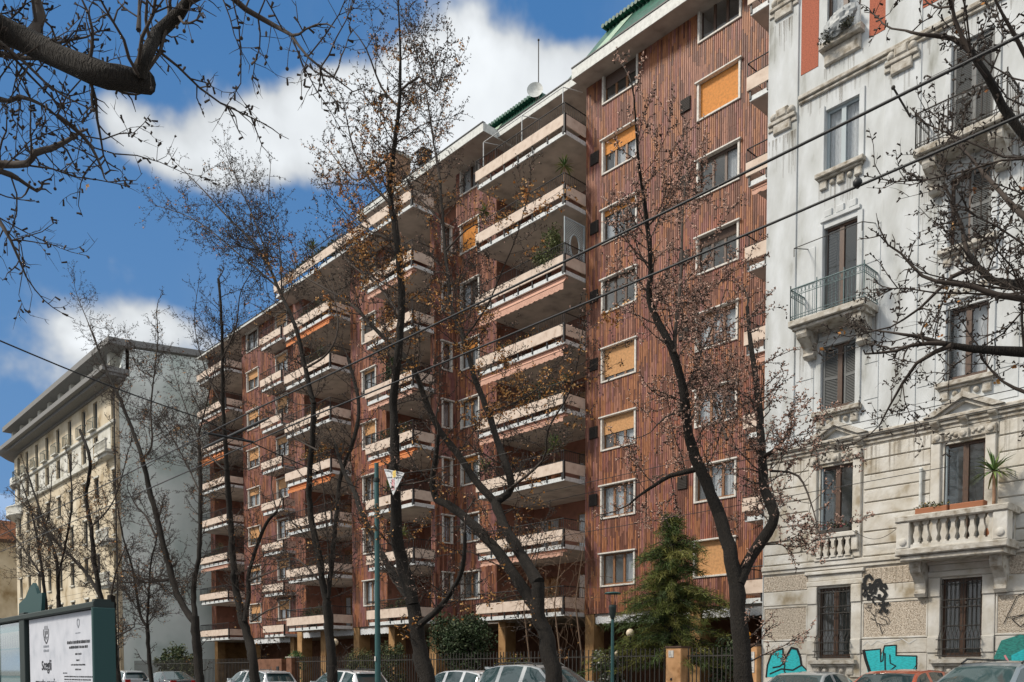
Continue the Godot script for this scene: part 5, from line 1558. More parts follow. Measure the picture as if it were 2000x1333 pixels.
	var w := thing("wrapped_plant", "bushy plant wrapped in grey plastic sheet on the topmost palazzo sill", "plant", Vector3(-12.57, 20.4, -24.78))
	var ps := Shape.new()
	var fn := FastNoiseLite.new()
	fn.seed = 4
	fn.frequency = 1.9
	var grid := []
	for i in 33:
		var ring := []
		for j in 17:
			var u := TAU * i / 32.0
			var lat := -PI / 2 + PI * j / 16.0
			var d := Vector3(cos(u) * cos(lat), sin(lat), sin(u) * cos(lat))
			var k := 1.0 + 0.34 * fn.get_noise_3dv(d * 1.3) + 0.10 * absf(fn.get_noise_3dv(d * 4.0 + Vector3(7, 0, 0)))
			ring.append(Vector3(d.x * 0.5, d.y * 0.32, d.z * 0.19) * k + Vector3(0, 0.3 + 0.12 * d.x, 0.06))
		grid.append(ring)
	for i in 32:
		for j in 16:
			ps.quad(grid[i][j], grid[i][j + 1], grid[i + 1][j + 1], grid[i + 1][j])
	part("sheet", ps, M.plastic_sheet, w)
	part("hanging_leaves", foliage(Shape.new(), [[Vector3(-0.35, -0.05, 0.2), Vector3(0.3, 0.25, 0.12)], [Vector3(0.3, 0.05, 0.2), Vector3(0.25, 0.15, 0.12)]], 260, 0.09, [Color(0.03, 0.035, 0.02), Color(0.05, 0.045, 0.025)], r), M.leaf, w)


# ---- fence, gate, lamps, wires, pennant, poster board ----
func fence_run(label: String, x0: float, x1: float, step: float, base_h: float) -> void:
	var f := thing("iron_fence", label, "fence", Vector3(x0, 0.12, -25.0), 0.0, "iron garden fences")
	var n := int((x1 - x0) / step)
	var bar := Shape.new().box(-0.016, base_h, -0.016, 0.016, 2.30, 0.016).mesh()
	for i in n + 1:
		put("bar", bar, M.iron, f, Vector3((x1 - x0) * i / n, 0, 0))
	for y in [2.02, base_h + 0.14]:
		part("rail", Shape.new().box(0, y - 0.02, -0.022, x1 - x0, y + 0.02, 0.022), M.iron, f)
	part("base_wall", Shape.new().bevel(0, 0, -0.15, x1 - x0, base_h, 0.15, 0.02), M.brown_wall, f)


func street_furniture() -> void:
	fence_run("long rust brown bar fence before the laurel and conifer", -46.0, -18.76, 0.215, 0.45)
	fence_run("far stretch of brown bar fence below the blank gable", -73.0, -51.0, 0.22, 0.45)
	var g := thing("iron_gate", "brown barred garden gate between two peach pillars", "gate", Vector3(-17.98, 0.12, -25.0))
	var bar := Shape.new().box(-0.014, 0.1, -0.014, 0.014, 2.28, 0.014).mesh()
	for i in 15:
		put("bar", bar, M.iron, g, Vector3(0.05 + 2.4 * i / 14.0, 0, 0))
	for y in [0.16, 0.62, 2.0]:
		part("rail", Shape.new().box(0.0, y - 0.02, -0.02, 2.5, y + 0.02, 0.02), M.iron, g)
	var p := thing("gate_pillar", "peach rendered gate pillar with a white house number plate", "pillar", Vector3(-18.38, 0.12, -25.0))
	part("shaft", Shape.new().bevel(-0.33, 0, -0.28, 0.33, 2.28, 0.28, 0.02), M.peach, p)
	part("cap", Shape.new().bevel(-0.36, 2.282, -0.31, 0.36, 2.35, 0.31, 0.015), M.dark_wood, p)
	part("number_plate", Shape.new().bevel(-0.2, 1.95, 0.281, 0.02, 2.2, 0.30, 0.006), M.frame, p)
	part("number", Shape.new().ribbon(PackedVector2Array([Vector2(-0.15, 2.02), Vector2(-0.15, 2.13), Vector2(-0.1, 2.13), Vector2(-0.1, 2.02)]), 0.012, 0.302), M.pale_ink, p)
	part("keyhole", Shape.new().ball(Vector3(-0.08, 1.18, 0.28), 0.05, 8), M.black_metal, p)
	var q := thing("sign_pillar", "peach pillar with a white driveway notice beside the palazzo corner", "pillar", Vector3(-15.28, 0.12, -25.0))
	part("shaft", Shape.new().bevel(-0.22, 0, -0.25, 0.22, 2.28, 0.25, 0.02), M.peach, q)
	part("cap", Shape.new().bevel(-0.24, 2.282, -0.28, 0.24, 2.36, 0.28, 0.015), M.dark_wood, q)
	var pl := part("notice", Shape.new().bevel(-0.19, 1.42, 0.252, 0.13, 2.1, 0.27, 0.005), M.frame, q)
	var disc := Shape.new().lathe([[0.1, 0.0], [0.1, 0.003], [0.001, 0.003]], Vector3.ZERO, 20)
	disc.moved(Transform3D(Basis(Vector3.RIGHT, PI / 2), Vector3(-0.02, 1.82, 0.271)))
	part("emblem", disc, mat("sign_blue", Color(0.10, 0.16, 0.24), 0.5), pl)
	part("emblem_stripe", Shape.new().ribbon(PackedVector2Array([Vector2(-0.1, 1.9), Vector2(0.06, 1.74)]), 0.05, 0.276), M.frame, pl)
	var tx := Shape.new()
	for y in [2.06, 2.0, 1.58, 1.5]:
		var x := -0.14
		while x < 0.08:
			var l := rng.randf_range(0.02, 0.05)
			tx.ribbon(PackedVector2Array([Vector2(x, y), Vector2(x + l, y)]), 0.026, 0.2725)
			x += l + 0.022
	stuff_part("small_print", tx, M.pale_ink, pl)
	var am := thing("amber_lamp", "round amber warning lamp on the gate's right end", "lamp", Vector3(-15.66, 0.12, -25.15))
	part("post", Shape.new().rod(Vector3.ZERO, Vector3(0, 2.45, 0), 0.03), M.black_metal, am)
	part("socket", Shape.new().lathe([[0.09, 2.45], [0.09, 2.55], [0.06, 2.57]], Vector3.ZERO, 10), M.black_metal, am)
	part("dome", Shape.new().lathe([[0.1, 2.56], [0.105, 2.66], [0.085, 2.74], [0.04, 2.78], [0.001, 2.79]], Vector3.ZERO, 14), M.amber, am)
	var bw := thing("garden_wall", "short brown rendered wall with a letter box before the far pillars", "wall", Vector3(-50.9, 0.12, -25.0))
	part("body", Shape.new().bevel(0, 0, -0.2, 3.5, 2.2, 0.2, 0.02), M.brown_wall, bw)
	part("letter_box", Shape.new().bevel(2.9, 1.4, 0.2, 3.2, 1.75, 0.24, 0.01), M.black_metal, bw)
	var bp := thing("wall_pier", "brown pier standing just right of the short brown wall", "pillar", Vector3(-46.4, 0.12, -25.0))
	part("body", Shape.new().bevel(-0.32, 0, -0.25, 0.32, 2.25, 0.25, 0.02), M.brown_wall, bp)
	part("cap", Shape.new().bevel(-0.36, 2.252, -0.29, 0.36, 2.32, 0.29, 0.01), M.trim, bp)
	for q2 in [[-21.18, 3.06, -25.75, 0.16, "cream globe lamp half hidden by the conifer"], [-21.62, 2.27, -25.5, 0.105, "small cream globe lamp just above the fence rail"], [-43.6, 3.25, -26.2, 0.22, "cream globe lamp between the far ochre pillars"]]:
		var l := thing("globe_lamp", q2[4], "lamp", Vector3(q2[0], 0.14, q2[2]), 0.0, "garden globe lamps")
		part("post", Shape.new().rod(Vector3.ZERO, Vector3(0, q2[1] - 0.14 - q2[3], 0), 0.025), M.black_metal, l)
		part("globe", Shape.new().ball(Vector3(0, q2[1] - 0.14, 0), q2[3], 18), M.globe, l)
	var gl := thing("garden_lamp", "dark flat topped garden lamp before the blank gable", "lamp", Vector3(-70.0, 0.14, -29.0))
	part("post", Shape.new().rod(Vector3.ZERO, Vector3(0, 4.2, 0), 0.06), M.black_metal, gl)
	part("head", Shape.new().lathe([[0.07, 4.0], [0.2, 4.3], [0.1, 4.5], [0.1, 4.7]], Vector3.ZERO, 10), M.black_metal, gl)
	part("top", Shape.new().lathe([[0.001, 4.7], [0.4, 4.72], [0.4, 4.77], [0.001, 4.8]], Vector3.ZERO, 14), M.black_metal, gl)
	var s := thing("street_lamp", "short teal street lamp with flat disc top before the conifer", "street lamp", Vector3(-18.86, 0.12, -22.0))
	part("post", Shape.new().tube(PackedVector3Array([Vector3.ZERO, Vector3(0, 1.2, 0), Vector3(0, 3.35, 0)]), PackedFloat32Array([0.075, 0.062, 0.05]), 12), M.teal_metal, s)
	part("collar", Shape.new().lathe([[0.05, 3.2], [0.09, 3.3], [0.13, 3.6], [0.12, 3.68], [0.001, 3.7]], Vector3.ZERO, 14), M.deep_green, s)
	for i in 4:
		var a := TAU * i / 4 + 0.4
		part("strut", Shape.new().rod(Vector3(cos(a) * 0.08, 3.66, sin(a) * 0.08), Vector3(cos(a) * 0.15, 4.05, sin(a) * 0.15), 0.012, 4), M.deep_green, s)
	part("disc", Shape.new().lathe([[0.001, 4.04], [0.27, 4.05], [0.28, 4.08], [0.22, 4.11], [0.001, 4.13]], Vector3.ZERO, 18), M.teal_metal, s)
	var t := thing("wire_pole", "tall plain teal pole carrying the pennant string", "pole", Vector3(-18.53, 0.1, -12.4))
	part("shaft", Shape.new().tube(PackedVector3Array([Vector3.ZERO, Vector3(0, 1.5, 0), Vector3(0, 6.79, 0)]), PackedFloat32Array([0.085, 0.075, 0.055]), 12, true), M.teal_metal, t)
	part("collar", Shape.new().lathe([[0.06, 6.3], [0.075, 6.32], [0.075, 6.4], [0.06, 6.42]], Vector3.ZERO, 12), M.deep_green, t)
	part("sticker", Shape.new().box(-0.03, 1.75, 0.081, 0.03, 1.87, 0.088), M.frame, t)
	var pn := thing("pennant", "white triangular pennant with yellow square hanging from a string", "pennant", Vector3(-17.75, 6.56, -12.4))
	part("cloth", Shape.new().prism(PackedVector2Array([Vector2(-0.44, 0.13), Vector2(0.44, -0.12), Vector2(-0.05, -0.59)]), -0.006, 0.006), M.cloth_white, pn)
	part("square", Shape.new().box(-0.06, -0.16, 0.0065, 0.08, 0.0, 0.009), M.yellow, pn)
	part("bar", Shape.new().ribbon(PackedVector2Array([Vector2(-0.06, -0.2), Vector2(-0.09, -0.42)]), 0.05, 0.008).ribbon(PackedVector2Array([Vector2(0.0, -0.24), Vector2(-0.01, -0.46)]), 0.04, 0.009), M.rose, pn)
	var pt := Shape.new()
	for row in [[-0.4, 0.07, 0.38, -0.13], [-0.3, -0.12, -0.08, -0.15], [0.1, -0.19, 0.3, -0.22]]:
		for i in 8:
			var a := Vector2(row[0], row[1]).lerp(Vector2(row[2], row[3]), i / 8.0)
			var e := Vector2(row[0], row[1]).lerp(Vector2(row[2], row[3]), (i + 0.7) / 8.0)
			pt.ribbon(PackedVector2Array([a, e]), 0.03, 0.0075)
	stuff_part("print", pt, M.pale_ink, pn)
	wire("pennant_string", "thin pale string holding the white pennant", [Vector3(-18.53, 6.84, -12.4), Vector3(-18.19, 6.69, -12.4), Vector3(-17.31, 6.44, -12.4), Vector3(-13.5, 6.25, -12.45)], 0.008, M.iron)
	wire("tram_wire", "thick black tram wire crossing above the palazzo's fourth floor window", [Vector3(14, 6.22, -7.0), Vector3(0, 6.2, -7.0), Vector3(-14, 6.18, -7.0), Vector3(-40, 6.2, -7.0)], 0.0125, M.black_metal, "tram wires")
	wire("tram_wire", "thick black tram wire with a round fitting below the fourth floor", [Vector3(14, 6.2, -8.0), Vector3(0, 6.2, -8.0), Vector3(-14, 6.22, -8.0), Vector3(-40, 6.2, -8.0)], 0.0125, M.black_metal, "tram wires")
	wire("tram_wire", "thin upper one of two wires passing along the palazzo pediments", [Vector3(14, 6.2, -15.5), Vector3(-8, 6.2, -15.6), Vector3(-60, 6.2, -15.7)], 0.0075, M.black_metal, "tram wires")
	wire("tram_wire", "thin lower one of two wires passing along the palazzo pediments", [Vector3(14, 6.2, -16.3), Vector3(-8, 6.2, -16.5), Vector3(-60, 6.2, -16.7)], 0.0075, M.black_metal, "tram wires")
	wire("span_wire", "black span wire crossing the street before the cream building", [Vector3(-14.0, 6.95, 0.6), Vector3(-15.88, 6.91, -3.44), Vector3(-17.66, 6.87, -7.4), Vector3(-20.6, 6.7, -13.2)], 0.0125, M.black_metal)
	wire("span_wire", "low thin span wire passing before the brown block's lower floors", [Vector3(-6.0, 5.2, -16.0), Vector3(-20, 5.05, -15.9), Vector3(-44, 5.2, -15.0)], 0.007, M.black_metal)
	var fit := thing("wire_fitting", "round black fitting on the tram wire above the palazzo window", "wire fitting", Vector3(-3.86, 6.2, -8.0))
	part("clamp", Shape.new().ball(Vector3.ZERO, 0.045, 10), M.black_metal, fit)
	part("bolt", Shape.new().rod(Vector3(0, -0.05, 0), Vector3(0, 0.06, 0), 0.014), M.iron, fit)
	var ins := thing("section_insulator", "long dark insulator bar hanging in the tram wires", "insulator", Vector3(-16.4, 6.3, -7.6))
	part("rod", Shape.new().tube(PackedVector3Array([Vector3(-1.5, 0, 0), Vector3(-1.3, 0, 0), Vector3(1.3, 0, 0), Vector3(1.5, 0, 0)]), PackedFloat32Array([0.012, 0.028, 0.028, 0.012]), 8), M.black_metal, ins)
	part("crossbar", Shape.new().rod(Vector3(0, -0.08, -0.42), Vector3(0, -0.08, 0.62), 0.025), M.black_metal, ins)
	poster_board()


func wire(called: String, label: String, p: Array, r: float, m: Material, group := "") -> void:
	var pts2 := PackedVector3Array()
	var rad := PackedFloat32Array()
	for i in p.size() - 1:
		for j in 8:
			var t := j / 8.0
			pts2.append(p[i].lerp(p[i + 1], t) + Vector3(0, -0.05 * sin(PI * t), 0)); rad.append(r)
	pts2.append(p[p.size() - 1]); rad.append(r)
	whole(called, Shape.new().tube(pts2, rad, 6), m, label, "wire", group)


func lettering(text: String, x0: float, x1: float, y0: float, y1: float, z: float, m: Material, parent: Node, bold := true) -> void:
	var f := SystemFont.new()
	f.font_names = PackedStringArray(["Droid Sans"])
	f.font_weight = 700 if bold else 400
	var t := TextMesh.new()
	t.text = text
	t.font = f
	t.font_size = 32
	t.pixel_size = 0.01
	t.depth = 0.004
	t.curve_step = 2.0
	var box := t.get_aabb()
	var o := put("lettering", t, m, parent)
	var k := Vector3((x1 - x0) / maxf(box.size.x, 0.01), (y1 - y0) / maxf(box.size.y, 0.01), 1.0)
	o.scale = k
	o.position = Vector3(x0 - box.position.x * k.x, y0 - box.position.y * k.y, z)


func print_line(s: Shape, x0: float, x1: float, y: float, h: float, z: float) -> void:
	var x := x0
	while x < x1:
		var l := minf(rng.randf_range(0.03, 0.11), x1 - x)
		s.quad(Vector3(x, y, z), Vector3(x + l, y, z), Vector3(x + l, y + h * rng.randf_range(0.7, 1.0), z), Vector3(x, y + h * 0.8, z))
		x += l + rng.randf_range(0.012, 0.03)


func poster_board() -> void:
	rng.seed = 12
	var b := thing("poster_board", "dark green street poster board with white posters and a leaf shaped crest", "poster board", Vector3(-14.4, 0.12, -4.4))
	var dy := -0.12
	var X := func(x): return x + 14.4
	for x in [-21.3, -18.92, -14.58]:
		part("post", Shape.new().bevel(X.call(x) - (0.24 if x < -15 else 0.0), 0, -0.2, X.call(x) + 0.14, 2.62, 0.05, 0.01), M.deep_green, b)
	part("frame", Shape.new().bevel(X.call(-21.6), 2.60 + dy, -0.24, X.call(-14.42), 2.70 + dy, 0.08, 0.015).bevel(X.call(-21.5), 0.35, -0.16, X.call(-14.6), 0.5, 0.04, 0.01), M.deep_green, b)
	var end := Shape.new().bevel(0, 0.0, -0.02, 0.34, 2.60 + dy, 0.05, 0.012)
	part("end_panel", end, M.end_teal, b, Vector3(X.call(-14.43), 0, 0.1), PI / 2)
	part("back", Shape.new().box(X.call(-21.4), 0.5, -0.12, X.call(-14.6), 2.6 + dy, -0.05), M.deep_green, b)
	var po := part("poster", Shape.new().box(X.call(-18.68), 0.5, -0.045, X.call(-14.62), 2.585 + dy, -0.02), M.paper, b)
	lettering("Scegli", X.call(-17.83), X.call(-17.2), 1.55 + dy, 1.80 + dy, -0.015, M.ink, po)
	lettering("questo spazio", X.call(-18.3), X.call(-16.88), 1.20 + dy, 1.46 + dy, -0.015, M.ink, po)
	# city arms: shield with crown and wreath
	var em := Shape.new()
	var c := Vector2(X.call(-17.5), 2.26 + dy)
	for s in [-1, 1]:
		em.ribbon(PackedVector2Array([c + Vector2(s * 0.02, -0.15), c + Vector2(s * 0.12, -0.08), c + Vector2(s * 0.17, 0.02), c + Vector2(s * 0.16, 0.1)]), 0.035, -0.017)
	em.face(PackedVector2Array([c + Vector2(-0.09, 0.08), c + Vector2(-0.03, 0.08), c + Vector2(-0.03, -0.1), c + Vector2(-0.09, -0.04)]), -0.0165)
	em.face(PackedVector2Array([c + Vector2(0.02, 0.08), c + Vector2(0.1, 0.08), c + Vector2(0.1, 0.02), c + Vector2(0.02, 0.0)]), -0.0165)
	em.face(PackedVector2Array([c + Vector2(0.02, -0.03), c + Vector2(0.09, -0.03), c + Vector2(0.02, -0.1)]), -0.0165)
	for i in 3:
		em.ribbon(PackedVector2Array([c + Vector2(-0.08 + 0.08 * i, 0.1), c + Vector2(-0.08 + 0.08 * i, 0.16)]), 0.03, -0.0165)
	part("emblem", em, M.ink, po)
	var e2 := Shape.new()
	var c2 := Vector2(X.call(-15.55), 2.40 + dy)
	for s in [-1, 1]:
		e2.ribbon(PackedVector2Array([c2 + Vector2(0, -0.07), c2 + Vector2(s * 0.06, -0.02), c2 + Vector2(s * 0.06, 0.05), c2 + Vector2(0, 0.07)]), 0.025, -0.0165)
	for y in [2.03, 1.95]:
		print_line(e2, X.call(-17.7), X.call(-17.35), y + dy, 0.05, -0.0165)
	print_line(e2, X.call(-15.72), X.call(-15.45), 2.23 + dy, 0.02, -0.0165)
	stuff_part("faint_print", e2, M.pale_ink, po)
	var tx := Shape.new()
	print_line(tx, X.call(-16.2), X.call(-14.93), 2.06 + dy, 0.06, -0.0165)
	print_line(tx, X.call(-16.09), X.call(-15.05), 1.98 + dy, 0.05, -0.0165)
	print_line(tx, X.call(-15.75), X.call(-15.41), 1.87 + dy, 0.035, -0.0165)
	print_line(tx, X.call(-15.7), X.call(-15.53), 1.765 + dy, 0.035, -0.0165)
	print_line(tx, X.call(-16.0), X.call(-15.21), 1.69 + dy, 0.03, -0.0165)
	print_line(tx, X.call(-15.77), X.call(-15.44), 1.61 + dy, 0.03, -0.0165)
	print_line(tx, X.call(-16.48), X.call(-16.24), 1.55 + dy, 0.025, -0.0165)
	for i in 12:
		print_line(tx, X.call(-16.41), X.call(-14.82 - 0.1 * (i % 3)), 1.49 - 0.05 * i + dy, 0.025, -0.0165)
	stuff_part("small_print", tx, M.ink, po)
	# the second bay: a faded blue green notice
	var n := part("poster", Shape.new().box(X.call(-21.2), 0.5, -0.045, X.call(-19.3), 2.57 + dy, -0.02), M.teal_print, b)
	part("faded_sheet", Shape.new().box(X.call(-21.15), 2.06 + dy, -0.019, X.call(-19.33), 2.40 + dy, -0.016), M.pale_print, n)
	part("faded_sheet", Shape.new().box(X.call(-21.15), 1.5 + dy, -0.019, X.call(-19.33), 2.04 + dy, -0.0155), M.pale_print, n)
	var n2 := Shape.new()
	for i in 8:
		var x: float = X.call(-21.0 + i * 0.2)
		n2.quad(Vector3(x, 2.1 + dy, -0.014), Vector3(x + 0.05, 2.1 + dy, -0.014), Vector3(x + 0.05, 2.36 + dy - 0.03 * (i % 3), -0.014), Vector3(x, 2.36 + dy, -0.014))
	stuff_part("small_print", n2, M.pale_ink, n)
	part("glass", Shape.new().box(X.call(-21.2), 0.5, 0.0, X.call(-19.3), 2.57 + dy, 0.006), M.glass, b)
	part("crest", Shape.new().prism(PackedVector2Array([Vector2(X.call(-19.49), 2.70 + dy), Vector2(X.call(-19.47), 2.95 + dy), Vector2(X.call(-18.95), 3.05 + dy), Vector2(X.call(-18.69), 3.20 + dy), Vector2(X.call(-18.38), 3.29 + dy), Vector2(X.call(-18.2), 3.18 + dy), Vector2(X.call(-18.1), 3.06 + dy), Vector2(X.call(-17.75), 3.06 + dy), Vector2(X.call(-17.8), 2.88 + dy), Vector2(X.call(-17.86), 2.70 + dy)]), -0.09, -0.03), M.end_teal, b)


# ---- parked cars ----
func curve(a: Array, t: float) -> float:
	for i in range(0, a.size() - 2, 2):
		if t <= a[i + 2]:
			var k: float = (t - a[i]) / maxf(a[i + 2] - a[i], 0.0001)
			return lerpf(a[i + 1], a[i + 3], clampf(k, 0, 1))
	return a[a.size() - 1]


func car(label: String, paint: String, kind: String, where: Vector3, turn: float) -> void:
	var o := thing("parked_car", label, "car", where, turn, "cars parked along the street")
	var suv := kind == "suv"
	var L := 4.45 if suv else (4.5 if kind == "sedan" else 4.15)
	var W := 0.92 if suv else 0.88
	var top: Array
	var belt: Array
	var marks: Array
	if suv:
		top = [0.0, 0.72, 0.02, 0.92, 0.1, 1.02, 0.25, 1.08, 0.40, 1.55, 0.46, 1.62, 0.6, 1.66, 0.78, 1.64, 0.90, 1.56, 0.975, 1.14, 0.99, 1.0, 1.0, 0.7]
		belt = [0.25, 1.05, 0.975, 1.12]
		marks = [0.25, 0.41, 0.90, 0.975]
	elif kind == "sedan":
		top = [0.0, 0.6, 0.02, 0.74, 0.12, 0.86, 0.27, 0.95, 0.42, 1.36, 0.48, 1.42, 0.6, 1.45, 0.70, 1.41, 0.87, 1.03, 0.97, 0.98, 0.99, 0.9, 1.0, 0.6]
		belt = [0.27, 0.93, 0.87, 1.01]
		marks = [0.27, 0.43, 0.70, 0.87]
	else:
		top = [0.0, 0.6, 0.02, 0.76, 0.1, 0.88, 0.22, 0.97, 0.39, 1.40, 0.46, 1.47, 0.6, 1.50, 0.78, 1.47, 0.89, 1.39, 0.965, 1.02, 0.99, 0.92, 1.0, 0.6]
		belt = [0.22, 0.94, 0.965, 1.01]
		marks = [0.22, 0.40, 0.89, 0.965]
	var ts := []
	for i in 61:
		ts.append(i / 60.0)
	for m in marks:
		ts.append(m)
	ts.sort()
	var P := []
	for t in ts:
		var yt := curve(top, t)
		var g: bool = t > marks[0] and t < marks[3]
		var yb: float = minf(curve(belt, t), yt - 0.02) if g else yt - 0.07
		var w := W * (1.0 - 0.20 * pow(absf(t - 0.5) * 2, 4))
		var up: float = clampf((yt - yb) / 0.5, 0.0, 1.0)
		var we: float = lerpf(w * 0.93, w * 0.70, up)
		var yb0 := 0.30 + 0.12 * pow(absf(t - 0.5) * 2, 6)
		var x: float = (t - 0.5) * L
		var ye := yt - 0.055 * (0.4 + up * 0.6)
		P.append([Vector3(x, yb0, w * 0.93), Vector3(x, minf(0.62, yb - 0.1), w), Vector3(x, yb - 0.04, w * 0.985), Vector3(x, yb, w * 0.955), Vector3(x, ye, we), Vector3(x, yt - 0.012, we * 0.88), Vector3(x, yt, we * 0.45), Vector3(x, yt + 0.008, 0.0)])
	var body := Shape.new()
	var glass := Shape.new()
	var n := ts.size()
	for side in [1.0, -1.0]:
		for i in n - 1:
			var tm: float = (ts[i] + ts[i + 1]) * 0.5
			for j in 7:
				var q := [P[i][j], P[i + 1][j], P[i + 1][j + 1], P[i][j + 1]]
				var in_house: bool = tm > marks[0] and tm < marks[3]
				var is_glass := false
				if j == 3 and in_house and P[i][4].y - P[i][3].y > 0.06 and tm > marks[0] + 0.05 and tm < marks[3] - 0.05:
					is_glass = absf(tm - 0.515) > 0.012 and absf(tm - 0.735) > 0.014
				if j >= 5 and ((tm > marks[0] and tm < marks[1]) or (tm > marks[2] and tm < marks[3])):
					is_glass = true
				var s: Shape = glass if is_glass else body
				var pp := []
				var nn := []
				for e in [[i, j], [i + 1, j], [i + 1, j + 1], [i, j + 1]]:
					var p: Vector3 = P[e[0]][e[1]]
					var du: Vector3 = P[mini(e[0] + 1, n - 1)][e[1]] - P[maxi(e[0] - 1, 0)][e[1]]
					var dv: Vector3 = P[e[0]][mini(e[1] + 1, 7)] - P[e[0]][maxi(e[1] - 1, 0)]
					if e[1] == 7: dv = Vector3(0, 0, -1)
					var nv := du.cross(dv).normalized()
					nv = -nv if nv.z < -0.01 or (absf(nv.z) <= 0.01 and nv.y < 0) else nv
					if side < 0:
						p.z = -p.z
						nv.z = -nv.z
					pp.append(p); nn.append(nv)
				var k := s.v.size()
				for e in 4:
					s.v.append(pp[e]); s.n.append(nn[e]); s.c.append(Color.WHITE)
				if side > 0:
					for e in [0, 2, 1, 0, 3, 2]: s.ix.append(k + e)
				else:
					for e in [0, 1, 2, 0, 2, 3]: s.ix.append(k + e)
	for e in [0, n - 1]:
		for j in 6:
			var a: Vector3 = P[e][j]
			var c: Vector3 = P[e][j + 1]
			if e == 0:
				body.quad(Vector3(a.x, a.y, -a.z), Vector3(a.x, a.y, a.z), Vector3(c.x, c.y, c.z), Vector3(c.x, c.y, -c.z))
			else:
				body.quad(Vector3(a.x, a.y, a.z), Vector3(a.x, a.y, -a.z), Vector3(c.x, c.y, -c.z), Vector3(c.x, c.y, c.z))
	part("body", body, M["paint_" + paint], o)
	part("window_glass", glass, M.car_glass, o)
	part("underside", Shape.new().box(-L * 0.48, 0.18, -W * 0.85, L * 0.48, 0.34, W * 0.85), M.car_trim, o)
	for sx in [-0.31, 0.30]:
		for sz in [-1, 1]:
			var rot := Transform3D(Basis(Vector3.RIGHT, PI / 2 * sz), Vector3(sx * L, 0.32, sz * (W - 0.10)))
			var ty := Shape.new().lathe([[0.20, -0.1], [0.31, -0.1], [0.325, -0.05], [0.325, 0.07], [0.30, 0.115], [0.21, 0.115]], Vector3.ZERO, 20)
			var wh := part("wheel", ty.moved(rot), M.tyre, o)
			var rm := Shape.new().lathe([[0.001, 0.09], [0.06, 0.1], [0.19, 0.08], [0.205, 0.115], [0.215, 0.1]], Vector3.ZERO, 16)
			part("rim", rm.moved(rot), M.alloy, wh)
	for sz in [-1, 1]:
		part("tail_light", Shape.new().box(L * 0.478, 0.72, sz * W * 0.62 - 0.14, L * 0.497, 0.98, sz * W * 0.62 + 0.14), M.tail_red, o)
		part("headlight", Shape.new().box(-L * 0.49, 0.62, sz * W * 0.62 - 0.17, -L * 0.470, 0.76, sz * W * 0.62 + 0.17), M.lamp_clear, o)
		part("mirror", Shape.new().bevel(-L * 0.22, curve(belt, 0.3) - 0.02, sz * W * 1.02 - 0.1, -L * 0.22 + 0.09, curve(belt, 0.3) + 0.13, sz * W * 1.02 + 0.1, 0.03), M["paint_" + paint], o)
		if suv or kind == "wagon":
			var yr := curve(top, 0.6)
			part("roof_rail", Shape.new().tube(PackedVector3Array([Vector3(-L * 0.06, yr - 0.05, sz * W * 0.62), Vector3(-L * 0.02, yr + 0.035, sz * W * 0.62), Vector3(L * 0.28, yr + 0.02, sz * W * 0.61), Vector3(L * 0.34, yr - 0.06, sz * W * 0.6)]), PackedFloat32Array([0.018, 0.02, 0.02, 0.018]), 6), M.car_trim, o)
	if kind != "sedan":
		part("spoiler", Shape.new().bevel(marks[2] * L - L * 0.5 - 0.02, curve(top, marks[2]) - 0.03, -W * 0.55, marks[2] * L - L * 0.5 + 0.16, curve(top, marks[2]) + 0.025, W * 0.55, 0.012), M["paint_" + paint], o)
	part("aerial", Shape.new().rod(Vector3(L * 0.2, curve(top, 0.7), 0), Vector3(L * 0.26, curve(top, 0.7) + 0.16, 0), 0.01, 5), M.car_trim, o)
	part("rear_plate", Shape.new().box(L * 0.498, 0.6, -0.26, L * 0.505, 0.71, 0.26), M.frame, o)


func cars() -> void:
	car("silver hatchback showing between the poster frame and the thin sapling", "silver", "hatch", Vector3(-53.0, 0.13, -17.6), 0.0)
	car("dark grey sedan showing between the sapling and the leaning tree", "anthracite", "sedan", Vector3(-46.4, 0.13, -17.6), 0.0)
	car("white wagon with black roof rails, parked behind the white hatchback", "white", "wagon", Vector3(-42.6, 0.13, -20.6), 0.0)
	car("white hatchback with dark rear window facing the thick twin stemmed trunk", "white", "hatch", Vector3(-34.8, 0.13, -17.2), 0.0)
	car("white wagon with roof rails parked at the tall teal pole", "white", "wagon", Vector3(-28.4, 0.13, -17.5), 0.0)
	car("white hatchback with rear spoiler before the fence and laurel", "white", "hatch", Vector3(-22.4, 0.13, -18.3), 0.0)
	car("silver sport utility car beside the mossy forked trunk", "silver", "suv", Vector3(-17.0, 0.13, -16.9), PI)
	car("silver grey sedan parked under the corner graffiti", "silver", "sedan", Vector3(-10.6, 0.13, -19.6), PI / 2 + 0.1)
	car("orange red hatchback parked below the blocky graffiti", "orange_red", "hatch", Vector3(-8.25, 0.13, -19.4), PI / 2)
	car("dark blue grey sport utility car below the stone balcony", "grey_blue", "suv", Vector3(-5.7, 0.13, -17.9), PI / 2 - 0.2)
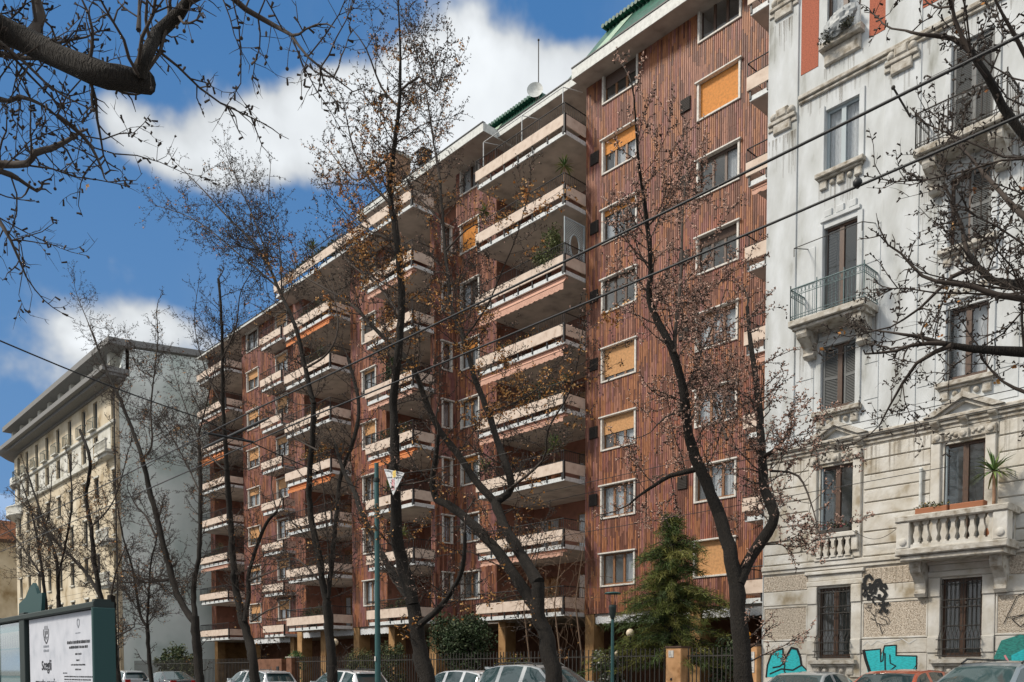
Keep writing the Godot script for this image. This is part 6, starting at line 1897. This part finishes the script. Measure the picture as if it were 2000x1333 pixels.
const TREES := [
	["leaning bare tree with pinkish buds and two stems before the garden gate", 0, 1.0, 11, [[0.22, 0.13, -9.68, -0.05, -15.5, -9.7, 1.24, -15.5, -9.84, 2.46, -15.51, -9.91, 3.16, -15.49, -10.01, 3.9, -15.45, -10.37, 4.88, -15.5], [0.13, 0.06, -10.37, 4.88, -15.5, -10.63, 5.82, -15.22, -10.8, 6.53, -14.99, -10.79, 7.43, -14.77, -10.88, 8.25, -14.47, -11.15, 8.93, -14.24, -11.15, 9.32, -14.09, -11.07, 9.69, -14.05], [0.055, 0.012, -11.07, 9.69, -14.05, -10.97, 10.01, -13.89, -10.8, 10.78, -13.47, -10.59, 11.25, -13.04, -10.26, 12.04, -12.49, -10.28, 12.29, -12.43], [0.045, 0.015, -10.8, 8.09, -14.47, -11, 8.97, -14.83, -11.31, 10.18, -15.38, -11.75, 11.64, -16.01, -12.08, 13.13, -16.62], [0.13, 0.04, -9.89, 3.41, -15.49, -9.73, 4, -15.77, -9.51, 4.47, -15.99, -9.42, 4.82, -16.06, -9.75, 5.34, -16.28, -9.98, 6.09, -16.51, -10.13, 6.71, -16.69, -10.42, 7.73, -17.02, -10.82, 9.03, -17.34, -11.08, 9.99, -17.61], [0.06, 0.02, -10.68, 5.85, -15.22, -11.23, 5.75, -14.96, -11.56, 5.6, -14.87, -11.92, 5.36, -14.69, -12.08, 5.23, -14.64], [0.03, 0.01, -10.71, 6.99, -14.77, -10.99, 6.84, -14.46, -11.18, 6.51, -14.2], [0.04, 0.012, -10.98, 6.77, -16.69, -11.5, 7.64, -17.05, -12.03, 8.79, -17.4, -12.89, 10.11, -17.85, -13.3, 10.81, -18.1], [0.05, 0.04, -9.94, 6.19, -16.51, -9.72, 6.23, -16.47, -9.6, 6.33, -16.5], [0.03, 0.01, -9.78, 5.85, -16.51, -9.03, 5.59, -16.33, -8.53, 4.76, -16.04, -8.42, 4.44, -15.95], [0.03, 0.008, -10.74, 7.31, -14.77, -10.59, 8.19, -15.12, -10.49, 9, -15.51, -10.4, 9.67, -15.74]], 1.0],
	["tall bare tree forking low, moss on trunk, beside the dark laurel", 1.5, 0.12, 12, [[0.24, 0.15, -13.73, -0.05, -14, -13.75, 1.2, -14, -13.99, 2.31, -14, -14.24, 2.93, -13.98, -14.25, 3.64, -13.98], [0.15, 0.1, -14.24, 2.93, -13.98, -15.1, 4.04, -13.87, -15.84, 4.83, -13.77, -16.68, 5.53, -13.62, -17.54, 6, -13.55], [0.09, 0.05, -17.54, 6, -13.55, -17.56, 6.35, -13.45, -17.33, 6.9, -13.36, -17.07, 7.47, -13.25], [0.148, 0.12, -14.25, 3.64, -13.98, -15.03, 4.48, -14.08, -15.68, 5.2, -14.16, -16.09, 5.8, -14.29], [0.1, 0.05, -16.09, 5.8, -14.29, -16.61, 6.38, -14.08, -17.05, 7.1, -13.88, -17.42, 7.69, -13.58, -17.82, 8.52, -13.43, -17.92, 9.36, -13.06, -18.71, 10.11, -12.91, -19.15, 10.63, -12.65], [0.05, 0.012, -19.15, 10.63, -12.65, -19.87, 11.35, -12.44, -21.37, 12.34, -12.09, -22.09, 12.85, -11.86], [0.1, 0.07, -16.09, 5.8, -14.29, -15.77, 5.98, -14.41, -15.69, 6.25, -14.46, -15.85, 6.67, -14.43, -16.24, 7.21, -14.57, -16.91, 8.27, -14.78, -17.48, 9.24, -14.82], [0.07, 0.035, -17.48, 9.24, -14.82, -18.22, 10.57, -15.02, -19.16, 11.85, -15.33, -19.34, 12.53, -15.42, -19.79, 13.67, -15.65, -20.06, 14.6, -15.79, -20.51, 16.15, -16.02], [0.035, 0.01, -20.51, 16.15, -16.02, -21.04, 17.34, -16.24, -21.52, 18.75, -16.4, -22.29, 20.45, -16.71, -23.09, 21.89, -16.89, -23.98, 23.67, -17.05], [0.035, 0.012, -15.81, 6.05, -14.41, -14, 6.39, -13.87, -13.47, 6.9, -13.51, -12.37, 7.31, -13, -11.7, 7.76, -12.58, -11.24, 8.13, -12.22], [0.03, 0.01, -16.91, 8.27, -14.78, -16.4, 8.46, -15.13, -15.73, 8.75, -15.4, -15.45, 9.25, -15.67], [0.03, 0.01, -18.22, 10.57, -15.02, -16.8, 10.89, -14.61, -15.87, 11.38, -14.31, -15, 11.82, -14, -14.13, 12.37, -13.58], [0.03, 0.01, -19.79, 13.67, -15.65, -19.15, 14.12, -15.89, -18.5, 14.23, -16.09], [0.03, 0.01, -20.06, 14.6, -15.79, -20.99, 15.61, -15.64, -22.03, 16.41, -15.45, -23.16, 16.49, -15.27]], 0.85],
	["tall slender bare tree rising above the roofline behind the pennant", 1.5, 0.12, 13, [[0.25, 0.18, -17.44, -0.05, -13.2, -17.46, 1.16, -13.2, -17.9, 2.39, -13.23, -18.05, 3.32, -13.18], [0.178, 0.12, -18.05, 3.32, -13.18, -18.21, 4.01, -13.07, -18.41, 5.08, -12.93, -18.39, 5.85, -12.92, -18.25, 6.97, -12.78, -18.17, 7.59, -12.72], [0.11, 0.07, -18.17, 7.59, -12.72, -18.15, 8.34, -12.66, -17.68, 9.31, -12.46, -17.43, 10.2, -12.42, -17.24, 11.03, -12.26, -17.26, 11.86, -12.19, -17.33, 12.74, -12.06], [0.07, 0.012, -17.33, 12.74, -12.06, -17.33, 13.11, -12.02, -16.96, 13.71, -11.87, -16.57, 14.51, -11.76, -16.46, 15.24, -11.73, -16.28, 15.86, -11.59, -16.2, 16.66, -11.49], [0.11, 0.05, -18.09, 3.32, -13.18, -19.34, 4.28, -13.41, -20.51, 5.24, -13.67, -21.63, 6.29, -13.92, -22.16, 6.91, -14.06, -23.01, 7.67, -14.23, -23.85, 8.72, -14.42], [0.09, 0.04, -17.83, 2.8, -13.23, -16.84, 3.11, -13.06, -16.36, 3.43, -13.02, -15.55, 3.99, -12.77, -15.25, 4.77, -12.6], [0.04, 0.01, -17.33, 12.74, -12.06, -17.86, 13.45, -11.78, -18.17, 14.21, -11.56, -18.08, 15.11, -11.23], [0.035, 0.01, -16.96, 13.69, -11.87, -18.07, 13.88, -12.07, -19.24, 14.18, -12.23, -20.99, 15.84, -12.53], [0.03, 0.01, -16.57, 14.51, -11.76, -17.05, 15.13, -11.61, -17.09, 15.83, -11.23, -17.37, 16.3, -11.07], [0.03, 0.01, -16.55, 14.84, -11.76, -15.94, 14.94, -11.89, -15.63, 14.54, -12.09, -15.63, 15.45, -12.38], [0.03, 0.01, -17.26, 11.86, -12.19, -18.17, 12.42, -11.97, -18.97, 13.07, -11.9, -19.38, 13.54, -11.71], [0.04, 0.01, -17.43, 10.2, -12.42, -18.83, 11.5, -12.71, -20.46, 12.65, -12.98, -21.86, 13.77, -13.19], [0.03, 0.01, -18.45, 6.37, -12.92, -17.47, 6.38, -13.14, -17.2, 6.48, -13.26]], 0.85],
	["bare tree with twin upright stems before the brown balconies' centre", 0.1, 0, 14, [[0.17, 0.14, -23.74, -0.05, -14.2, -23.76, 1.05, -14.2, -23.97, 2.58, -14.25, -24.04, 3.81, -14.18], [0.11, 0.08, -24.04, 3.81, -14.18, -24.13, 4.39, -14.1, -24.19, 5.26, -13.99, -24.58, 6.4, -13.96, -24.56, 7.41, -13.87, -23.96, 8.76, -13.67, -23.67, 9.78, -13.57], [0.08, 0.04, -23.67, 9.78, -13.57, -24.03, 10.93, -13.49, -24.28, 12.16, -13.33, -25.04, 13.36, -13.26, -25.59, 14.44, -13.11], [0.04, 0.01, -25.59, 14.44, -13.11, -26.43, 15.48, -12.93, -27.69, 16.67, -12.65, -28.7, 17.78, -12.32, -30.34, 19.24, -12.12], [0.035, 0.01, -25.42, 14.23, -13.11, -26.92, 16.3, -13.36, -28.23, 18.02, -13.46, -29.81, 19.97, -13.65], [0.03, 0.01, -25.04, 13.36, -13.26, -26.11, 15.47, -13.75, -27.41, 17.41, -14.07, -27.86, 18.9, -14.37], [0.03, 0.01, -25.37, 13.78, -13.26, -27.52, 15.43, -13.09, -30.45, 17.6, -12.77, -33.94, 19.44, -12.65], [0.08, 0.05, -23.98, 3.89, -14.18, -24.1, 5.15, -14.42, -24.33, 6.57, -14.71, -24.4, 7.93, -14.94, -23.82, 8.99, -15.07, -23.94, 10.21, -15.35, -24.87, 11.97, -15.55], [0.03, 0.015, -23.69, 4.51, -14.1, -23.55, 5.9, -13.91, -23.37, 7.11, -13.71, -23.34, 8.3, -13.49], [0.04, 0.01, -24.1, 4.3, -14.1, -25.08, 5.09, -13.9, -25.75, 5.32, -13.9, -26.38, 5.29, -13.76], [0.04, 0.01, -24.03, 10.93, -13.49, -22.93, 11.14, -13.63, -22.7, 11.88, -13.85, -23.39, 13.39, -14.1], [0.03, 0.01, -23.34, 8.3, -13.49, -24.51, 8.96, -13.27, -25.24, 9.88, -13.14, -25.28, 10.82, -13]], 0.75],
	["dark trunked bare tree with many upright shoots before the brown garden wall", 0.08, 0, 15, [[0.19, 0.16, -29.66, -0.05, -14.5, -29.68, 0.96, -14.5, -29.83, 2, -14.44, -30.34, 2.73, -14.56, -30.81, 3.79, -14.47], [0.14, 0.1, -30.81, 3.79, -14.47, -31.13, 4.83, -14.43, -30.97, 5.19, -14.3, -31.15, 7.13, -14.27, -30.82, 9.04, -14.01], [0.09, 0.04, -30.82, 9.04, -14.01, -30.61, 11.21, -13.8, -30.19, 13.18, -13.61, -29.94, 14.64, -13.46, -30.15, 15.66, -13.47], [0.1, 0.05, -30.48, 3.44, -14.47, -30.51, 4.41, -14.64, -30.64, 5.2, -14.72, -30.55, 5.93, -14.89, -30.17, 6.71, -15.02, -29.75, 7.24, -15.13, -29.12, 7.44, -15.12], [0.04, 0.01, -30.78, 5.01, -14.72, -28.87, 5.1, -14.55, -27.76, 5.21, -14.48, -26.74, 5.64, -14.43], [0.04, 0.01, -30.82, 9.04, -14.01, -33.15, 10.26, -14.18, -36.13, 12.8, -14.59, -38.8, 15.74, -15.02], [0.03, 0.01, -30.61, 11.21, -13.8, -31.57, 12.88, -13.55, -31.86, 14.4, -13.3, -31.18, 15.44, -13.13], [0.03, 0.01, -30.2, 12.9, -13.61, -28.65, 13.49, -13.41, -27.83, 14.39, -13.22, -26.28, 14.65, -13.02], [0.04, 0.01, -29.97, 3.42, -14.47, -28.42, 3.72, -14.31, -26.94, 3.9, -14.23, -25.69, 4.33, -14.13], [0.03, 0.01, -29.12, 7.44, -15.12, -29.76, 8.68, -15.25, -29.09, 9.72, -15.43]], 0.75],
	["bare tree with long leaning limb before the blank white gable", 0.1, 0, 16, [[0.2, 0.17, -33.45, -0.05, -14, -33.47, 0.91, -14, -33.76, 2.03, -14.02, -33.89, 3.18, -14, -33.99, 3.78, -14.01], [0.14, 0.1, -34.09, 3.58, -14.01, -35.34, 4.55, -13.94, -36.02, 5.72, -13.86, -36.6, 7.25, -13.72, -37.63, 9.4, -13.62, -38.06, 10.84, -13.48], [0.09, 0.04, -38.06, 10.84, -13.48, -39.01, 12.05, -13.46, -39.93, 13.4, -13.34, -40.83, 14.39, -13.28, -41.87, 15.6, -13.24, -42.41, 16.52, -13.11], [0.035, 0.01, -42.41, 16.52, -13.11, -43.66, 18.17, -13.04, -44.47, 19.38, -12.91, -44.82, 20.19, -12.85], [0.11, 0.06, -33.94, 3.57, -14.01, -34.49, 5.04, -14.19, -34.08, 6.45, -14.28, -34.64, 9.45, -14.6, -35.23, 11.39, -14.81], [0.06, 0.03, -36.14, 5.43, -13.86, -38.96, 5.53, -14.01, -42.81, 5.82, -14.08], [0.05, 0.02, -37.18, 7.23, -13.72, -37.99, 8.23, -13.6, -39.06, 8.84, -13.58, -39.86, 9.6, -13.51], [0.05, 0.02, -37.94, 10.71, -13.48, -37.05, 11.09, -13.55, -37.4, 12.68, -13.66, -37.07, 13.93, -13.69, -36.98, 15.52, -13.85, -37.29, 16.78, -13.93], [0.03, 0.01, -37.07, 13.93, -13.69, -39.08, 14.85, -13.78, -40.18, 15.82, -13.84], [0.04, 0.01, -35.23, 11.39, -14.81, -33.32, 12.75, -14.49, -32.35, 13.64, -14.29, -32.44, 14.73, -13.94], [0.035, 0.01, -34.76, 8.97, -14.6, -37.34, 11.16, -14.83, -40.22, 13.13, -15.05, -44.86, 14.92, -15.28]], 1.0],
	["thin forked bare sapling left of the leaning limbed tree", 0.1, 0, 17, [[0.11, 0.09, -41.53, -0.05, -15, -41.55, 0.77, -15, -41.87, 2.36, -15, -41.9, 3.82, -14.96], [0.07, 0.03, -41.91, 3.7, -14.96, -42.54, 4.36, -14.86, -43.15, 6.1, -14.84, -43.45, 7.11, -14.72, -44.1, 8.16, -14.67, -44.6, 9.85, -14.57], [0.06, 0.03, -41.9, 3.82, -14.96, -41.99, 5.64, -15.12, -41.91, 6.9, -15.21, -41.26, 7.78, -15.23, -40.86, 9.05, -15.27]], 1.0],
	["pollarded dark trunk with brown leaf tufts beside the poster frame", 0.9, 0, 18, [[0.2, 0.17, -38.56, -0.05, -12.5, -38.58, 0.85, -12.5, -39.15, 2.07, -12.54, -39.09, 3.4, -12.48, -39.27, 4.85, -12.52], [0.05, 0.02, -39.05, 3.06, -12.48, -37.42, 3.23, -12.48, -36.19, 3.4, -12.41], [0.05, 0.02, -39.27, 4.85, -12.52, -38.9, 5.82, -12.59, -38.09, 6.62, -12.65]], 1.0],
	["bare tree with crossing limbs behind the poster frame's green end", 0.2, 0, 19, [[0.18, 0.14, -43.38, -0.05, -13.5, -43.4, 0.77, -13.5, -43.43, 2.85, -13.48, -43.72, 4.87, -13.47], [0.13, 0.06, -43.72, 4.87, -13.47, -44.11, 6.53, -13.36, -44.28, 8.52, -13.24, -44.63, 10.01, -13.16, -43.37, 11.49, -12.99, -44.79, 13.21, -12.98], [0.09, 0.03, -43.85, 5.2, -13.47, -47.19, 6.85, -13.65, -52.16, 8.71, -13.8, -58.03, 11.21, -13.98, -63.37, 13.27, -14.1], [0.05, 0.02, -44.28, 8.52, -13.24, -41.13, 9.05, -13.14, -39.41, 9.91, -13.04, -37.9, 10.92, -12.88]], 1.0],
	["slim bare tree before the cream facade's middle windows", 0.2, 0, 20, [[0.15, 0.12, -51.77, -0.05, -13.8, -51.79, 0.64, -13.8, -51.6, 3.32, -13.75, -51.93, 5.48, -13.78], [0.11, 0.04, -51.93, 5.48, -13.78, -51.67, 7.69, -13.63, -53.17, 9.62, -13.51, -55.29, 11.95, -13.47, -56.36, 13.43, -13.36], [0.07, 0.03, -51.45, 6.67, -13.63, -49.87, 8.72, -13.7, -49.23, 10.54, -13.81, -50.08, 12.85, -13.97]], 1.0],
	["slim bare tree before the cream facade's rounded end", 0.2, 0, 21, [[0.14, 0.11, -56.21, -0.05, -14.2, -56.23, 0.56, -14.2, -56.26, 3.46, -14.24, -56.14, 5.87, -14.18], [0.1, 0.03, -56.14, 5.87, -14.18, -56.59, 8.74, -14.02, -57.8, 11.18, -13.92, -59.73, 13.31, -13.86], [0.06, 0.02, -56.48, 7.11, -14.18, -60.71, 9.05, -14.28, -64.95, 10.85, -14.39, -69.79, 12.52, -14.52], [0.05, 0.02, -56.59, 8.74, -14.02, -53.69, 10.61, -13.84, -52.54, 12.41, -13.72]], 1.0],
	["bare tree overhanging the white palazzo from beyond its stone balcony", 0.06, 0, 22, [[0.22, 0.17, -2.33, -0.05, -11.5, -2.35, 0.75, -11.5, -2.42, 2.23, -11.45, -2.55, 3.67, -11.54], [0.16, 0.08, -2.55, 3.67, -11.54, -2.59, 4.71, -11.31, -2.57, 5.69, -10.9, -2.6, 6.59, -10.72], [0.08, 0.03, -2.65, 5.06, -11.31, -2.97, 5.17, -11.2, -3.31, 5.22, -10.96, -3.81, 5.34, -10.76, -4.02, 5.41, -10.58], [0.03, 0.01, -4.02, 5.41, -10.58, -4.26, 5.53, -10.5, -4.4, 5.56, -10.34, -4.61, 5.65, -10.33], [0.03, 0.01, -3.94, 5.37, -10.58, -4.41, 5.33, -10.75, -4.79, 4.96, -10.92, -4.98, 4.77, -11.05], [0.07, 0.03, -2.56, 5.47, -10.9, -2.97, 5.76, -10.97, -3.39, 6.04, -11.11, -3.75, 6.25, -11.27, -3.9, 6.45, -11.23, -4.06, 6.7, -11.32], [0.05, 0.02, -2.56, 5.36, -10.9, -2.95, 5.54, -10.71, -3.21, 5.67, -10.59, -3.41, 5.72, -10.39, -3.64, 5.86, -10.31, -3.94, 5.95, -10.11], [0.06, 0.03, -2.57, 6.21, -10.72, -2.82, 6.69, -10.32, -3.06, 7.09, -9.96, -3.21, 7.37, -9.81, -3.28, 7.61, -9.59, -3.39, 7.83, -9.42], [0.03, 0.01, -3.39, 7.83, -9.42, -3.53, 7.99, -9.32, -3.73, 8, -9.05, -3.88, 8.11, -9.03], [0.05, 0.015, -2.58, 5.96, -10.72, -3.01, 6.38, -10.89, -3.37, 6.79, -11.03, -3.77, 7.38, -11.26, -4.15, 7.99, -11.5], [0.05, 0.015, -2.59, 6.48, -10.72, -2.73, 7.03, -10.11, -2.9, 7.55, -9.54, -3.03, 7.89, -9.21], [0.03, 0.01, -3.9, 6.45, -11.23, -4.14, 6.37, -11.08, -4.35, 5.96, -10.7, -4.62, 5.75, -10.49], [0.05, 0.015, -2.62, 4.83, -11.31, -2.94, 4.7, -11.14, -3.28, 4.77, -11.09, -3.53, 4.95, -11]], 0.6],
]
const NEAR_LIMBS := [[0.1, 0.085, -8.27, 6.79, -1.28, -7.95, 6.71, -1.56, -7.99, 6.76, -1.78, -7.8, 6.62, -1.99, -7.32, 6.31, -2.25, -7.18, 6.26, -2.45, -7.22, 6.35, -2.66], [0.055, 0.035, -7.1, 6.29, -2.55, -7.02, 6.41, -2.57, -7.13, 6.71, -2.71, -7.01, 6.87, -2.84, -6.77, 6.88, -2.84, -6.75, 7.14, -2.92], [0.03, 0.012, -6.78, 6.84, -2.84, -6.5, 6.82, -2.95, -6.5, 6.78, -3.16, -6.45, 6.74, -3.35, -6.19, 6.53, -3.39], [0.012, 0.004, -6.21, 6.54, -3.4, -5.97, 6.26, -3.4, -5.9, 6.16, -3.58, -5.93, 6.15, -3.77], [0.03, 0.01, -8.43, 7.01, -1.66, -8.5, 6.49, -1.85, -8.3, 6.46, -1.99, -8, 6.29, -2.07, -8.02, 6.26, -2.19], [0.035, 0.025, -8.88, 5.97, -1.64, -8.72, 6.05, -1.92, -8.37, 5.96, -2.05, -8.29, 6.03, -2.09, -8.39, 6.17, -2.24], [0.03, 0.008, -9.14, 6.13, -1.77, -8.88, 5.67, -1.91, -8.63, 5.38, -1.97, -8.7, 5.13, -2.1], [0.03, 0.02, -8.23, 5.61, -1.52, -8.14, 5.7, -1.79, -8.18, 5.71, -1.93], [0.05, 0.02, -7.94, 6.77, -1.99, -8.07, 7.06, -2.11, -8.17, 7.34, -2.06, -7.99, 7.44, -1.98], [0.035, 0.01, -8.61, 7.02, -1.69, -8.6, 6.93, -1.92, -8.28, 6.81, -2.08, -8.06, 6.72, -2.15], [0.02, 0.006, -7.48, 6.91, -2.69, -7.66, 7.29, -2.76, -7.61, 7.5, -2.74], [0.02, 0.006, -7.96, 6.23, -2.18, -8, 6.17, -2.39, -7.86, 5.95, -2.46, -7.65, 5.69, -2.45]]


# ---- bare street trees: stems from the table, side shoots, twigs, spurs and the last dry leaves grown from a seed ----
func shoot(tw: Shape, bud: Shape, lf: Shape, p: Vector3, d: Vector3, len: float, r0: float, level: int, buds: float, leaves: float, r: RandomNumberGenerator, spur := 1.0) -> void:
	var n := 5 if level == 0 else 3
	var line := PackedVector3Array([p])
	var rad := PackedFloat32Array([r0])
	var dirs := [d]
	var kink := 0.20 if level == 0 else 0.28
	for i in n:
		d = (d + Vector3(r.randfn() * kink, r.randfn() * kink + (0.10 if level == 0 else 0.02), r.randfn() * kink)).normalized()
		p += d * len / n
		line.append(p); rad.append(lerpf(r0, r0 * 0.35, float(i + 1) / n)); dirs.append(d)
	tw.tube(line, rad, 4 if level == 0 else 3)
	var sp := int(len / 0.085 * spur)
	for i in sp:  # short spur shoots
		var t := r.randf_range(0.15, 1.0) * n
		var k := mini(int(t), n - 1)
		var q := line[k].lerp(line[k + 1], t - k)
		var a: Vector3 = (dirs[k] as Vector3).cross(Vector3(r.randfn(), r.randfn(), r.randfn())).normalized()
		var e: Vector3 = q + (a + dirs[k] * 0.5) * r.randf_range(0.02, 0.05)
		var s: Shape = bud if r.randf() < buds else tw
		s.tube(PackedVector3Array([q, e]), PackedFloat32Array([0.008, 0.011 + 0.006 * buds]), 3)
		if leaves > 0.0 and r.randf() < leaves * (0.5 if e.y < 13.2 and e.y > 8.0 or leaves < 0.3 else 0.1):
			lf.col = DRY[r.randi() % 4] * r.randf_range(0.8, 1.25)
			for j in 1 + r.randi() % 3:
				leaf(lf, e + Vector3(r.randfn() * 0.03, -0.03 - 0.03 * r.randf(), r.randfn() * 0.03), r.randf_range(0.045, 0.075), r, 0.7)
	if level >= 2 or len < 0.22:
		return
	var kids := int(len / (0.15 if level == 0 else 0.19)) + (1 if level == 0 else 0)
	for i in kids:
		var t := r.randf_range(0.2, 1.0) * n
		var k := mini(int(t), n - 1)
		var q := line[k].lerp(line[k + 1], t - k)
		var a: Vector3 = (dirs[k] as Vector3).cross(Vector3(r.randfn(), r.randfn(), r.randfn())).normalized()
		var nd: Vector3 = (a * r.randf_range(0.6, 1.1) + dirs[k] * 0.7 + Vector3(0, 0.12, 0)).normalized()
		shoot(tw, bud, lf, q, nd, len * r.randf_range(0.22, 0.5) * (1.15 - 0.5 * t / n), maxf(r0 * 0.5, 0.0035), level + 1, buds, leaves, r, spur)


func grow(label: String, leaf_share: float, bud_share: float, seed_: int, stems: Array, scale := 1.0, spur := 1.0, more := 1.0) -> Node3D:
	var r := RandomNumberGenerator.new()
	r.seed = seed_
	var tk := Shape.new()
	var tw := Shape.new()
	var bd := Shape.new()
	var lf := Shape.new()
	var foot := Vector3(stems[0][2], 0.0, stems[0][4])
	for si in stems.size():
		var st: Array = stems[si]
		var raw := PackedVector3Array()
		for i in range(2, st.size(), 3):
			raw.append(Vector3(st[i], st[i + 1], st[i + 2]) - foot)
		var line := PackedVector3Array()
		var rad := PackedFloat32Array()
		var m := raw.size()
		var total := 0.0
		for i in m - 1:
			total += raw[i].distance_to(raw[i + 1])
		var gone := 0.0
		for i in m - 1:
			var seg := raw[i].distance_to(raw[i + 1])
			var steps := clampi(int(seg / 0.22), 2, 8)
			for j in steps:
				var t := float(j) / steps
				var q := raw[i].cubic_interpolate(raw[i + 1], raw[maxi(i - 1, 0)], raw[mini(i + 2, m - 1)], t)
				var rr: float = lerpf(st[0], st[1], (gone + seg * t) / total)
				q += Vector3(r.randfn(), r.randfn() * 0.3, r.randfn()) * rr * 0.10
				line.append(q); rad.append(rr * r.randf_range(0.92, 1.08))
			gone += seg
		line.append(raw[m - 1]); rad.append(st[1])
		if si == 0:
			rad[0] = st[0] * 1.35
		var thick: bool = st[0] > 0.05
		tk.tube(line, rad, 10 if thick else 6, true) if thick else tw.tube(line, rad, 6, true)
		# side shoots on all but the lowest trunk
		var bare := 0.35 if si == 0 else (0.12 if st[0] > 0.08 else 0.0)
		var count := int(total * (6.2 if st[0] < 0.08 else 4.4) * more * (0.25 if si == 0 else 1.0))
		for i in count:
			var t := r.randf_range(bare, 1.0)
			var k := clampi(int(t * (line.size() - 1)), 0, line.size() - 2)
			var dir := (line[k + 1] - line[k]).normalized()
			var a := dir.cross(Vector3(r.randfn(), r.randfn(), r.randfn())).normalized()
			var nd := (a + dir * 0.45 + Vector3(0, 0.25, 0)).normalized()
			var len := lerpf(1.9, 0.85, t) * r.randf_range(0.45, 1.2) * scale
			if st[0] > 0.1: len *= 0.8
			shoot(tw, bd, lf, line[k] + a * rad[k] * 0.6, nd, len, clampf(rad[k] * 0.32, 0.007, 0.016), 0, bud_share * 0.7, leaf_share * 2.2 if r.randf() < 0.28 else 0.0, r, spur)
		if st[1] < 0.052:
			shoot(tw, bd, lf, line[line.size() - 1], (line[line.size() - 1] - line[line.size() - 2]).normalized(), 0.9 * scale, minf(st[1], 0.03), 0, bud_share * 0.7, leaf_share if r.randf() < 0.3 else 0.0, r, spur)
	var o := thing("street_tree", label, "tree", foot, 0.0, "bare street trees")
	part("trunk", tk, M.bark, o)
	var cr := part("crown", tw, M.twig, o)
	if bd.v.size() > 0:
		stuff(part("buds", bd, M.bud, cr))
	if lf.v.size() > 0:
		stuff(part("dry_leaves", lf, M.leaf, cr))
	return o


func trees() -> void:
	for t in TREES:
		grow(t[0], t[1], t[2], t[3], t[4], 1.0, 1.0 + t[2], t[5])
	var near := [[0.24, 0.15, -9.6, -0.05, 0.9, -9.5, 2.0, 0.6, -9.2, 4.4, -0.2, -8.7, 6.4, -1.0, -8.5, 8.5, -1.2]]
	near.append([0.11, 0.10, -8.75, 6.3, -1.0, -8.5, 6.6, -1.2, NEAR_LIMBS[0][2], NEAR_LIMBS[0][3], NEAR_LIMBS[0][4]])
	var o := grow("near tree whose thick cut limb and knobbly twigs hang overhead", 0.03, 0.0, 501, near + NEAR_LIMBS, 0.62, 0.55, 1.5)
	var r := RandomNumberGenerator.new()
	r.seed = 3
	var fr := Shape.new()
	for i in 34:  # dangling dark fruits
		var st: Array = NEAR_LIMBS[r.randi() % NEAR_LIMBS.size()]
		var m := (st.size() - 2) / 3
		var k := r.randi() % m
		var limb := Vector3(st[2 + k * 3], st[3 + k * 3], st[4 + k * 3]) - o.position
		var p := limb + Vector3(r.randfn() * 0.05, r.randf_range(-0.34, -0.12), r.randfn() * 0.05)
		fr.ball(p, 0.014, 8)
		fr.tube(PackedVector3Array([p, p.lerp(limb, 0.5) + Vector3(r.randfn(), 0, r.randfn()) * 0.02, limb]), PackedFloat32Array([0.003, 0.003, 0.004]), 3)
	stuff(part("fruit", fr, M.twig, o))


func _ready() -> void:
	materials()
	camera_and_light()
	ground()
	brown_block()
	palazzo()
	cream_building()
	trees()
	garden()
	street_furniture()
	cars()
